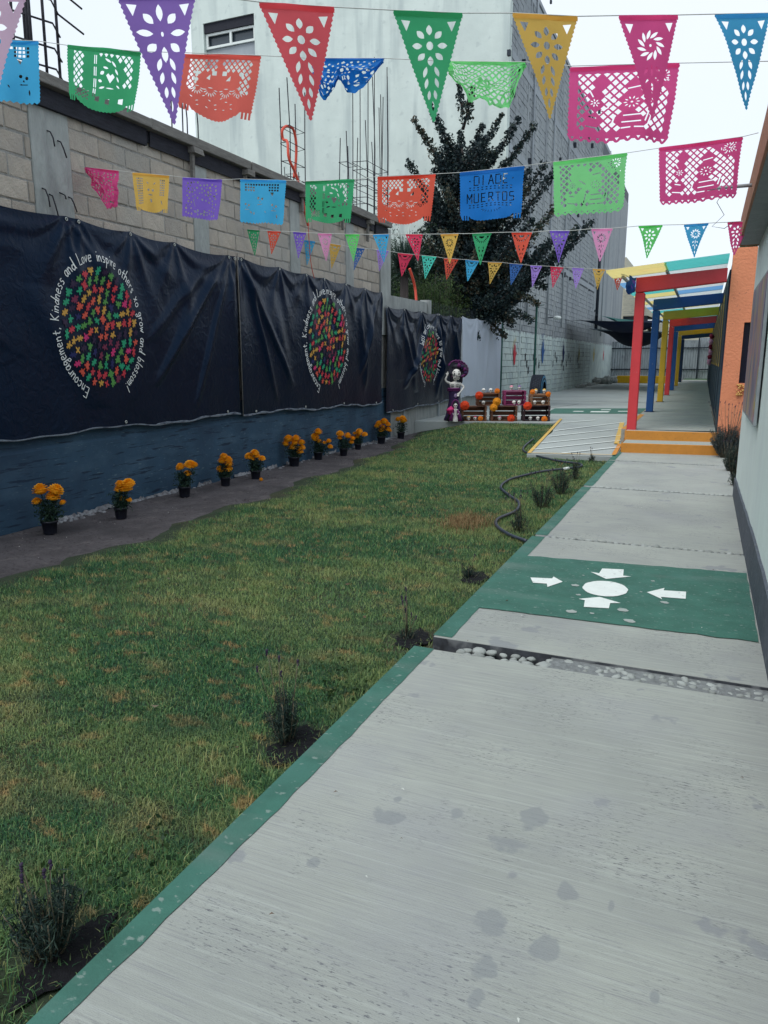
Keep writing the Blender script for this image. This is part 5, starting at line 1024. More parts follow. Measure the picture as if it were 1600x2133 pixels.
def tri_pattern(kind, big):
    H_ = 1.62; o = [(-.5, 0), (.5, 0)]; n = 24 if big else 12; a = .018
    L_ = []
    for k in range(n):
        t = (k+.5)/n; L_.append((k/n, 0)); L_.append((t, a))
    rt = [(.5*(1-t)+e, H_*t) for t, e in L_[1:]]; lt = [(-.5*(1-t)-e, H_*t) for t, e in L_[1:]]
    out = o+rt+[(0, H_)]+lt[::-1]
    h = [[(-.40, .12), (-.27, .13), (-.33, .27)], [(.40, .12), (.27, .13), (.33, .27)]]
    cy = .47
    if kind in ('petal8', 'star8'):
        for k in range(8):
            q = math.pi/4*k+math.pi/2; r = .2 if kind == 'petal8' else .23
            ln, wd = (.145, .088) if kind == 'petal8' else ((.2, .085) if k % 2 == 0 else (.16, .1))
            h.append(leaf(r*math.cos(q)*.92, cy-r*math.sin(q)*1.1, ln, wd, -q))
        h.append(ell(0, cy, .05 if kind == 'petal8' else .018, .062 if kind == 'petal8' else .03))
        for s in (-1, 1):
            h += [leaf(s*.085, .85, .17, .06, math.pi/2-s*.3), leaf(s*.075, 1.02, .16, .055, math.pi/2-s*.22), leaf(s*.045, 1.2, .15, .05, math.pi/2-s*.1)]
        h.append(leaf(0, 1.37, .16, .04, math.pi/2))
    elif kind == 'swirl':
        for k in range(11):
            q = 2*math.pi*k/11; h.append(leaf(.155*math.cos(q), cy-.155*1.1*math.sin(q), .16, .052, -q+.55))
        h.append(ell(0, cy, .02, .024, 6)); h.append(leaf(0, .86, .2, .03, math.pi/2)); h.append(leaf(0, 1.12, .22, .03, math.pi/2))
        for s in (-1, 1): h += [leaf(s*.09, .86, .11, .045, math.pi/2-s*.5), leaf(s*.075, 1.02, .11, .04, math.pi/2-s*.5)]
        h.append(leaf(0, 1.35, .14, .04, math.pi/2))
    else:
        for k in range(9):
            q = math.pi*(k+.5)/9; h.append(leaf(.26*math.cos(q), .2+.24*math.sin(q), .13, .045, q))
        h.append([(.14*math.cos(math.pi*k/8), .15+.11*math.sin(math.pi*k/8)) for k in range(9)])
        for s in (-1, 1): h += [leaf(s*.12, .72, .15, .05, math.pi/2-s*.3), [(s*.05, .85), (s*.16, .82), (s*.06, .98)], leaf(s*.05, 1.12, .14, .045, math.pi/2-s*.15)]
        h.append(leaf(0, 1.33, .15, .035, math.pi/2))
    return out, h, H_
def lattice(x0, x1, y0, y1, s, strap, mask=(), k=1.0):
    out = []; r = 0; y = y0
    while y <= y1+1e-6:
        x = x0+(s/2 if r % 2 else 0)
        while x <= x1+1e-6:
            if not any(((x-a)/b_)**2+((y-c)/d)**2 < 1 for a, c, b_, d in mask):
                q = s/2-strap*.75; qy = q*k; P = [(x-q, y), (x, y-qy), (x+q, y), (x, y+qy)]
                P = [(min(max(a, x0-.01), x1+.01), min(max(b, y0-.01), y1+.01)) for a, b in P]
                if abs(P[2][0]-P[0][0]) > .008 and abs(P[3][1]-P[1][1]) > .008:
                    # clipped diamonds keep four distinct corners
                    if len(set(P)) == 4: out.append(P)
            x += s
        y += s/2*k; r += 1
    return out
LET = {'D': [(0, 0, 0, 1), (0, .06, .5, .06), (0, .94, .5, .94), (.55, .15, .55, .85)], 'I': [(.2, 0, .2, 1)], 'A': [(0, 1, .28, 0), (.28, 0, .56, 1), (.14, .62, .42, .62)],
 'E': [(.05, 0, .05, 1), (.05, .07, .5, .07), (.05, .5, .42, .5), (.05, .93, .5, .93)], 'M': [(0, 1, 0, 0), (0, .05, .28, .6), (.28, .6, .56, .05), (.56, 0, .56, 1)], 'U': [(.03, 0, .03, .9), (.03, .93, .5, .93), (.52, 0, .52, .93)],
 'R': [(.05, 0, .05, 1), (.05, .07, .45, .07), (.48, .05, .48, .45), (.05, .5, .45, .5), (.28, .52, .54, 1)], 'T': [(0, .07, .56, .07), (.28, .07, .28, 1)], 'O': [(.03, .05, .03, .95), (.03, .06, .5, .06), (.03, .94, .5, .94), (.52, .05, .52, .95)],
 'S': [(.5, .07, .05, .07), (.05, .07, .05, .5), (.05, .5, .5, .5), (.5, .5, .5, .93), (.5, .93, .03, .93)]}
def words(txt, x0, x1, y0, h):
    w = (x1-x0)/len(txt); out = []
    for i, c in enumerate(txt):
        if c == '.': out.append(ell(x0+w*(i+.5), y0+h/2, .012, .014, 6)); continue
        for a, b, c2, d in LET.get(c, []): out.append(bar(x0+w*(i+a*1.25+.12), y0+b*h, x0+w*(i+c2*1.25+.12), y0+d*h, .016))
    return out
def rect_pattern(kind, rnd):
    h = []; HH = .86
    side = [(.0+.0, 0)]
    nS = 16; R_ = []
    yb = .86 if kind in ('couple', 'couple2', 'flowers', 'skull', 'scraps', 'lattice') else .76
    for k in range(nS*2+1): R_.append((1+(.012 if k % 2 else 0), yb*k/(nS*2)))
    Lf = [(1-x, y) for x, y in R_][::-1]
    if kind in ('couple', 'couple2', 'lattice'):
        n = 11; B = []
        for i in range(n):
            for q in range(1, 6): t = q/6; B.append((1-(i+t)/n, yb+.055*math.sin(math.pi*t)))
            if kind != 'lattice' or i % 2: h.append([(1-(i+.3)/n, yb-.005), (1-(i+.7)/n, yb-.005), (1-(i+.5)/n, yb+.026)])
        out = R_+B+Lf
    elif kind in ('skull', 'flowers', 'scraps'):
        n = 13; B = []
        for i in range(n): B += [(1-(i+.5)/n, yb+.03), (1-(i+1)/n, yb)]
        out = R_+B[:-1]+Lf
    else:
        B = []
        for i in range(3): x = 1-.035*i*1.3; B += [(x, yb+.085), (x-.028, yb+.085), (x-.028, yb), (x-.045, yb)]
        for q in range(1, 26): t = q/26; B.append((.84-.68*t, yb+.02+.085*max(0, math.sin(math.pi*t))**.6+(.012 if q % 2 else 0)))
        for i in range(3): x = .145-.045*i; B += [(x, yb), (x, yb+.085), (x-.028, yb+.085), (x-.028, yb)]
        out = R_+B[:-1]+Lf
    if kind in ('couple', 'couple2'):
        mk = [(.30, .2, .07, .07), (.26, .40, .07, .16), (.24, .66, .1, .1), (.60, .42, .10, .14), (.62, .25, .07, .06), (.6, .67, .16, .09), (.90, .12, .2, .15)]
        if kind == 'couple2': mk += [(.42, .3, .12, .2), (.4, .62, .1, .1)]
        h += lattice(.09, .93, .09, .78, .088, .017, mk, 1.15)
        for cx, cy, r, n in [(.60, .44, .055, 10), (.86, .13, .06, 12), (.26, .43, .035, 7)]:
            for k in range(n): a = 2*math.pi*k/n; h.append(leaf(cx+r*math.cos(a), cy+r*math.sin(a), .035, .014, a, 3))
            h.append(ell(cx, cy, .012, .012, 6))
        for x0, y0, x1, y1 in [(.53, .6, .68, .6), (.52, .68, .69, .68), (.52, .75, .6, .75), (.63, .75, .72, .75), (.46, .58, .43, .72), (.76, .56, .73, .68), (.79, .6, .76, .72), (.56, .27, .67, .25), (.36, .34, .46, .42), (.2, .28, .24, .36), (.33, .52, .4, .48), (.17, .72, .3, .74), (.2, .6, .28, .62)]:
            h.append(bar(x0, y0, x1, y1, .015))
        for k in range(16): h.append(ell(rnd.uniform(.76, .95), rnd.uniform(.05, .26), .006, .012, 5))
    elif kind == 'lattice':
        h += lattice(.07, .93, .09, .8, .085, .02, [(.5, .5, .12, .12)])
        for k in range(8): a = 2*math.pi*k/8; h.append(leaf(.5+.06*math.cos(a), .5+.06*math.sin(a), .05, .02, a, 3))
    elif kind == 'portrait':
        mk = [(.62, .38, .2, .30), (.35, .35, .12, .5), (.62, .62, .3, .16)]
        h += lattice(.10, .9, .08, .62, .075, .014, mk, 1.5)
        for y in (.1, .26, .42, .56): h += [bar(.385, y, .385, y+.12, .012), bar(.41, y, .41, y+.12, .012)]
        h += [leaf(.58, .16, .1, .03, .5), leaf(.66, .2, .1, .026, .9), leaf(.55, .26, .08, .03, .2), leaf(.7, .3, .09, .024, 1.1), leaf(.5, .33, .07, .05, -.6), leaf(.72, .4, .08, .02, 1.2)]
        h += [[(.56, .36), (.59, .33), (.62, .36), (.65, .33), (.68, .37), (.62, .46)], leaf(.47, .44, .06, .04, .3), leaf(.5, .53, .09, .03, -.3), leaf(.62, .53, .12, .018, 0), leaf(.73, .5, .06, .02, .8)]
        for cx, cy in ((.2, .66), (.45, .70), (.6, .72), (.78, .70)): h.append([(cx-.03, cy-.03), (cx+.03, cy-.04), (cx+.025, cy+.04), (cx-.035, cy+.03)])
        h += lattice(.14, .32, .62, .74, .06, .012)
    elif kind == 'domes':
        mk = [(.33, .4, .17, .16), (.68, .4, .17, .16), (.5, .3, .14, .1), (.5, .2, .03, .2)]
        h += lattice(.09, .91, .07, .36, .07, .014, mk, 1.3)
        h += lattice(.09, .2, .36, .52, .07, .014, (), 1.3)+lattice(.8, .91, .36, .52, .07, .014, (), 1.3)
        h += [[(.40, .22), (.46, .22), (.46, .28), (.40, .28)], [(.54, .22), (.6, .22), (.6, .28), (.54, .28)], [(.33, .33), (.38, .27), (.38, .35)], [(.6, .35), (.66, .28), (.66, .35)], ell(.2, .26, .03, .03), ell(.2, .36, .028, .03), ell(.8, .26, .03, .03)]
        for cx in (.22, .4, .62, .8):
            for k in range(8): a = math.pi*(k+.5)/8; h.append(leaf(cx+.075*math.cos(a), .47+.08*math.sin(a), .06, .013, a, 3))
            h.append(leaf(cx, .455, .07, .012, 0, 3))
        for k in range(9): h.append(leaf(.16+.08*k, .62+.05*math.sin(k*2.1), .045, .012, rnd.uniform(-.5, .5), 3))
        for k in range(5): h.append(leaf(.25+.12*k, .72, .04, .011, rnd.uniform(-.5, .5), 3))
    elif kind == 'letters':
        h += words('.DIADE.', .1, .9, .08, .17); h += words('MUERTOS', .1, .9, .38, .17)
        for y in (.30, .6):
            for k in range(11):
                x = .14+.066*k; h.append([(x, y-.025), (x+.045, y-.025), (x+.022, y-.003)]); h.append([(x, y+.03), (x+.045, y+.03), (x+.022, y+.008)])
        for k in range(9): a = math.pi*(k+.5)/9; h.append(leaf(.5+.14*math.cos(a), .66+.06*math.sin(a), .05, .01, a, 3))
    elif kind == 'grid':
        for i in range(4):
            for j_ in range(11): h.append([(.1+.05*i, .1+.055*j_), (.135+.05*i, .1+.055*j_), (.135+.05*i, .138+.055*j_), (.1+.05*i, .138+.055*j_)])
        for i in range(3):
            for j_ in range(7): h.append([(.75+.05*i, .1+.055*j_), (.785+.05*i, .1+.055*j_), (.785+.05*i, .138+.055*j_), (.75+.05*i, .138+.055*j_)])
        h += [ell(.45, .36, .03, .03), ell(.56, .36, .03, .03), leaf(.5, .47, .12, .03, 0), leaf(.52, .6, .1, .05, 1.3), leaf(.82, .62, .12, .03, 1.2), leaf(.42, .2, .08, .03, .7), leaf(.6, .2, .08, .03, -.7)]
    elif kind == 'skull':
        for i in range(13):
            for j_ in range(3):
                if not (3 < i < 9 and j_ > 0): h.append([(.1+.06*i, .08+.055*j_), (.14+.06*i, .08+.055*j_), (.14+.06*i, .115+.055*j_), (.1+.06*i, .115+.055*j_)])
        for cx, cy, s in ((.45, .36, 1.), (.78, .5, .85), (.16, .5, .8)):
            h += [ell(cx-.045*s, cy, .026*s, .03*s), ell(cx+.05*s, cy+.02, .026*s, .03*s), [(cx, cy+.05*s), (cx+.018*s, cy+.09*s), (cx-.018*s, cy+.09*s)], bar(cx-.06*s, cy+.14*s, cx+.06*s, cy+.13*s, .012), bar(cx-.03, cy+.12*s, cx-.03, cy+.15*s, .01)]
        h += [[(.68, .25), (.76, .25), (.73, .33)], leaf(.25, .66, .07, .03, .8), leaf(.32, .68, .06, .03, 1.6), leaf(.6, .66, .05, .02, 1), leaf(.85, .72, .09, .025, 1.5)]
    elif kind in ('flowers', 'scraps'):
        pts = []
        for k in range(900):
            x, y = rnd.uniform(.1, .9), rnd.uniform(.09, .8)
            if kind == 'flowers' and ((x-.5)/.24)**2+((y-.58)/.12)**2 < 1: continue
            if all((x-a)**2+(y-b)**2 > .068**2 for a, b in pts): pts.append((x, y))
            if len(pts) > 80: break
        for x, y in pts:
            n = rnd.choice([4, 5, 6]); r = rnd.uniform(.018, .032); a0 = rnd.random()*3
            h.append([(x+r*math.cos(a0+2*math.pi*k/n)*rnd.uniform(.7, 1.2), y+r*math.sin(a0+2*math.pi*k/n)*rnd.uniform(.7, 1.2)) for k in range(n)])
        if kind == 'flowers': h += [bar(.28, .7, .42, .76, .012), bar(.5, .76, .68, .7, .012), bar(.3, .5, .34, .62, .012)]
    return out, h, HH+.06
NORMV = Vector((math.sin(YAW), -math.cos(YAW), 0))
def flag_label_pos(i, n): return ['first', 'second', 'third', 'fourth', 'fifth', 'sixth', 'seventh', 'eighth', 'ninth', 'tenth', 'eleventh', 'twelfth', 'thirteenth', 'fourteenth', 'fifteenth'][i]
ROWN = {1: 'highest string', 2: 'second string', 3: 'third string', 4: 'fourth string', 5: 'lowest string'}
ROWG = {1: 'large pointed paper flags on the highest string', 2: 'cut paper banners on the second string', 3: 'cut paper banners on the middle string', 4: 'small pointed flags on the fourth string', 5: 'small pointed flags on the lowest string'}
def build_flag(P, T, f, name, mt, label, grp, org, hemf):
    V = [Vector(f(x, y))-org for x, y in P]
    me = bpy.data.meshes.new(name); me.from_pydata([tuple(v) for v in V], [], [tuple(int(i) for i in t) for t in T]); me.materials.append(mt)
    me.polygons.foreach_set('use_smooth', [True]*len(me.polygons)); me.update()
    o = obj(name, me, None, org, label, 'paper flag', grp)
    m = MB(); n = 10; vs = []
    for k in range(n+1):
        for yy in (-.004, hemf): q = Vector(f(hemf*0+HX0+(HX1-HX0)*k/n, yy))-org+NORMV*.003; vs.append(q)
    m.add(vs, [(2*k, 2*k+2, 2*k+3, 2*k+1) for k in range(n)], 0, True); m.build('hem', mt, o); return o
cnt = {}; tot = {r: sum(1 for t in D['tri'] if t[0] == r) for r in (1, 4, 5)}
for r, c, A, B, T_, pat in D['tri']:
    i = cnt.get(r, 0); cnt[r] = i+1
    A, B, T_ = Vector(A), Vector(B), Vector(T_); big = r == 1
    out, holes, H_ = tri_pattern(pat, big); P, T = sheet2d(out, holes, .16 if big else .3)
    w = (B-A).length; sd_ = i*3.7+r
    def f(x, y, A=A, B=B, T_=T_, H_=H_, w=w, sd_=sd_):
        t = y/H_; mid = (A+B)/2; q = A+(B-A)*(x+.5)+(T_-mid)*t
        return q+NORMV*w*((.07 if w > .27 else .15)*math.sin(x*5+sd_)*(max(0,t)**.7)+.12*t*math.sin(sd_*2+t*2)+.03*noise.noise(Vector((x*3, t*3, sd_))))
    HX0, HX1 = -.5, .5
    lab = '%s pointed paper flag, %s from the left on the %s' % (dict(zip(['aqua'], ['sea green'])).get(c, c), flag_label_pos(i, 15), ROWN[r])
    build_flag(P, T, f, 'triangle_flag', M('tissue '+c), lab, ROWG[r], A, .075 if big else .1)
cnt = {}
PATD = dict(skull='cut with skull faces', portrait='cut with a portrait and lattice', domes='cut with fans and lattice', scraps='crumpled and folded over', lattice='crumpled into a hanging swag', couple='cut with dancing figures', couple2='cut with figures and a lattice', grid='cut with small square grids', flowers='cut with flowers and bones', letters='cut with lettering')
for r, c, A, B, bt, pat in D['rect']:
    i = cnt.get(r, 0); cnt[r] = i+1; rnd = random.Random(r*10+i)
    A, B = Vector(A), Vector(B); bt = [Vector(q) for q in bt]
    out, holes, H_ = rect_pattern(pat, rnd); crumple = pat in ('scraps', 'lattice')
    P, T = sheet2d(out, holes, .06 if crumple else .09); w = (B-A).length; sd_ = i*2.3+r*5
    def f(x, y, A=A, B=B, bt=bt, H_=H_, w=w, sd_=sd_, crumple=crumple):
        t = min(1.05, y/H_); n = len(bt)-1; s = min(max(x, 0), 1)*n; k = min(int(s), n-1); q = bt[k]+(bt[k+1]-bt[k])*(s-k)+(bt[-1]-bt[0])*(x-min(max(x, 0), 1))
        p = (A+(B-A)*x)*(1-t)+q*t
        d = .06*math.sin(x*7+sd_)*t+.03*math.sin(x*13+sd_*2)*t+.06*noise.noise(Vector((x*2, t*2, sd_)))
        if crumple:
            d = .14*noise.noise(Vector((x*5, t*4, sd_)))*min(1, t*3)+.09*noise.noise(Vector((x*11, t*9, sd_)))*min(1, t*3)
            p = p+Vector((0, 0, 1))*w*.07*noise.noise(Vector((x*6, t*5, sd_+9)))*t+(B-A)*.06*noise.noise(Vector((x*5, t*6, sd_+4)))*t
        return p+NORMV*w*d
    HX0, HX1 = 0, 1
    cn = {'lightgreen': 'light green', 'cyan': 'sky blue'}.get(c, c)
    mt = M('tissue '+c) if pat != 'letters' and not (c == 'blue' and pat == 'scraps') else M('tissue_plain blue')
    lab = '%s banner, %s, %s from left on the %s' % (cn, PATD[pat], flag_label_pos(i, 9), ROWN[r])
    build_flag(P, T, f, 'square_banner', mt, lab[:200], ROWG[r], A, .05)
for r, P in D['string'].items():
    P = [Vector(p) for p in P]; out = [P[0]]
    for a, b in zip(P, P[1:]):
        if (b-a).length > .02:
            mid = (a+b)/2; 
            if (b-a).length > .9: mid.z -= .012
            out += [mid, b]
    c = out[0].copy(); m = MB(); m.tube([p-c+Vector((0, 0, .002)) for p in out], .0022 if int(r) < 4 else .0035, 4)
    m.build('bunting_string', M('string'), None, loc=c, label='white cord carrying the flags of the %s' % ROWN[int(r)], cat='string', group='bunting cords')

mat('lavender_flower', (.04, .028, .06), .9, .3, 60); mat('dry_stalk', (.14, .12, .085), .9, .3, 40)
# ------------------------------------------------------------------ foliage helpers
def leaf_cloud(P, size, tone, up=0.0, aspect=.55):
    """one bent rhombus (2 triangles) per point, random orientation"""
    n = len(P); d = RNG.normal(size=(n, 3)); d[:, 2] += up; d /= np.linalg.norm(d, axis=1)[:, None]
    e = np.cross(d, RNG.normal(size=(n, 3))); e /= np.linalg.norm(e, axis=1)[:, None]
    s = (size*RNG.uniform(.6, 1.3, n))[:, None]; nn = np.cross(d, e)
    V = np.stack([P-d*s*.5, P+e*s*aspect*.5+nn*s*.08, P+d*s*.5, P-e*s*aspect*.5+nn*s*.08], 1).reshape(-1, 3)
    b = np.arange(n)[:, None]*4; T = np.concatenate([b+[0, 1, 2], b+[0, 2, 3]], 1).reshape(-1, 3)
    return V, T, np.repeat(tone, 4)
def blades(P, L, Wd, lean, tone, az=None, seg=1):
    """tapered grass blades; seg=1 -> one triangle, seg=2 -> three triangles with a bend"""
    n = len(P); a = RNG.uniform(0, 2*np.pi, n) if az is None else az
    d = np.stack([np.cos(a), np.sin(a), np.zeros(n)], 1); s = np.stack([-np.sin(a), np.cos(a), np.zeros(n)], 1)
    L = L[:, None]; Wd = Wd[:, None]; lean = lean[:, None]; z = np.array([0, 0, 1.])
    tip = P+z*L*np.cos(lean)+d*L*np.sin(lean)
    if seg == 1:
        V = np.stack([P-s*Wd/2, P+s*Wd/2, tip], 1).reshape(-1, 3); b = np.arange(n)[:, None]*3
        return V, (b+[0, 1, 2]), np.repeat(tone, 3)
    mid = P+z*L*.55*np.cos(lean*.5)+d*L*.5*np.sin(lean*.5)
    V = np.stack([P-s*Wd/2, P+s*Wd/2, mid-s*Wd*.4, mid+s*Wd*.4, tip], 1).reshape(-1, 3); b = np.arange(n)[:, None]*5
    return V, np.concatenate([b+[0, 1, 3], b+[0, 3, 2], b+[2, 3, 4]], 1).reshape(-1, 3), np.repeat(tone, 5)
def join(parts):
    V = []; T = []; A = []; o = 0
    for v, t, a in parts: V.append(v); T.append(t+o); A.append(a); o += len(v)
    return np.concatenate(V), np.concatenate(T), np.concatenate(A)
fwd = np.array([-math.sin(YAW), math.cos(YAW)]); rgt = np.array([math.cos(YAW), math.sin(YAW)])

# ------------------------------------------------------------------ tree behind the white sheet
tone_mat('tree_leaf', [(.006, .014, .019), (.012, .028, .034), (.022, .043, .042), (.045, .066, .045), (.09, .075, .05)], [0, .35, .68, .9, 1], rough=.55, transl=.15, spec=.3)
mat('bark', (.05, .042, .04), .9, .3, 10, stretch=(1, 1, .2), bump=.6)
tree = thing('tree', 'dark leafy tree with upward pointing boughs behind the fence and white sheet', 'tree', (-6.75, 21.3, 0))
def tw(u, v, z): return np.array([u*rgt[0]+v*fwd[0], u*rgt[1]+v*fwd[1], z])
m = MB(); TP = [(0, 0, -.2), (.03, 0, 2), (-.05, .05, 4.0), (.0, 0, 5.4), (-.1, 0, 6.9)]
m.tube(smooth([tw(*p) for p in TP], 4), list(np.linspace(.15, .03, 17)), 9); m.build('trunk', M('bark'), tree)
tips = [(868, 282), (857, 380), (895, 265), (872, 410), (955, 220), (975, 245), (962, 300), (1003, 292), (1043, 268), (1060, 305), (1092, 312), (1088, 380), (1118, 380), (1130, 400), (1135, 462), (1182, 500), (1208, 490), (1152, 512), (1148, 545), (1138, 600), (1110, 640), (1095, 672), (1075, 675), (1042, 640), (1000, 678), (988, 640), (945, 600), (905, 570), (882, 500), (876, 445), (870, 500), (862, 560), (880, 600), (900, 620), (930, 330), (1000, 360), (1045, 370)]
LP = []; LT = []; lm = MB()
tx = 962.
def limb(du, dz, v, zs, r=.24, dens=260, gap=.25):
    a = np.array([0, 0, zs]); b = np.array([du, v, dz]); L_ = np.linalg.norm(b-a)
    mid = a*.45+b*.55-np.array([0, 0, .13*L_])*(1 if dz > zs else -.6); n = max(6, int(L_/.16)); pts = []
    for k in range(n+1):
        t = k/n; q = a*(1-t)**2+2*mid*t*(1-t)+b*t*t; pts.append(q)
    lm.tube([tw(*q) for q in pts], list(np.linspace(.05, .008, n+1)), 5)
    cl = random.random()
    for k in range(n+1):
        t = k/n
        if t < gap: continue
        rr = r*(1.25-.75*t)*random.uniform(.7, 1.2); c = pts[k]; m_ = int(1.9*dens*L_/n*(1.1-.45*t))
        P = RNG.normal(size=(m_, 3)); P /= np.linalg.norm(P, axis=1)[:, None]; P *= (RNG.random(m_)**.5)[:, None]*rr; P[:, 2] *= 1.1
        P = P+c; LP.append(np.stack([P[:, 0]*rgt[0]+P[:, 1]*fwd[0], P[:, 0]*rgt[1]+P[:, 1]*fwd[1], P[:, 2]], 1))
        LT.append(np.clip(RNG.normal(.35+.3*(cl > .75)+.25*t*(cl > .5), .2, m_), 0, 1))
for x, y in tips:
    for rep in range(2 if y > 330 else 1):
        du = (x-tx)*.0141*(1 if rep == 0 else .72); z = 1.5+(750-y)*.0141; v = random.uniform(-.9, .9) if rep == 0 else random.uniform(-1.6, 1.6)
        if du > 1.2: v -= .3
        zs = max(2.3, z-.75*abs(du)-.7) if y < 590 else z+.75
        limb(du, z-(.4 if rep else 0), v, zs, r=.2 if y < 330 else .27)
for k in range(85):                                              # inner boughs
    y = random.uniform(330, 640); lo, hi = -(60+.25*(y-330) if y < 480 else 97-.3*(y-480)), (60+.5*(y-330) if y < 500 else 150-.25*(y-500))
    du = random.uniform(lo*.9, hi*.9)*.0141; z = 1.5+(750-y)*.0141; limb(du, z, random.uniform(-1.5, 1.3), max(2.3, z-.6*abs(du)-.5), r=.3, dens=300, gap=.3)
lm.build('branches', M('bark'), tree)
P = np.concatenate(LP); A = np.concatenate(LT); V, T, TN = leaf_cloud(P, .088, A, aspect=.7)
obj('crown', trimesh('crown', V, T, TN, [M('tree_leaf')]), tree)

# shrubs behind the low wall: spiky palm and feathery bushes
tone_mat('bush_leaf', [(.012, .03, .02), (.03, .065, .028), (.07, .12, .04), (.12, .17, .06)], rough=.6, transl=.25)
tone_mat('palm_leaf', [(.012, .03, .03), (.03, .06, .05), (.07, .11, .08)], rough=.5, transl=.1)
pl = thing('spiky_palm', 'dark palm with stiff narrow spikes just right of the block wall end', 'palm', (-7.2, 18.1, 0))
m = MB(); m.tube([(0, 0, 0), (0, 0, 3.6)], [.14, .11], 8); m.build('trunk', M('bark'), pl)
n = 420; a = RNG.uniform(0, 2*np.pi, n); el = RNG.uniform(-.5, 1.5, n); L_ = RNG.uniform(.5, .85, n)
d = np.stack([np.cos(a)*np.cos(el), np.sin(a)*np.cos(el), np.sin(el)], 1); s = np.stack([-np.sin(a), np.cos(a), np.zeros(n)], 1)*.026
c0 = np.array([0, 0, 3.8])+RNG.normal(size=(n, 3))*.08
V = np.stack([c0-s, c0+s, c0+d*L_[:, None]], 1).reshape(-1, 3); T = np.arange(n*3).reshape(-1, 3)
obj('fronds', trimesh('fronds', V, T, np.repeat(RNG.random(n), 3), [M('palm_leaf')]), pl)
def feather(label, loc, h, r, n, seed, dark=0.):
    t = thing('feathery_bush', label, 'bush', loc, 0, 'feathery bushes behind the low wall'); m = MB(); Ps = []; Ts = []; rn = np.random.default_rng(seed)
    for k in range(n):
        a = rn.uniform(0, 6.28); q = r*rn.uniform(.1, 1)**.6; top = h*rn.uniform(.6, 1.05)
        b = np.array([q*.35*math.cos(a), q*.35*math.sin(a), 0]); e = np.array([q*math.cos(a), q*math.sin(a), top])
        if k < 30: m.tube([b, b*.5+e*.5, e], [.014, .01, .004], 4)
        tt = rn.uniform(.25, 1, 200)[:, None]; side = rn.normal(size=(200, 3))*.08; Ps.append(b*(1-tt)+e*tt+side+np.array([0, 0, -.03])); Ts.append(np.clip(rn.normal(.5-dark, .2, 200)+.2*(tt[:, 0]-.6), 0, 1))
    m.build('stems', M('bark'), t); P = np.concatenate(Ps); V, T, A = leaf_cloud(P, .10, np.concatenate(Ts), up=.6, aspect=.2); obj('foliage', trimesh('foliage', V, T, A, [M('bush_leaf')]), t)
feather('feathery green bush right behind the low wall, left of the tree', (-7.0, 19.1, 0), 3.6, .8, 130, 3)
feather('brighter feathery bush between the low wall pier and the tree crown', (-7.0, 20.5, 0), 3.5, .85, 140, 4, -.12)
feather('darker feathery bush low behind the wire fence', (-7.2, 21.6, 0), 3.1, .8, 110, 5, .2)
feather('dark leafy bush beside the spiky palm behind the pier', (-8.2, 21.2, 0), 5.1, 1.3, 300, 6, .42)
m = MB(); m.tube(smooth([(-6.15, 16.2, 2.8), (-6.2, 16.25, 3.1), (-6.22, 16.1, 3.35), (-6.25, 16.02, 3.5)]), .03, 6); m.build('red_pipe', M('red_conduit'), label='short red pipe sticking up behind the low wall', cat='pipe')

# ------------------------------------------------------------------ lawn
def xe(y):
    y = np.asarray(y, float); b = np.interp(y, [-1, 3.6, 6.6, 11.3, 14.0, 15.5, 16.5], [-4.55, -4.6, -4.68, -5.02, -5.35, -5.75, -5.95])
    return b+.09*np.sin(y*2.7)+.06*np.sin(y*6.1+1)+.04*np.sin(y*13.7)
LZ = -.075
def lz(x, y):
    t = np.clip((np.asarray(y, float)-11.2)/4.3, 0, 1); return LZ+.19*t*t*(3-2*t)*np.clip((np.asarray(x, float)+5.6)/.9, 0, 1)
m = MB(); ys = np.linspace(-1, 16.4, 90); vs = []
for y in ys: e = float(xe(y)); xs_ = [e+.05, max(e+.9, -4.7), -2.7 if y < 11.9 else -2.66-(y-12)*.07, PX0-.06 if y < 3.52 else PX0-.001]; xs_[1] = min(xs_[1], xs_[2]-.1); vs += [(e-.12, y, -.127)]+[(q, y, (float(lz(q, y)) if q < -2.6 else LZ)-.010) for q in xs_]
m.add(vs, [f for k in range(len(ys)-1) for f in ((5*k+j, 5*k+5+j, 5*k+6+j, 5*k+1+j) for j in range(4))], 0, True)
m.build('lawn', mat('lawn_soil', (.03, .045, .025), .95, .35, 5, bump=.8, coord='World', stains=[(1.2, .5, .7, (.08, .06, .035), .6, (1, 1, 1))]), kind='structure')
tone_mat('grass_blade', [(.02, .075, .05), (.06, .18, .08), (.145, .29, .10), (.38, .42, .18)], [0, .4, .8, 1], rough=.6, transl=.3,
         patch=[(2.3, (.52, .43, .2), .53, .68, .55), (9., (.55, .34, .16), .57, .66, .8), (.8, (.34, .40, .15), .42, .62, .62), (3.1, (.02, .085, .06), .54, .7, .5)])
LAV = [(-1.50, 1.22, .95), (-1.50, 2.46, 1.0), (-1.46, 3.75, .8), (-1.5, 5.1, .6), (-1.5, 6.75, .9), (-1.55, 8.0, 1.05), (-1.5, 8.9, 1.0), (-1.52, 10.1, .8), (-1.55, 11.9, .6)]
N = 2600000
X = RNG.uniform(-6.0, PX0-.003, N); _y = 0; Y = RNG.uniform(-.2, 16.3, N)
D_ = np.maximum(.8, -X*math.sin(YAW)+Y*math.cos(YAW)); Dd = np.hypot(X, Y)
keep = RNG.random(N) < np.minimum(1, (2.3/np.maximum(D_, .5))**1.15)
keep &= ~((X > -1.324) & (Y < 3.5)); keep &= X > xe(Y)+.10*RNG.normal(size=N)*.6
keep &= (Y < 15.75+(X+6)*.277) & ~((X > -2.6-(Y-12)*.08) & (Y > 11.98))
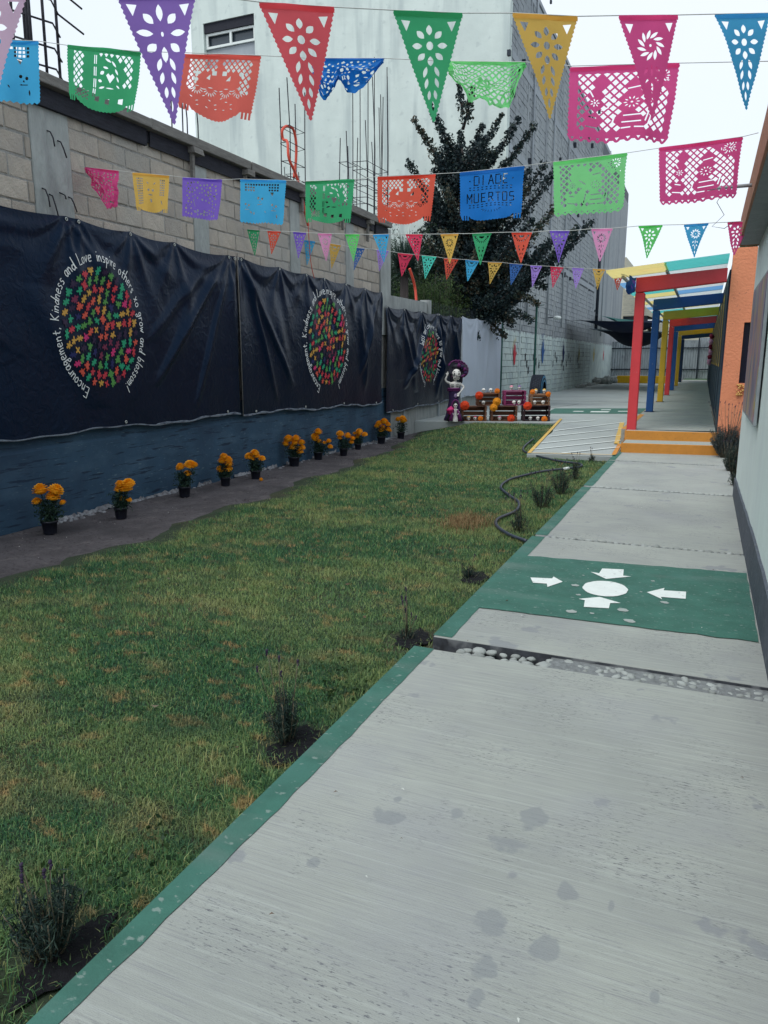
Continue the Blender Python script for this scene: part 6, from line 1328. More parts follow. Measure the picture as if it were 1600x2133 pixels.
for lx, ly, s in LAV:
    q = ((X-lx-.05)/.20)**2+((Y-ly)/(.22))**2; keep &= (q > 1) | (RNG.random(N) < (.12 if ly < 4.5 else .5)+.7*np.maximum(0, q-.4))
# thin, worn places
wear = np.sin(X*3.1+1.7*np.sin(Y*1.3))*np.sin(Y*2.3+1.1*np.sin(X*2.1)); keep &= RNG.random(N) > .35*np.clip(wear, 0, 1)
X, Y, D_ = X[keep], Y[keep], D_[keep]; n = len(X)
clump = np.sin(X*9+2*np.sin(Y*7))*np.sin(Y*8+2*np.sin(X*6))
tone = np.clip(RNG.normal(.42, .3, n)+.1*clump, 0, 1); big = np.maximum(1, D_/2.3)
L_ = (.017+.016*RNG.random(n)+.006*clump)*np.minimum(big**.3, 1.8); Wd = .0027*big**.75
edge = np.clip(1-(PX0-X)/.35, 0, 1); near_ = Y < 3.2; L_ = L_*(1+edge*.6*RNG.random(n)*np.where(near_, 1.2, .5))
Z = np.where(X < xe(Y)+.05, -.125, lz(X, Y)-.01); fade = np.clip((X-xe(Y))/.25, 0, 1); Z -= .04*(1-fade)
P = np.stack([X, Y, Z], 1); lean = np.abs(RNG.normal(.8, .45, n)).clip(0, 1.5)
c = D_ < 4.2
parts = [blades(P[c], L_[c], Wd[c], lean[c], tone[c], seg=2), blades(P[~c], L_[~c], Wd[~c]*1.15, lean[~c], tone[~c])]
# rank tufts along the path and broad weeds
for lx, ly, cnt_, h in [(-1.62, 1.05, 160, .16), (-1.75, 1.5, 120, .13), (-1.5, 1.75, 90, .10), (-1.45, 2.05, 110, .12), (-1.62, 2.2, 130, .13), (-2.0, 1.9, 80, .09), (-1.42, 2.95, 110, .08), (-1.5, 3.2, 110, .08), (-1.9, 1.2, 100, .10), (-1.5, 4.4, 90, .08), (-2.2, 2.6, 60, .07), (-1.6, 6.3, 90, .1), (-1.45, 7.2, 80, .09)]:
    Q = np.stack([lx+RNG.normal(size=cnt_)*.09, ly+RNG.normal(size=cnt_)*.10, np.full(cnt_, LZ-.01)], 1); Q = Q[Q[:, 0] < PX0-.06]; k = len(Q); h = h*.62
    parts.append(blades(Q, h*RNG.uniform(.4, 1.1, k), np.full(k, .0035), np.abs(RNG.normal(.6, .35, k)), np.clip(RNG.normal(.72, .22, k), 0, 1), seg=2))
V, T, A = join(parts)
obj('grass', trimesh('grass', V, T, A, [M('grass_blade')]), None, kind='stuff', label='short patchy green lawn with dry brown spots beside the path', cat='grass')
Q = []; 
for lx, ly, r, k in [(-1.55, 1.62, .13, 90), (-1.48, 2.9, .12, 110), (-1.6, 3.15, .15, 90), (-1.75, 1.35, .1, 50), (-2.3, 2.3, .1, 30)]:
    Q.append(np.stack([lx+RNG.normal(size=k)*r*.6, ly+RNG.normal(size=k)*r, LZ+RNG.uniform(.01, .05, k)], 1))
V, T, A = leaf_cloud(np.concatenate(Q), .022, RNG.uniform(.2, .8, sum(len(q) for q in Q)), up=.5, aspect=.75)
obj('broadleaf_weeds', trimesh('weeds', V, T, A, [M('bush_leaf')]), None, kind='stuff', label='low broad leaved weeds along the green path edge', cat='weeds')
m = MB()
for k in range(60):                                             # dry leaves and petals on the grass
    x, y = random.uniform(-4.4, -1.5), random.uniform(1.2, 13)**1; r = random.uniform(.008, .02); a = random.random()*6; z = float(lz(x, y))+random.uniform(.012, .028)
    m.add([(x+r*q*math.cos(a+t), y+r*q*math.sin(a+t), z+random.uniform(-.004, .006)) for t, q in ((0, 1.4), (1.2, .6), (3.14, 1.3), (4.8, .6))], [(0, 1, 2), (0, 2, 3)], k % 3 // 2)
m.build('fallen_leaves', [M('leaf_litter'), M('dry_stalk')], None, kind='stuff', label='dry brown leaves scattered over the lawn', cat='leaves')
# lifted dry turf sod
k = 1500; Q = np.stack([RNG.normal(size=k)*.13, RNG.normal(size=k)*.2, np.abs(RNG.normal(size=k))*.02], 1)
V, T, A = blades(Q, RNG.uniform(.03, .09, k), np.full(k, .004), np.abs(RNG.normal(.9, .4, k)), RNG.random(k), seg=2)
obj('dry_turf', trimesh('dry_turf', V, T, A, [tone_mat('dry_blade', [(.12, .08, .04), (.28, .18, .09), (.36, .27, .14)], rough=.8)]), None, (-2.05, 6.85, LZ), 'lifted clump of dry brown turf beside the black hose', 'turf')
# gravel and crumbs on the bare strip, torn plastic along the wall foot
m = MB()
for k in range(2600):
    y = random.uniform(2.5, 15.5); e = float(xe(y)); x = random.uniform(-5.97, e+.15) if random.random() < .6 else random.triangular(-5.97, -5.2, -5.95)
    r = random.uniform(.003, .010)*(1.6 if random.random() < .06 else 1); z = -.122
    a = random.random()*6.3; m.add([(x+r*math.cos(a+q)*random.uniform(.7, 1.3), y+r*math.sin(a+q)*random.uniform(.7, 1.3), z) for q in (0, 2.1, 4.2)]+[(x, y, z+r*.9)], [(0, 1, 3), (1, 2, 3), (2, 0, 3)], 0 if random.random() < .93 else 1)
m.build('gravel', [mat('crumb', (.07, .06, .065), .9, .4, 60, coord='World'), mat('crumb_pale', (.32, .31, .3), .9, .3, 60, coord='World')], None, kind='stuff', label='small gravel and crumbs on the bare dirt strip', cat='gravel')
mat('plastic_scrap', (.24, .25, .27), .6, .3, 12, coord='World', bump=.3, stains=[(20, .5, .6, (.12, .11, .12), .7, (1, 1, 1))])
ps = MB(); y = 5.35
while y < 14.6:
    if random.random() < .5:
        l = random.uniform(.1, .5); n = 10; w = random.uniform(.015, .07); vs = []
        for i in range(n+1):
            yy = y+l*i/n; ww = w*math.sin(math.pi*(i+.3)/(n+.6))*random.uniform(.6, 1.2)
            vs += [(WX+.025, yy, -.10+random.uniform(-.01, .03)), (WX+.03+ww*.5, yy+random.uniform(-.01, .01), -.085+random.uniform(-.01, .035)), (WX+.03+ww, yy+random.uniform(-.02, .02), -.115+random.uniform(0, .012))]
        ps.add(vs, [f for k in range(n) for f in ((3*k, 3*k+1, 3*k+4, 3*k+3), (3*k+1, 3*k+2, 3*k+5, 3*k+4))], 0)
        y += l
    else: y += random.uniform(.05, .25)
for k in range(110):
    ps.ball((WX+random.uniform(.03, .16), random.uniform(5.2, 14.8), -.11), random.uniform(.01, .032), 6, 4, sc=(1, 1.2, .8), lump=.5)
ps.build('torn_edging', M('plastic_scrap'), None, label='torn pale plastic edging and stones along the foot of the navy wall', cat='debris', kind='stuff')

# ------------------------------------------------------------------ lavender bushes
tone_mat('lavender_leaf', [(.012, .026, .028), (.025, .05, .042), (.05, .08, .06)], rough=.7, transl=.15)
tone_mat('lavender_leaf_grey', [(.02, .035, .045), (.045, .065, .07), (.08, .11, .11)], rough=.7, transl=.15)
def lavender(label, loc, h, r, stems, stalks, seed, leafm='lavender_leaf', sh=.25, grp='lavender bushes along the path'):
    t = thing('lavender_bush', label, 'lavender', loc, 0, grp); rn = np.random.default_rng(seed); Ps = []; ds = []; m = MB()
    for k in range(stems):
        a = rn.uniform(0, 6.28); q = r*rn.uniform(0, 1)**.6; top = h*rn.uniform(.45, 1)*(1.05-.3*q/r); b = np.array([q*.2*math.cos(a), q*.2*math.sin(a), 0]); e = np.array([q*math.cos(a), q*math.sin(a), top])
        m.tube([b, b*.6+e*.4+np.array([q*.1*math.cos(a), q*.1*math.sin(a), 0]), e], [.0035, .003, .0015], 4)
        nl = int(150*top/.3); tt = rn.uniform(.35, 1, nl)[:, None]; Ps.append((b*(1-tt)+e*tt)+rn.normal(size=(nl, 3))*.011)
    m.build('stems', M('dry_stalk'), t); P = np.concatenate(Ps); n = len(P)
    V, T, A = leaf_cloud(P, .027, rn.random(n), up=1.1, aspect=.14); obj('foliage', trimesh('foliage', V, T, A, [M(leafm)]), t)
    for k in range(stalks):
        a = rn.uniform(0, 6.28); q = r*rn.uniform(.2, .9); top = h+sh*rn.uniform(.25, 1); m = MB()
        b = (q*.5*math.cos(a), q*.5*math.sin(a), h*.5); e = (q*1.2*math.cos(a)+rn.normal()*.02, q*1.2*math.sin(a), top)
        m.tube([b, [(b[i]+e[i])/2+rn.normal()*.006 for i in range(3)], e], .0017, 4, 0)
        for j in range(3): m.ball((e[0]+rn.normal()*.001, e[1], e[2]-.009*j), .0055-.0007*j, 6, 4, 1, sc=(1, 1, 1.2), lump=.6)
        m.build('flower_stalk', [M('dry_stalk'), M('lavender_flower')], t)
LL = ['lavender bush nearest the camera, dark, beside the green path edge', 'lavender with five tall stalks, second along the path edge', 'sparse dry stalks, lavender beside the loose white stones of the joint', 'small lavender seedling level with the green painted panel',
      'thin lavender behind the end of the black hose', 'full dark lavender inside the curve of the hose', 'dense lavender just past the bend of the hose', 'lavender with upright grey tips near the hose coupling', 'farthest small lavender near the striped ramp']
SP = [(.28, .12, 26, 4, .08), (.26, .10, 22, 5, .22), (.10, .05, 8, 8, .24), (.14, .08, 12, 1, .05), (.26, .12, 12, 9, .12), (.36, .15, 17, 8, .1), (.34, .13, 18, 5, .1), (.28, .10, 12, 5, .12), (.16, .06, 10, 3, .14)]
for (lx, ly, s), lb, (h, r, st_, sk, sh) in zip(LAV, LL, SP): lavender(lb, (lx, ly, LZ-.015), h, r, st_, sk, int(ly*10), sh=sh)
lavender('big grey green lavender with many purple heads beside the orange wall', (.40, 12.75, -.04), .62, .30, 120, 34, 90, 'lavender_leaf_grey', .3)
lavender('low green bush under the big lavender, right of the path', (.44, 11.2, -.05), .40, .16, 60, 4, 91, 'lavender_leaf', .1)
lavender('small dark plant in the bed at the corner of the white wall', (.47, 9.9, -.05), .28, .12, 40, 2, 92, 'lavender_leaf', .1)
# planting holes of dark soil
m = MB()
for lx, ly, s in LAV[:4]:
    n = 16; vs = [(lx+.05+(.12+.10*noise.noise(Vector((k*.7, ly, 0))))*math.cos(2*math.pi*k/n)*(.9 if math.cos(2*math.pi*k/n) < 0 else .65), ly+(.15+.12*noise.noise(Vector((k*1.1, ly, 3))))*math.sin(2*math.pi*k/n), LZ+.002) for k in range(n)]+[(lx+.02, ly, LZ+.012)]
    m.add(vs, [(k, (k+1) % n, n) for k in range(n)], 0, True)
m.build('planting_soil', M('soil'), kind='structure')

# ------------------------------------------------------------------ hose
h1 = smooth([Vector(p)+Vector((0, 0, .022)) for p in D['hose']]); D['hose2'] = [[p[0], p[1], p[2]+float(lz(p[0], p[1]))-LZ] for p in D['hose2']]
h2 = smooth([Vector(D['hose'][-1])+Vector((.0, .03, .022))]+[Vector((-1.63, 11.12, -.05))]+[Vector(p)+Vector((0, 0, .022)) for p in D['hose2']])
hs = thing('garden_hose', 'black garden hose snaking over the lawn beside the path', 'hose', h1[0]); o0 = Vector(h1[0])
m = MB(); m.tube([p-o0 for p in h1+h2], .0165, 8); m.build('hose_tube', M('hose'), hs)
m = MB(); q = h1[-1]; m.tube([q-o0+Vector((-.03, -.07, 0)), q-o0+Vector((.02, .05, 0))], .022, 8); m.build('coupling', M('white_paint'), hs)

# ------------------------------------------------------------------ marigolds in black pots
def pompom(r, seed, petals=None):
    """ruffled flower head: rows of small curved petals over a dome"""
    rn = random.Random(seed); m = MB(); m.ball((0, 0, -.1*r), r*.72, 9, 6, sc=(1, 1, .7))
    rows = [(1.0, -.25, 13), (1.02, .05, 14), (.92, .32, 12), (.72, .56, 10), (.45, .72, 7), (.15, .8, 4)]
    for rad, z, n in rows:
        for k in range(n):
            a = 2*math.pi*(k+rn.random()*.5)/n; w = .30*r; l = .42*r; R_ = rad*r*.78; zz = z*r*.8; tilt = .9*(1-z)
            ca, sa = math.cos(a), math.sin(a); dx = math.cos(1.3-tilt); o = []
            for (s, t) in [(-.6, 0), (.6, 0), (1, .8), (.35, 1.1), (-.35, .95), (-1, .85)]:
                rr = R_-.25*r+l*t*math.cos(.25+z); zv = zz+l*t*math.sin(.25+z)*.9+rn.uniform(-.05, .05)*r
                o.append((rr*ca-s*w*sa*.8, rr*sa+s*w*ca*.8, zv))
            m.add(o, [(0, 1, 2, 3, 4, 5)], 0)
    return m
pomm = [pompom(1, k).mesh('flower', M('petal_orange')) for k in range(4)]
tone_mat('marigold_leaf', [(.008, .022, .02), (.018, .045, .03), (.035, .075, .04)], rough=.6, transl=.2)
PL = ['marigold pot nearest the camera, five blooms', 'second marigold pot from the camera, tight bunch of blooms', 'third marigold pot, four blooms under the middle tarp seam', 'fourth marigold pot, seven small blooms', 'fifth marigold pot, five blooms',
      'sixth marigold pot, fullest cluster of eight blooms', 'seventh marigold pot, leafy with scattered blooms', 'eighth marigold pot, beside its close neighbour', 'ninth marigold pot, narrow with small blooms', 'tenth marigold pot, eight round blooms', 'farthest marigold pot, right by the end of the navy wall']
for i, (b, fl, w) in enumerate(D['pots']):
    b = Vector(b); b.x = max(b.x, -5.80); t = thing('marigold_pot', PL[i], 'potted flower', b, 0, 'marigold pots along the navy wall')
    R_ = w/2; hh = R_*1.75; m = MB()
    m.lathe([(R_*.74, 0), (R_*.8, .01), (R_*.95, hh*.85), (R_*1.06, hh*.86), (R_*1.06, hh), (R_*.97, hh), (R_*.95, hh*.9)], n=18); m.build('pot', M('black_pot'), t)
    m = MB(); m.lathe([(0, hh*.9), (R_*.95, hh*.905)], n=14); m.build('potting_soil', M('soil'), t)
    Ps = []; st = MB()
    for j, (x, y, z, r) in enumerate(fl):
        z = max(z, hh+.08); x = x*1.0+random.uniform(0, .03)
        st.tube([(x*.15, y*.15, hh*.9), (x*.6, y*.6, (hh+z)/2), (x, y, z)], .004, 5)
        o = obj('flower', pomm[(i+j) % 4], t, (x, y, z)); o.scale = (r*1.14, r*1.14, r*.95); o.rotation_euler = (random.uniform(-.35, .1), random.uniform(-.2, .4), random.uniform(0, 6))
        k = 60; tt = RNG.uniform(.0, .85, k)[:, None]; Ps.append(np.array([x*.15, y*.15, hh])*(1-tt)+np.array([x, y, z-.03])*tt+RNG.normal(size=(k, 3))*[R_*.42, R_*.42, .03])
    top = max(f[2] for f in fl); k = 420; q = RNG.normal(size=(k, 3))*[R_*.62, R_*.62, 0]; q[:, 2] = RNG.uniform(hh*.95, hh+(top-hh)*.66, k); Ps.append(q)
    st.build('stems', M('marigold_leaf'), t); P = np.concatenate(Ps); V, T, A = leaf_cloud(P, .042, RNG.random(len(P)), up=.4, aspect=.28); obj('foliage', trimesh('foliage', V, T, A, [M('marigold_leaf')]), t)
o = obj('fallen_flower', pomm[1], None, (-5.48, 8.52, -.10), 'single fallen orange bloom on the dirt by the fifth pot', 'flower'); o.scale = (.03,)*3

# ------------------------------------------------------------------ altar: crates, skulls, paper flowers, skeleton figures
AO = Vector((-5.0, 16.10, .15)); AU = Vector((math.cos(YAW), math.sin(YAW), 0)); AV = Vector((-math.sin(YAW), math.cos(YAW), 0)); PXM = .0106
def alt(x, y, v=0.): return AO+AU*((x-958)*PXM)+AV*v+Vector((0, 0, (877.5-y)*PXM))
def crate(label, x0, x1, yt, yb, mt, v=0., rot=0., side=''):
    w = (x1-x0)*PXM; h = (yb-yt)*PXM; d = .30; p = alt(x0, yb, v)
    if yb > 870: p.z = .151
    t = thing('wooden_crate', label, 'crate', p, YAW+rot, 'wooden crates stacked as an altar')
    def sl(name, *b):
        m = MB(); m.box(*b, j=.0015); bevel(m.build(name, M(mt), t), .003)
    sh = h/3.9
    for k in range(3):
        z0 = h*.03+k*(h*.94)/3; sl('back_slat', .001, w-.001, d-.012, d, z0, z0+sh)
        y0 = .004+k*(d-.02)/3; sl('bottom_slat', .001, w-.001, y0, y0+.075, .0, .011); sl('top_slat', .001, w-.001, y0, y0+.075, h-.011, h)
    for xx in (0.0, w-.014):
        sl('end_panel', xx+.0005, xx+.0135, .002, d-.013, .012, h*.30); sl('end_panel', xx+.0005, xx+.0135, .002, d-.013, h*.36, h*.64); sl('end_panel', xx+.0005, xx+.0135, .002, d-.013, h*.70, h-.012)
        q = .015 if xx == 0 else -.03
        for yy in (.003, d-.045): sl('corner_post', (xx+.0145 if xx == 0 else xx-.0305), (xx+.0445 if xx == 0 else xx-.0005), yy, yy+.03, .012, h-.012)
crate('brown crate at the bottom left of the altar, beside the skeleton figure', 958, 1012, 846, 877.5, 'crate_wood')
crate('brown crate at the bottom middle of the altar', 1021, 1077, 845.5, 877.5, 'crate_wood')
crate('darkest brown crate at the bottom right of the altar', 1089.5, 1147, 844.5, 877.5, 'crate_dark')
crate('worn brown crate on the upper left, in front of the white sheet', 991, 1040, 818.5, 844.5, 'crate_wood', .03)
crate('magenta painted crate in the upper middle', 1048, 1095, 813.5, 844, 'crate_magenta', .04)
crate('light brown crate on the upper right', 1104.5, 1146, 820.5, 843.8, 'crate_light', .03)
mat('skull_pink', (.75, .25, .35), .6, .1, 20); mat('skull_hat_purple', (.16, .08, .3), .6, .1, 20); mat('skull_hat_red', (.4, .03, .08), .6, .1, 20); mat('skull_yellow', (.7, .45, .12), .6, .1, 20)
def skull(label, x, yb, v=.10, hat=None, dark=False, turn=0., r=.042):
    t = thing('sugar_skull', label, 'sugar skull', alt(x, yb, v), YAW+turn, 'small painted skulls on the altar crates'); b = MB()
    b.ball((0, 0, r*1.35), r, 14, 10, sc=(1, 1.08, .95)); b.ball((0, -r*.28, r*.5), r*.62, 10, 7, sc=(1, .95, .85)); b.build('cranium', M('bone'), t)
    for s in (-1, 1):
        m = MB(); m.ball((s*r*.4, -r*.92, r*1.28), r*.27, 8, 6, sc=(1, .45, 1.1)); m.build('eye_socket', M('black_matte'), t)
    m = MB(); m.ball((0, -r*1.0, r*.92), r*.12, 6, 4, sc=(1, .6, 1.4)); m.build('nose', M('black_matte'), t)
    m = MB(); m.tube([(-r*.4, -r*.78, r*.5), (0, -r*.9, r*.44), (r*.4, -r*.78, r*.5)], r*.05, 4); m.build('mouth', M('black_matte'), t)
    if dark:
        m = MB(); m.ball((0, -r*.2, r*.62), r*.6, 10, 6, sc=(1.03, 1.0, .5)); m.build('beard', M('black_matte'), t)
    if hat:
        m = MB(); m.lathe([(r*.92, r*1.78), (r*1.0, r*1.95), (r*.8, r*2.3), (r*.3, r*2.55), (0, r*2.6)], n=12, wob=lambda a, i: 1+.14*math.sin(a*6)); m.build('headdress', M(hat), t)
skull('plain white skull, left one on top of the upper left crate', 1005, 817.5); skull('white skull with pink cheeks on the upper left crate, beside the orange flower', 1020, 817.5, turn=.3)
skull('skull in a crimson headdress on the magenta crate', 1064, 812.5, hat='skull_pink'); skull('skull in a purple headdress on the magenta crate', 1081, 812.5, hat='skull_hat_purple')
skull('skull with a yellow headdress between flowers on the upper right crate', 1116, 819.5, hat='skull_yellow'); skull('white skull with black mark at the right end of the upper right crate', 1134, 819.5, hat='skull_yellow', turn=-.4)
skull('white skull inside the upper left crate', 1005, 843.5, .08, turn=.5); skull('white skull inside the magenta crate, left of a pair', 1070, 843, .08, turn=.9); skull('white skull inside the magenta crate, right of a pair', 1081, 843, .08, turn=-.9)
skull('white skull inside the light brown crate, left of a pair', 1114, 842.8, .08); skull('white skull inside the light brown crate, right of a pair', 1132, 842.8, .08, turn=.3)
skull('skull with yellow headdress inside the bottom left crate', 974, 876.6, .06, hat='skull_yellow'); skull('skull with dark red cap inside the bottom left crate', 988, 876.6, .06, hat='skull_hat_red')
skull('skull with crimson cap inside the bottom middle crate', 1040, 876.6, .06, hat='skull_pink'); skull('skull with black jaw inside the bottom right crate', 1106, 876.6, .06, dark=True); skull('greyish skull inside the bottom right crate, beside the orange flower', 1122, 876.6, .06, turn=.3)
def paper_flower(label, x, y, rpx, mt, v=-.05, flat=False):
    r = rpx*PXM*.96; t = thing('paper_flower', label, 'paper flower', alt(x, y, v), YAW, 'tissue paper flowers on the altar crates'); m = MB(); rn = random.Random(int(x*7+y))
    rows = [(1.0, .0, 12), (.93, .14, 12), (.8, .28, 10), (.6, .4, 8), (.38, .5, 6)] if not flat else [(1, 0, 9), (.8, .1, 8), (.5, .2, 6)]
    for rad, dz, n in rows:
        for k in range(n):
            a = 2*math.pi*(k+rn.random()*.6)/n; w = rad*r*.36; ca, sa = math.cos(a), math.sin(a); o = []
            for s, q in [(0, .12), (1, .55), (1.15, .82), (.5, 1.0), (0, .93), (-.5, 1.02), (-1.15, .85), (-1, .5)]:
                rr = rad*r*q; o.append((rr*ca-s*w*sa, -(dz*r*.9)-.25*r*(1-q)+rn.uniform(-.08, .08)*r, rr*sa+s*w*ca))
            m.add(o, [(0, 1, 2, 3, 4), (0, 4, 5, 6, 7)], 0)
    m.build('petals', M(mt), t); m = MB(); m.ball((0, -.42*r, 0), r*.13, 7, 5); m.build('centre', M('skull_hat_red'), t)
paper_flower('red orange paper flower hanging at the left corner of the upper left crate', 994, 823, 9, 'paper_red'); paper_flower('orange paper flower on top of the upper left crate', 1033, 814, 6.2, 'paper_orange', .05, True)
paper_flower('large red orange paper flower at the top left corner of the bottom left crate', 964, 844, 10.5, 'paper_red'); paper_flower('upper one of two amber paper flowers between the crates', 1031.5, 836, 9.3, 'paper_amber')
paper_flower('lower one of two amber paper flowers between the crates', 1025, 848, 8.8, 'paper_amber', -.07); paper_flower('red orange paper flower between magenta crate and dark crate', 1097, 845, 9.5, 'paper_red')
paper_flower('orange paper flower on the left of the upper right crate', 1108, 816, 6, 'paper_orange', .04, True); paper_flower('orange paper flower hanging at the right of the upper right crate', 1140, 820, 6, 'paper_orange', -.03, True)
paper_flower('orange paper flower lying inside the bottom left crate', 999, 871.5, 5.8, 'paper_orange', .02, True); paper_flower('large red orange paper flower at the foot of the bottom middle crate', 1062.5, 871, 8.6, 'paper_red', -.07)
paper_flower('orange paper flower at the foot of the bottom right crate', 1134, 872.5, 7, 'paper_orange', -.04, True)
# grey block and tyre behind
tk = thing('tyre', 'large worn black tyre with a blue painted side standing behind the altar', 'tyre', (-4.55, 22.2, .15), YAW-.40)
def tyre_at():
    R_, w = .46, .36; m = MB(); n = 40; prof = [(-w/2, R_*.62), (-w/2, R_*.80), (-w*.44, R_*.95), (-w*.25, R_), (0, R_*1.01), (w*.25, R_), (w*.44, R_*.95), (w/2, R_*.80), (w/2, R_*.62)]; vs = []
    for k in range(n):
        a = 2*math.pi*k/n
        for x, r in prof: vs.append((x, r*math.cos(a), R_+r*math.sin(a)))
    q = len(prof); m.add(vs, [(k*q+i, k*q+i+1, ((k+1) % n)*q+i+1, ((k+1) % n)*q+i) for k in range(n) for i in range(q-1)], 0, True)
    m.build('casing', M('black_matte'), tk); m = MB()
    for k in range(54):
        a = 2*math.pi*k/54
        for i in range(5):
            x = -w*.36+w*.18*i; aa = a+(.06 if i % 2 else 0); c, s = math.cos(aa), math.sin(aa); r0, r1 = R_*.985, R_*1.035; h = .030; d = .017
            P_ = [(x-h/1.2, -d), (x+h/1.2, -d), (x+h/1.2, d), (x-h/1.2, d)]
            m.hexa([(px, r0*c-t_*s, R_+r0*s+t_*c) for px, t_ in P_], [(px, r1*c-t_*s, R_+r1*s+t_*c) for px, t_ in P_])
    m.build('tread', mat('tyre_rubber', (.03, .04, .06), .7, .3, 30), tk)
    m = MB(); vs = []
    for k in range(n):
        a = 2*math.pi*k/n
        for r in (.60, .98): vs.append((w/2+.006+(.012 if r > .9 else .004)*0-(.0 if r < .9 else w*.05), R_*r*math.cos(a), R_+R_*r*math.sin(a)))
    m.add(vs, [(2*k, 2*k+1, (2*k+3) % (2*n), (2*k+2) % (2*n)) for k in range(n)], 0, True); m.build('painted_side', mat('tyre_blue', (.05, .2, .36), .6, .15, 10), tk)
tyre_at()
cbx = MB(); cbx.box(-.30, .30, 0, .28, 0, .42, j=.006); bevel(cbx.build('grey_block', M('column_concrete'), None, loc=(-4.2, 19.6, .151), label='weathered grey concrete block between the tyre and the altar', cat='block', rz=YAW), .015)
m = MB(); m.tube([(-4.83, 22.9, .1), (-4.83, 22.9, 3.15)], .035, 8); m.tube([(-4.83, 22.9, 3.1), (-4.6, 22.9, 3.12)], .01, 5); m.build('volleyball_pole', M('pole_green'), label='tall thin dark green pole standing behind the altar', cat='pole')

# skeleton lady figures: each body one fused mesh
def fused(name, mb, mt, par, vox=.008):
    o = mb.build(name, M(mt), par); r = o.modifiers.new('remesh', 'REMESH'); r.mode = 'VOXEL'; r.voxel_size = vox; r.use_smooth_shade = True
    s = o.modifiers.new('smooth', 'SMOOTH'); s.factor = .5; s.iterations = 3; return o
def catrina():
    t = thing('skeleton_figure', 'tall papier mache skeleton lady in purple dress and wide hat, hand to ear', 'figure', alt(943, 877, .22), YAW)
    b = MB()                                                     # body: head, neck, ribs, arms and hands in one surface
    b.ball((.045, -.02, 1.04), .102, 16, 12, sc=(1, .95, 1.1)); b.ball((.045, -.05, .955), .075, 14, 9, sc=(1.05, .85, .72))
    b.tube([(.03, 0, .93), (.02, 0, .84)], [.03, .035], 10)
    b.lathe([(.04, .66), (.085, .68), (.10, .74), (.118, .80), (.115, .845), (.05, .87)], (.015, 0, 0), 20, sy=.62)
    b.tube([(-.09, 0, .835), (-.15, -.02, .86), (-.205, -.04, .90)], [.03, .026, .022], 9); b.tube([(-.205, -.04, .90), (-.185, -.055, .965), (-.165, -.06, 1.01)], [.022, .019, .016], 9)
    b.tube([(.12, 0, .835), (.17, -.01, .80), (.225, -.02, .755)], [.03, .026, .021], 9); b.tube([(.225, -.02, .755), (.17, -.06, .68), (.115, -.085, .62)], [.021, .018, .015], 9)
    for s, c, dr in ((-1, Vector((-.16, -.065, 1.025)), Vector((.12, -.05, 1))), (1, Vector((.105, -.09, .605)), Vector((-.45, -.25, -.8)))):
        b.ball(c, .024, 9, 6, sc=(1, .6, 1.2)); dr.normalize(); sd_ = dr.cross(Vector((0, 1, 0))).normalized()
        for k in range(4): p = c+sd_*(.012*(k-1.5))+dr*.015; b.tube([p, p+dr*(.028+.006*(k in (1, 2))), p+dr*(.046+.008*(k in (1, 2)))+Vector((0, -.012, 0))], [.0075, .0068, .006], 6)
        p = c-sd_*.02*s; b.tube([p, p-sd_*.016*s+dr*.018, p-sd_*.014*s+dr*.034], [.0078, .007, .006], 6)
    fused('body', b, 'bone', t, .0065)
    for s in (-1, 1):
        m = MB(); m.ball((.045+s*.038, -.098, 1.045), .027, 12, 8, sc=(1, .45, 1.2)); m.build('eye', M('black_matte'), t)
        m = MB(); m.ball((.045+s*.038, -.112, 1.045), .008, 8, 6); m.build('pupil', M('bone'), t)
        m = MB(); m.tube([(.045+s*.015, -.098, 1.085), (.045+s*.045, -.09, 1.1), (.045+s*.075, -.07, 1.085)], .006, 5); m.build('eyebrow', M('black_matte'), t)
        m = MB(); m.ball((.045+s*.1, -.02, .985), .02, 8, 6, sc=(.6, 1, 1.3)); m.build('earring', M('magenta_cloth'), t)
    m = MB(); m.ball((.045, -.112, 1.0), .011, 7, 5, sc=(1, .6, 1.4)); m.build('nose', M('black_matte'), t)
    m = MB(); m.ball((.045, -.095, .955), .052, 16, 8, sc=(1.05, .45, .5)); m.build('mouth', M('black_matte'), t)
    m = MB()
    for k in range(7): x = .045-.036+.012*k; m.box(x-.0045, x+.0045, -.124, -.112, .966, .977); m.box(x-.0045, x+.0045, -.123, -.111, .934, .943)
    m.build('teeth', M('bone'), t); m = MB()
    for z in (.72, .76, .80):
        for s in (-1, 1): m.tube([(.015+s*.018, -.073, z), (.015+s*.055, -.066, z+.003), (.015+s*.085, -.046, z-.003)], .0085, 6)
    m.build('rib_gap', M('black_matte'), t)
    m = MB()                                                     # hair falls behind both shoulders
    m.ball((.045, .03, 1.07), .118, 14, 10, sc=(1.05, .85, 1.0), lump=.2); m.ball((-.055, .02, .96), .055, 10, 8, sc=(.8, .8, 2.1), lump=.4); m.ball((.15, .02, .95), .055, 10, 8, sc=(.8, .8, 2.1), lump=.4); m.build('hair', M('hair'), t)
    hat = obj('hat', None, t, (.075, .035, 1.13)); rot = Euler((math.radians(62), math.radians(14), 0)).to_matrix()
    m = MB(); vs = []; n = 40; rs = [0, .07, .14, .20]
    for r in rs:
        for k in range(n):
            a = 2*math.pi*k/n; q = rot @ Vector((r*math.cos(a)*1.05, r*math.sin(a)*.98, .02*math.sin(3*a)*(r/.2)+.05*(r/.2)**2)); vs.append(q)
    m.add(vs, [(i*n+k, i*n+(k+1) % n, (i+1)*n+(k+1) % n, (i+1)*n+k) for i in range(3) for k in range(n)], 0, True); m.build('brim', M('hair'), hat)
    m = MB(); vs = []
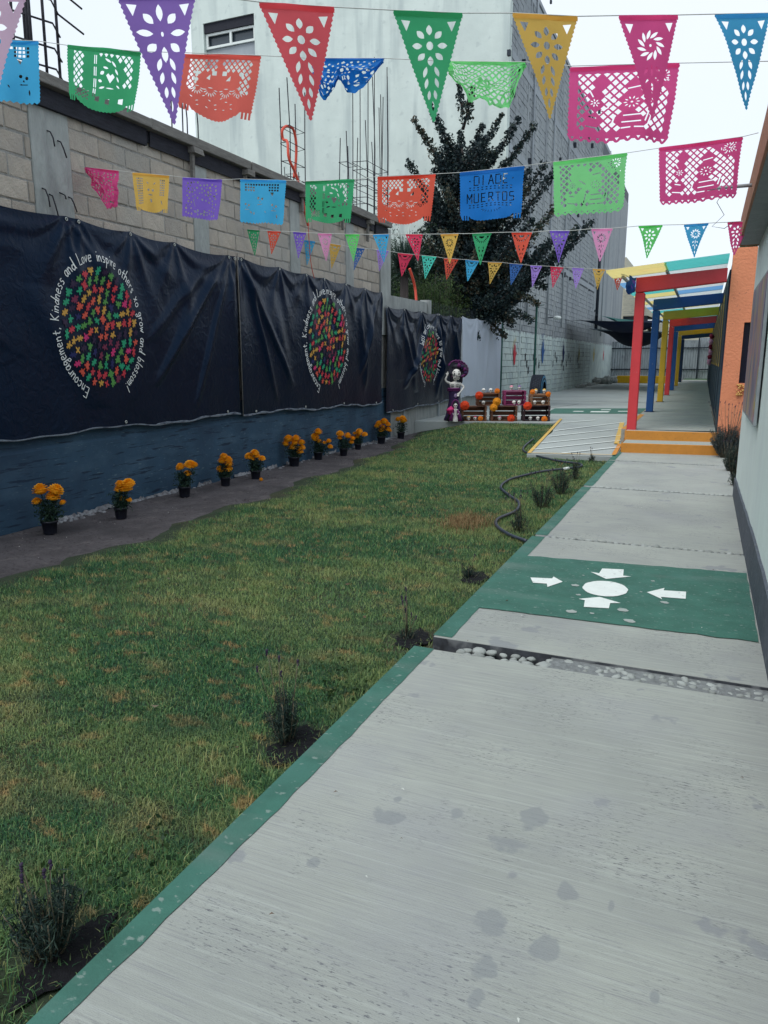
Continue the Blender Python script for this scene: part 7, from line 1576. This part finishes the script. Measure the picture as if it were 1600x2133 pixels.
    for k in range(n*3+1):
        a = -.95+4.0*k/(n*3); w = .012*math.sin(a*20)
        for r, dz in ((.17, 0), (.235, w), (.20, .03+w)): vs.append(rot @ Vector((r*math.cos(a)*1.05, r*math.sin(a)*.98, .045+dz)))
    m.add(vs, [f for k in range(n*3) for f in ((3*k, 3*k+3, 3*k+4, 3*k+1), (3*k+1, 3*k+4, 3*k+5, 3*k+2))], 0, True); m.build('frill', M('magenta_cloth'), hat)
    m = MB(); m.ball((-.02, .02, .06), .10, 12, 8, sc=(1.1, .8, .75)); m.build('crown', M('hair'), hat)
    for k, (x, z) in enumerate([(.10, .07), (.15, .01), (.17, -.06), (.03, .10)]):
        m = MB(); m.ball((x, -.06, z), .042, 9, 7, lump=.9); m.build('cloth_rose', M('magenta_cloth' if k % 2 else 'purple_cloth'), hat)
    m = MB(); m.lathe([(.20, 0), (.215, .02), (.17, .12), (.128, .34), (.105, .48), (.118, .60), (.122, .68), (.09, .70)], n=40, sy=.8, wob=lambda a, i: 1+(.05 if i < 4 else .012)*math.sin(a*11)); m.build('skirt', M('purple_cloth'), t)
    m = MB(); m.lathe([(.118, .655), (.15, .67), (.125, .70), (.155, .705), (.12, .73)], n=48, sy=.75, wob=lambda a, i: 1+.08*math.sin(a*14+i)); m.build('waist_frill', M('magenta_cloth'), t)
    m = MB(); m.ball((.03, -.092, .56), .04, 10, 7, sc=(.9, .25, 1.2)); m.build('apron', mat('lilac', (.3, .22, .38), .8, .15, 12), t)
catrina()
def small_figure():
    t = thing('skeleton_figure', 'small white skeleton figure in pink hood and shawl, before the tall one', 'figure', alt(944, 877.5, -.10), YAW); b = MB()
    b.ball((.0, -.01, .36), .045, 12, 9, sc=(1, .9, 1.1)); b.ball((0, -.025, .325), .032, 10, 7); b.tube([(0, 0, .33), (0, 0, .28)], .016, 8)
    b.lathe([(.075, 0), (.07, .05), (.045, .12), (.038, .2), (.05, .26), (.03, .29)], n=16, sy=.7)
    b.tube([(-.045, 0, .265), (-.08, -.03, .22), (-.06, -.06, .185)], [.015, .012, .01], 7); b.tube([(.045, 0, .265), (.085, -.03, .22), (.06, -.06, .18)], [.015, .012, .01], 7)
    for s in (-1, 1):
        for k in range(4): p = Vector((s*.06+.006*(k-1.5), -.062, .18)); b.tube([p, p+Vector((-s*.012, -.006, -.014)), p+Vector((-s*.02, -.002, -.024))], .0042, 5)
        p = Vector((s*.052, -.07, .186)); b.tube([p, p+Vector((-s*.014, -.004, .006))], .0045, 5)
    fused('body', b, 'bone', t, .005)
    for s in (-1, 1):
        m = MB(); m.ball((s*.017, -.05, .365), .012, 8, 6, sc=(1, .5, 1.2)); m.build('eye', M('black_matte'), t)
    m = MB(); m.ball((0, -.055, .33), .014, 9, 6, sc=(1.2, .4, .5)); m.build('mouth', M('black_matte'), t)
    m = MB(); m.ball((0, .022, .385), .062, 12, 9, sc=(1, .8, 1.1), lump=.2); m.build('hair', M('hair'), t)
    m = MB(); m.tube(smooth([(-.085, .0, .28), (-.08, .0, .38), (-.045, .0, .455), (.0, 0, .48), (.045, 0, .455), (.08, 0, .38), (.09, 0, .27)], 4), .016, 8); m.build('hood', M('magenta_cloth'), t)
    m = MB(); m.ball((-.12, -.02, .26), .075, 14, 10, lump=.8); m.build('pink_pompom', M('pink_cloth'), t)
    for s in (-1, 1):
        m = MB(); m.tube([(s*.05, -.03, .26), (s*.08, -.04, .15), (s*.11, -.04, .02)], [.02, .035, .05], 8); m.build('shawl', M('magenta_cloth'), t)
        m = MB(); m.tube([(s*.10, .02, .2), (s*.14, .02, .1), (s*.17, .02, .01)], [.02, .035, .045], 8); m.build('cape', M('hair'), t)
small_figure()
print('objects', len(bpy.data.objects), 'tris approx', sum(len(m.polygons) for m in bpy.data.meshes))
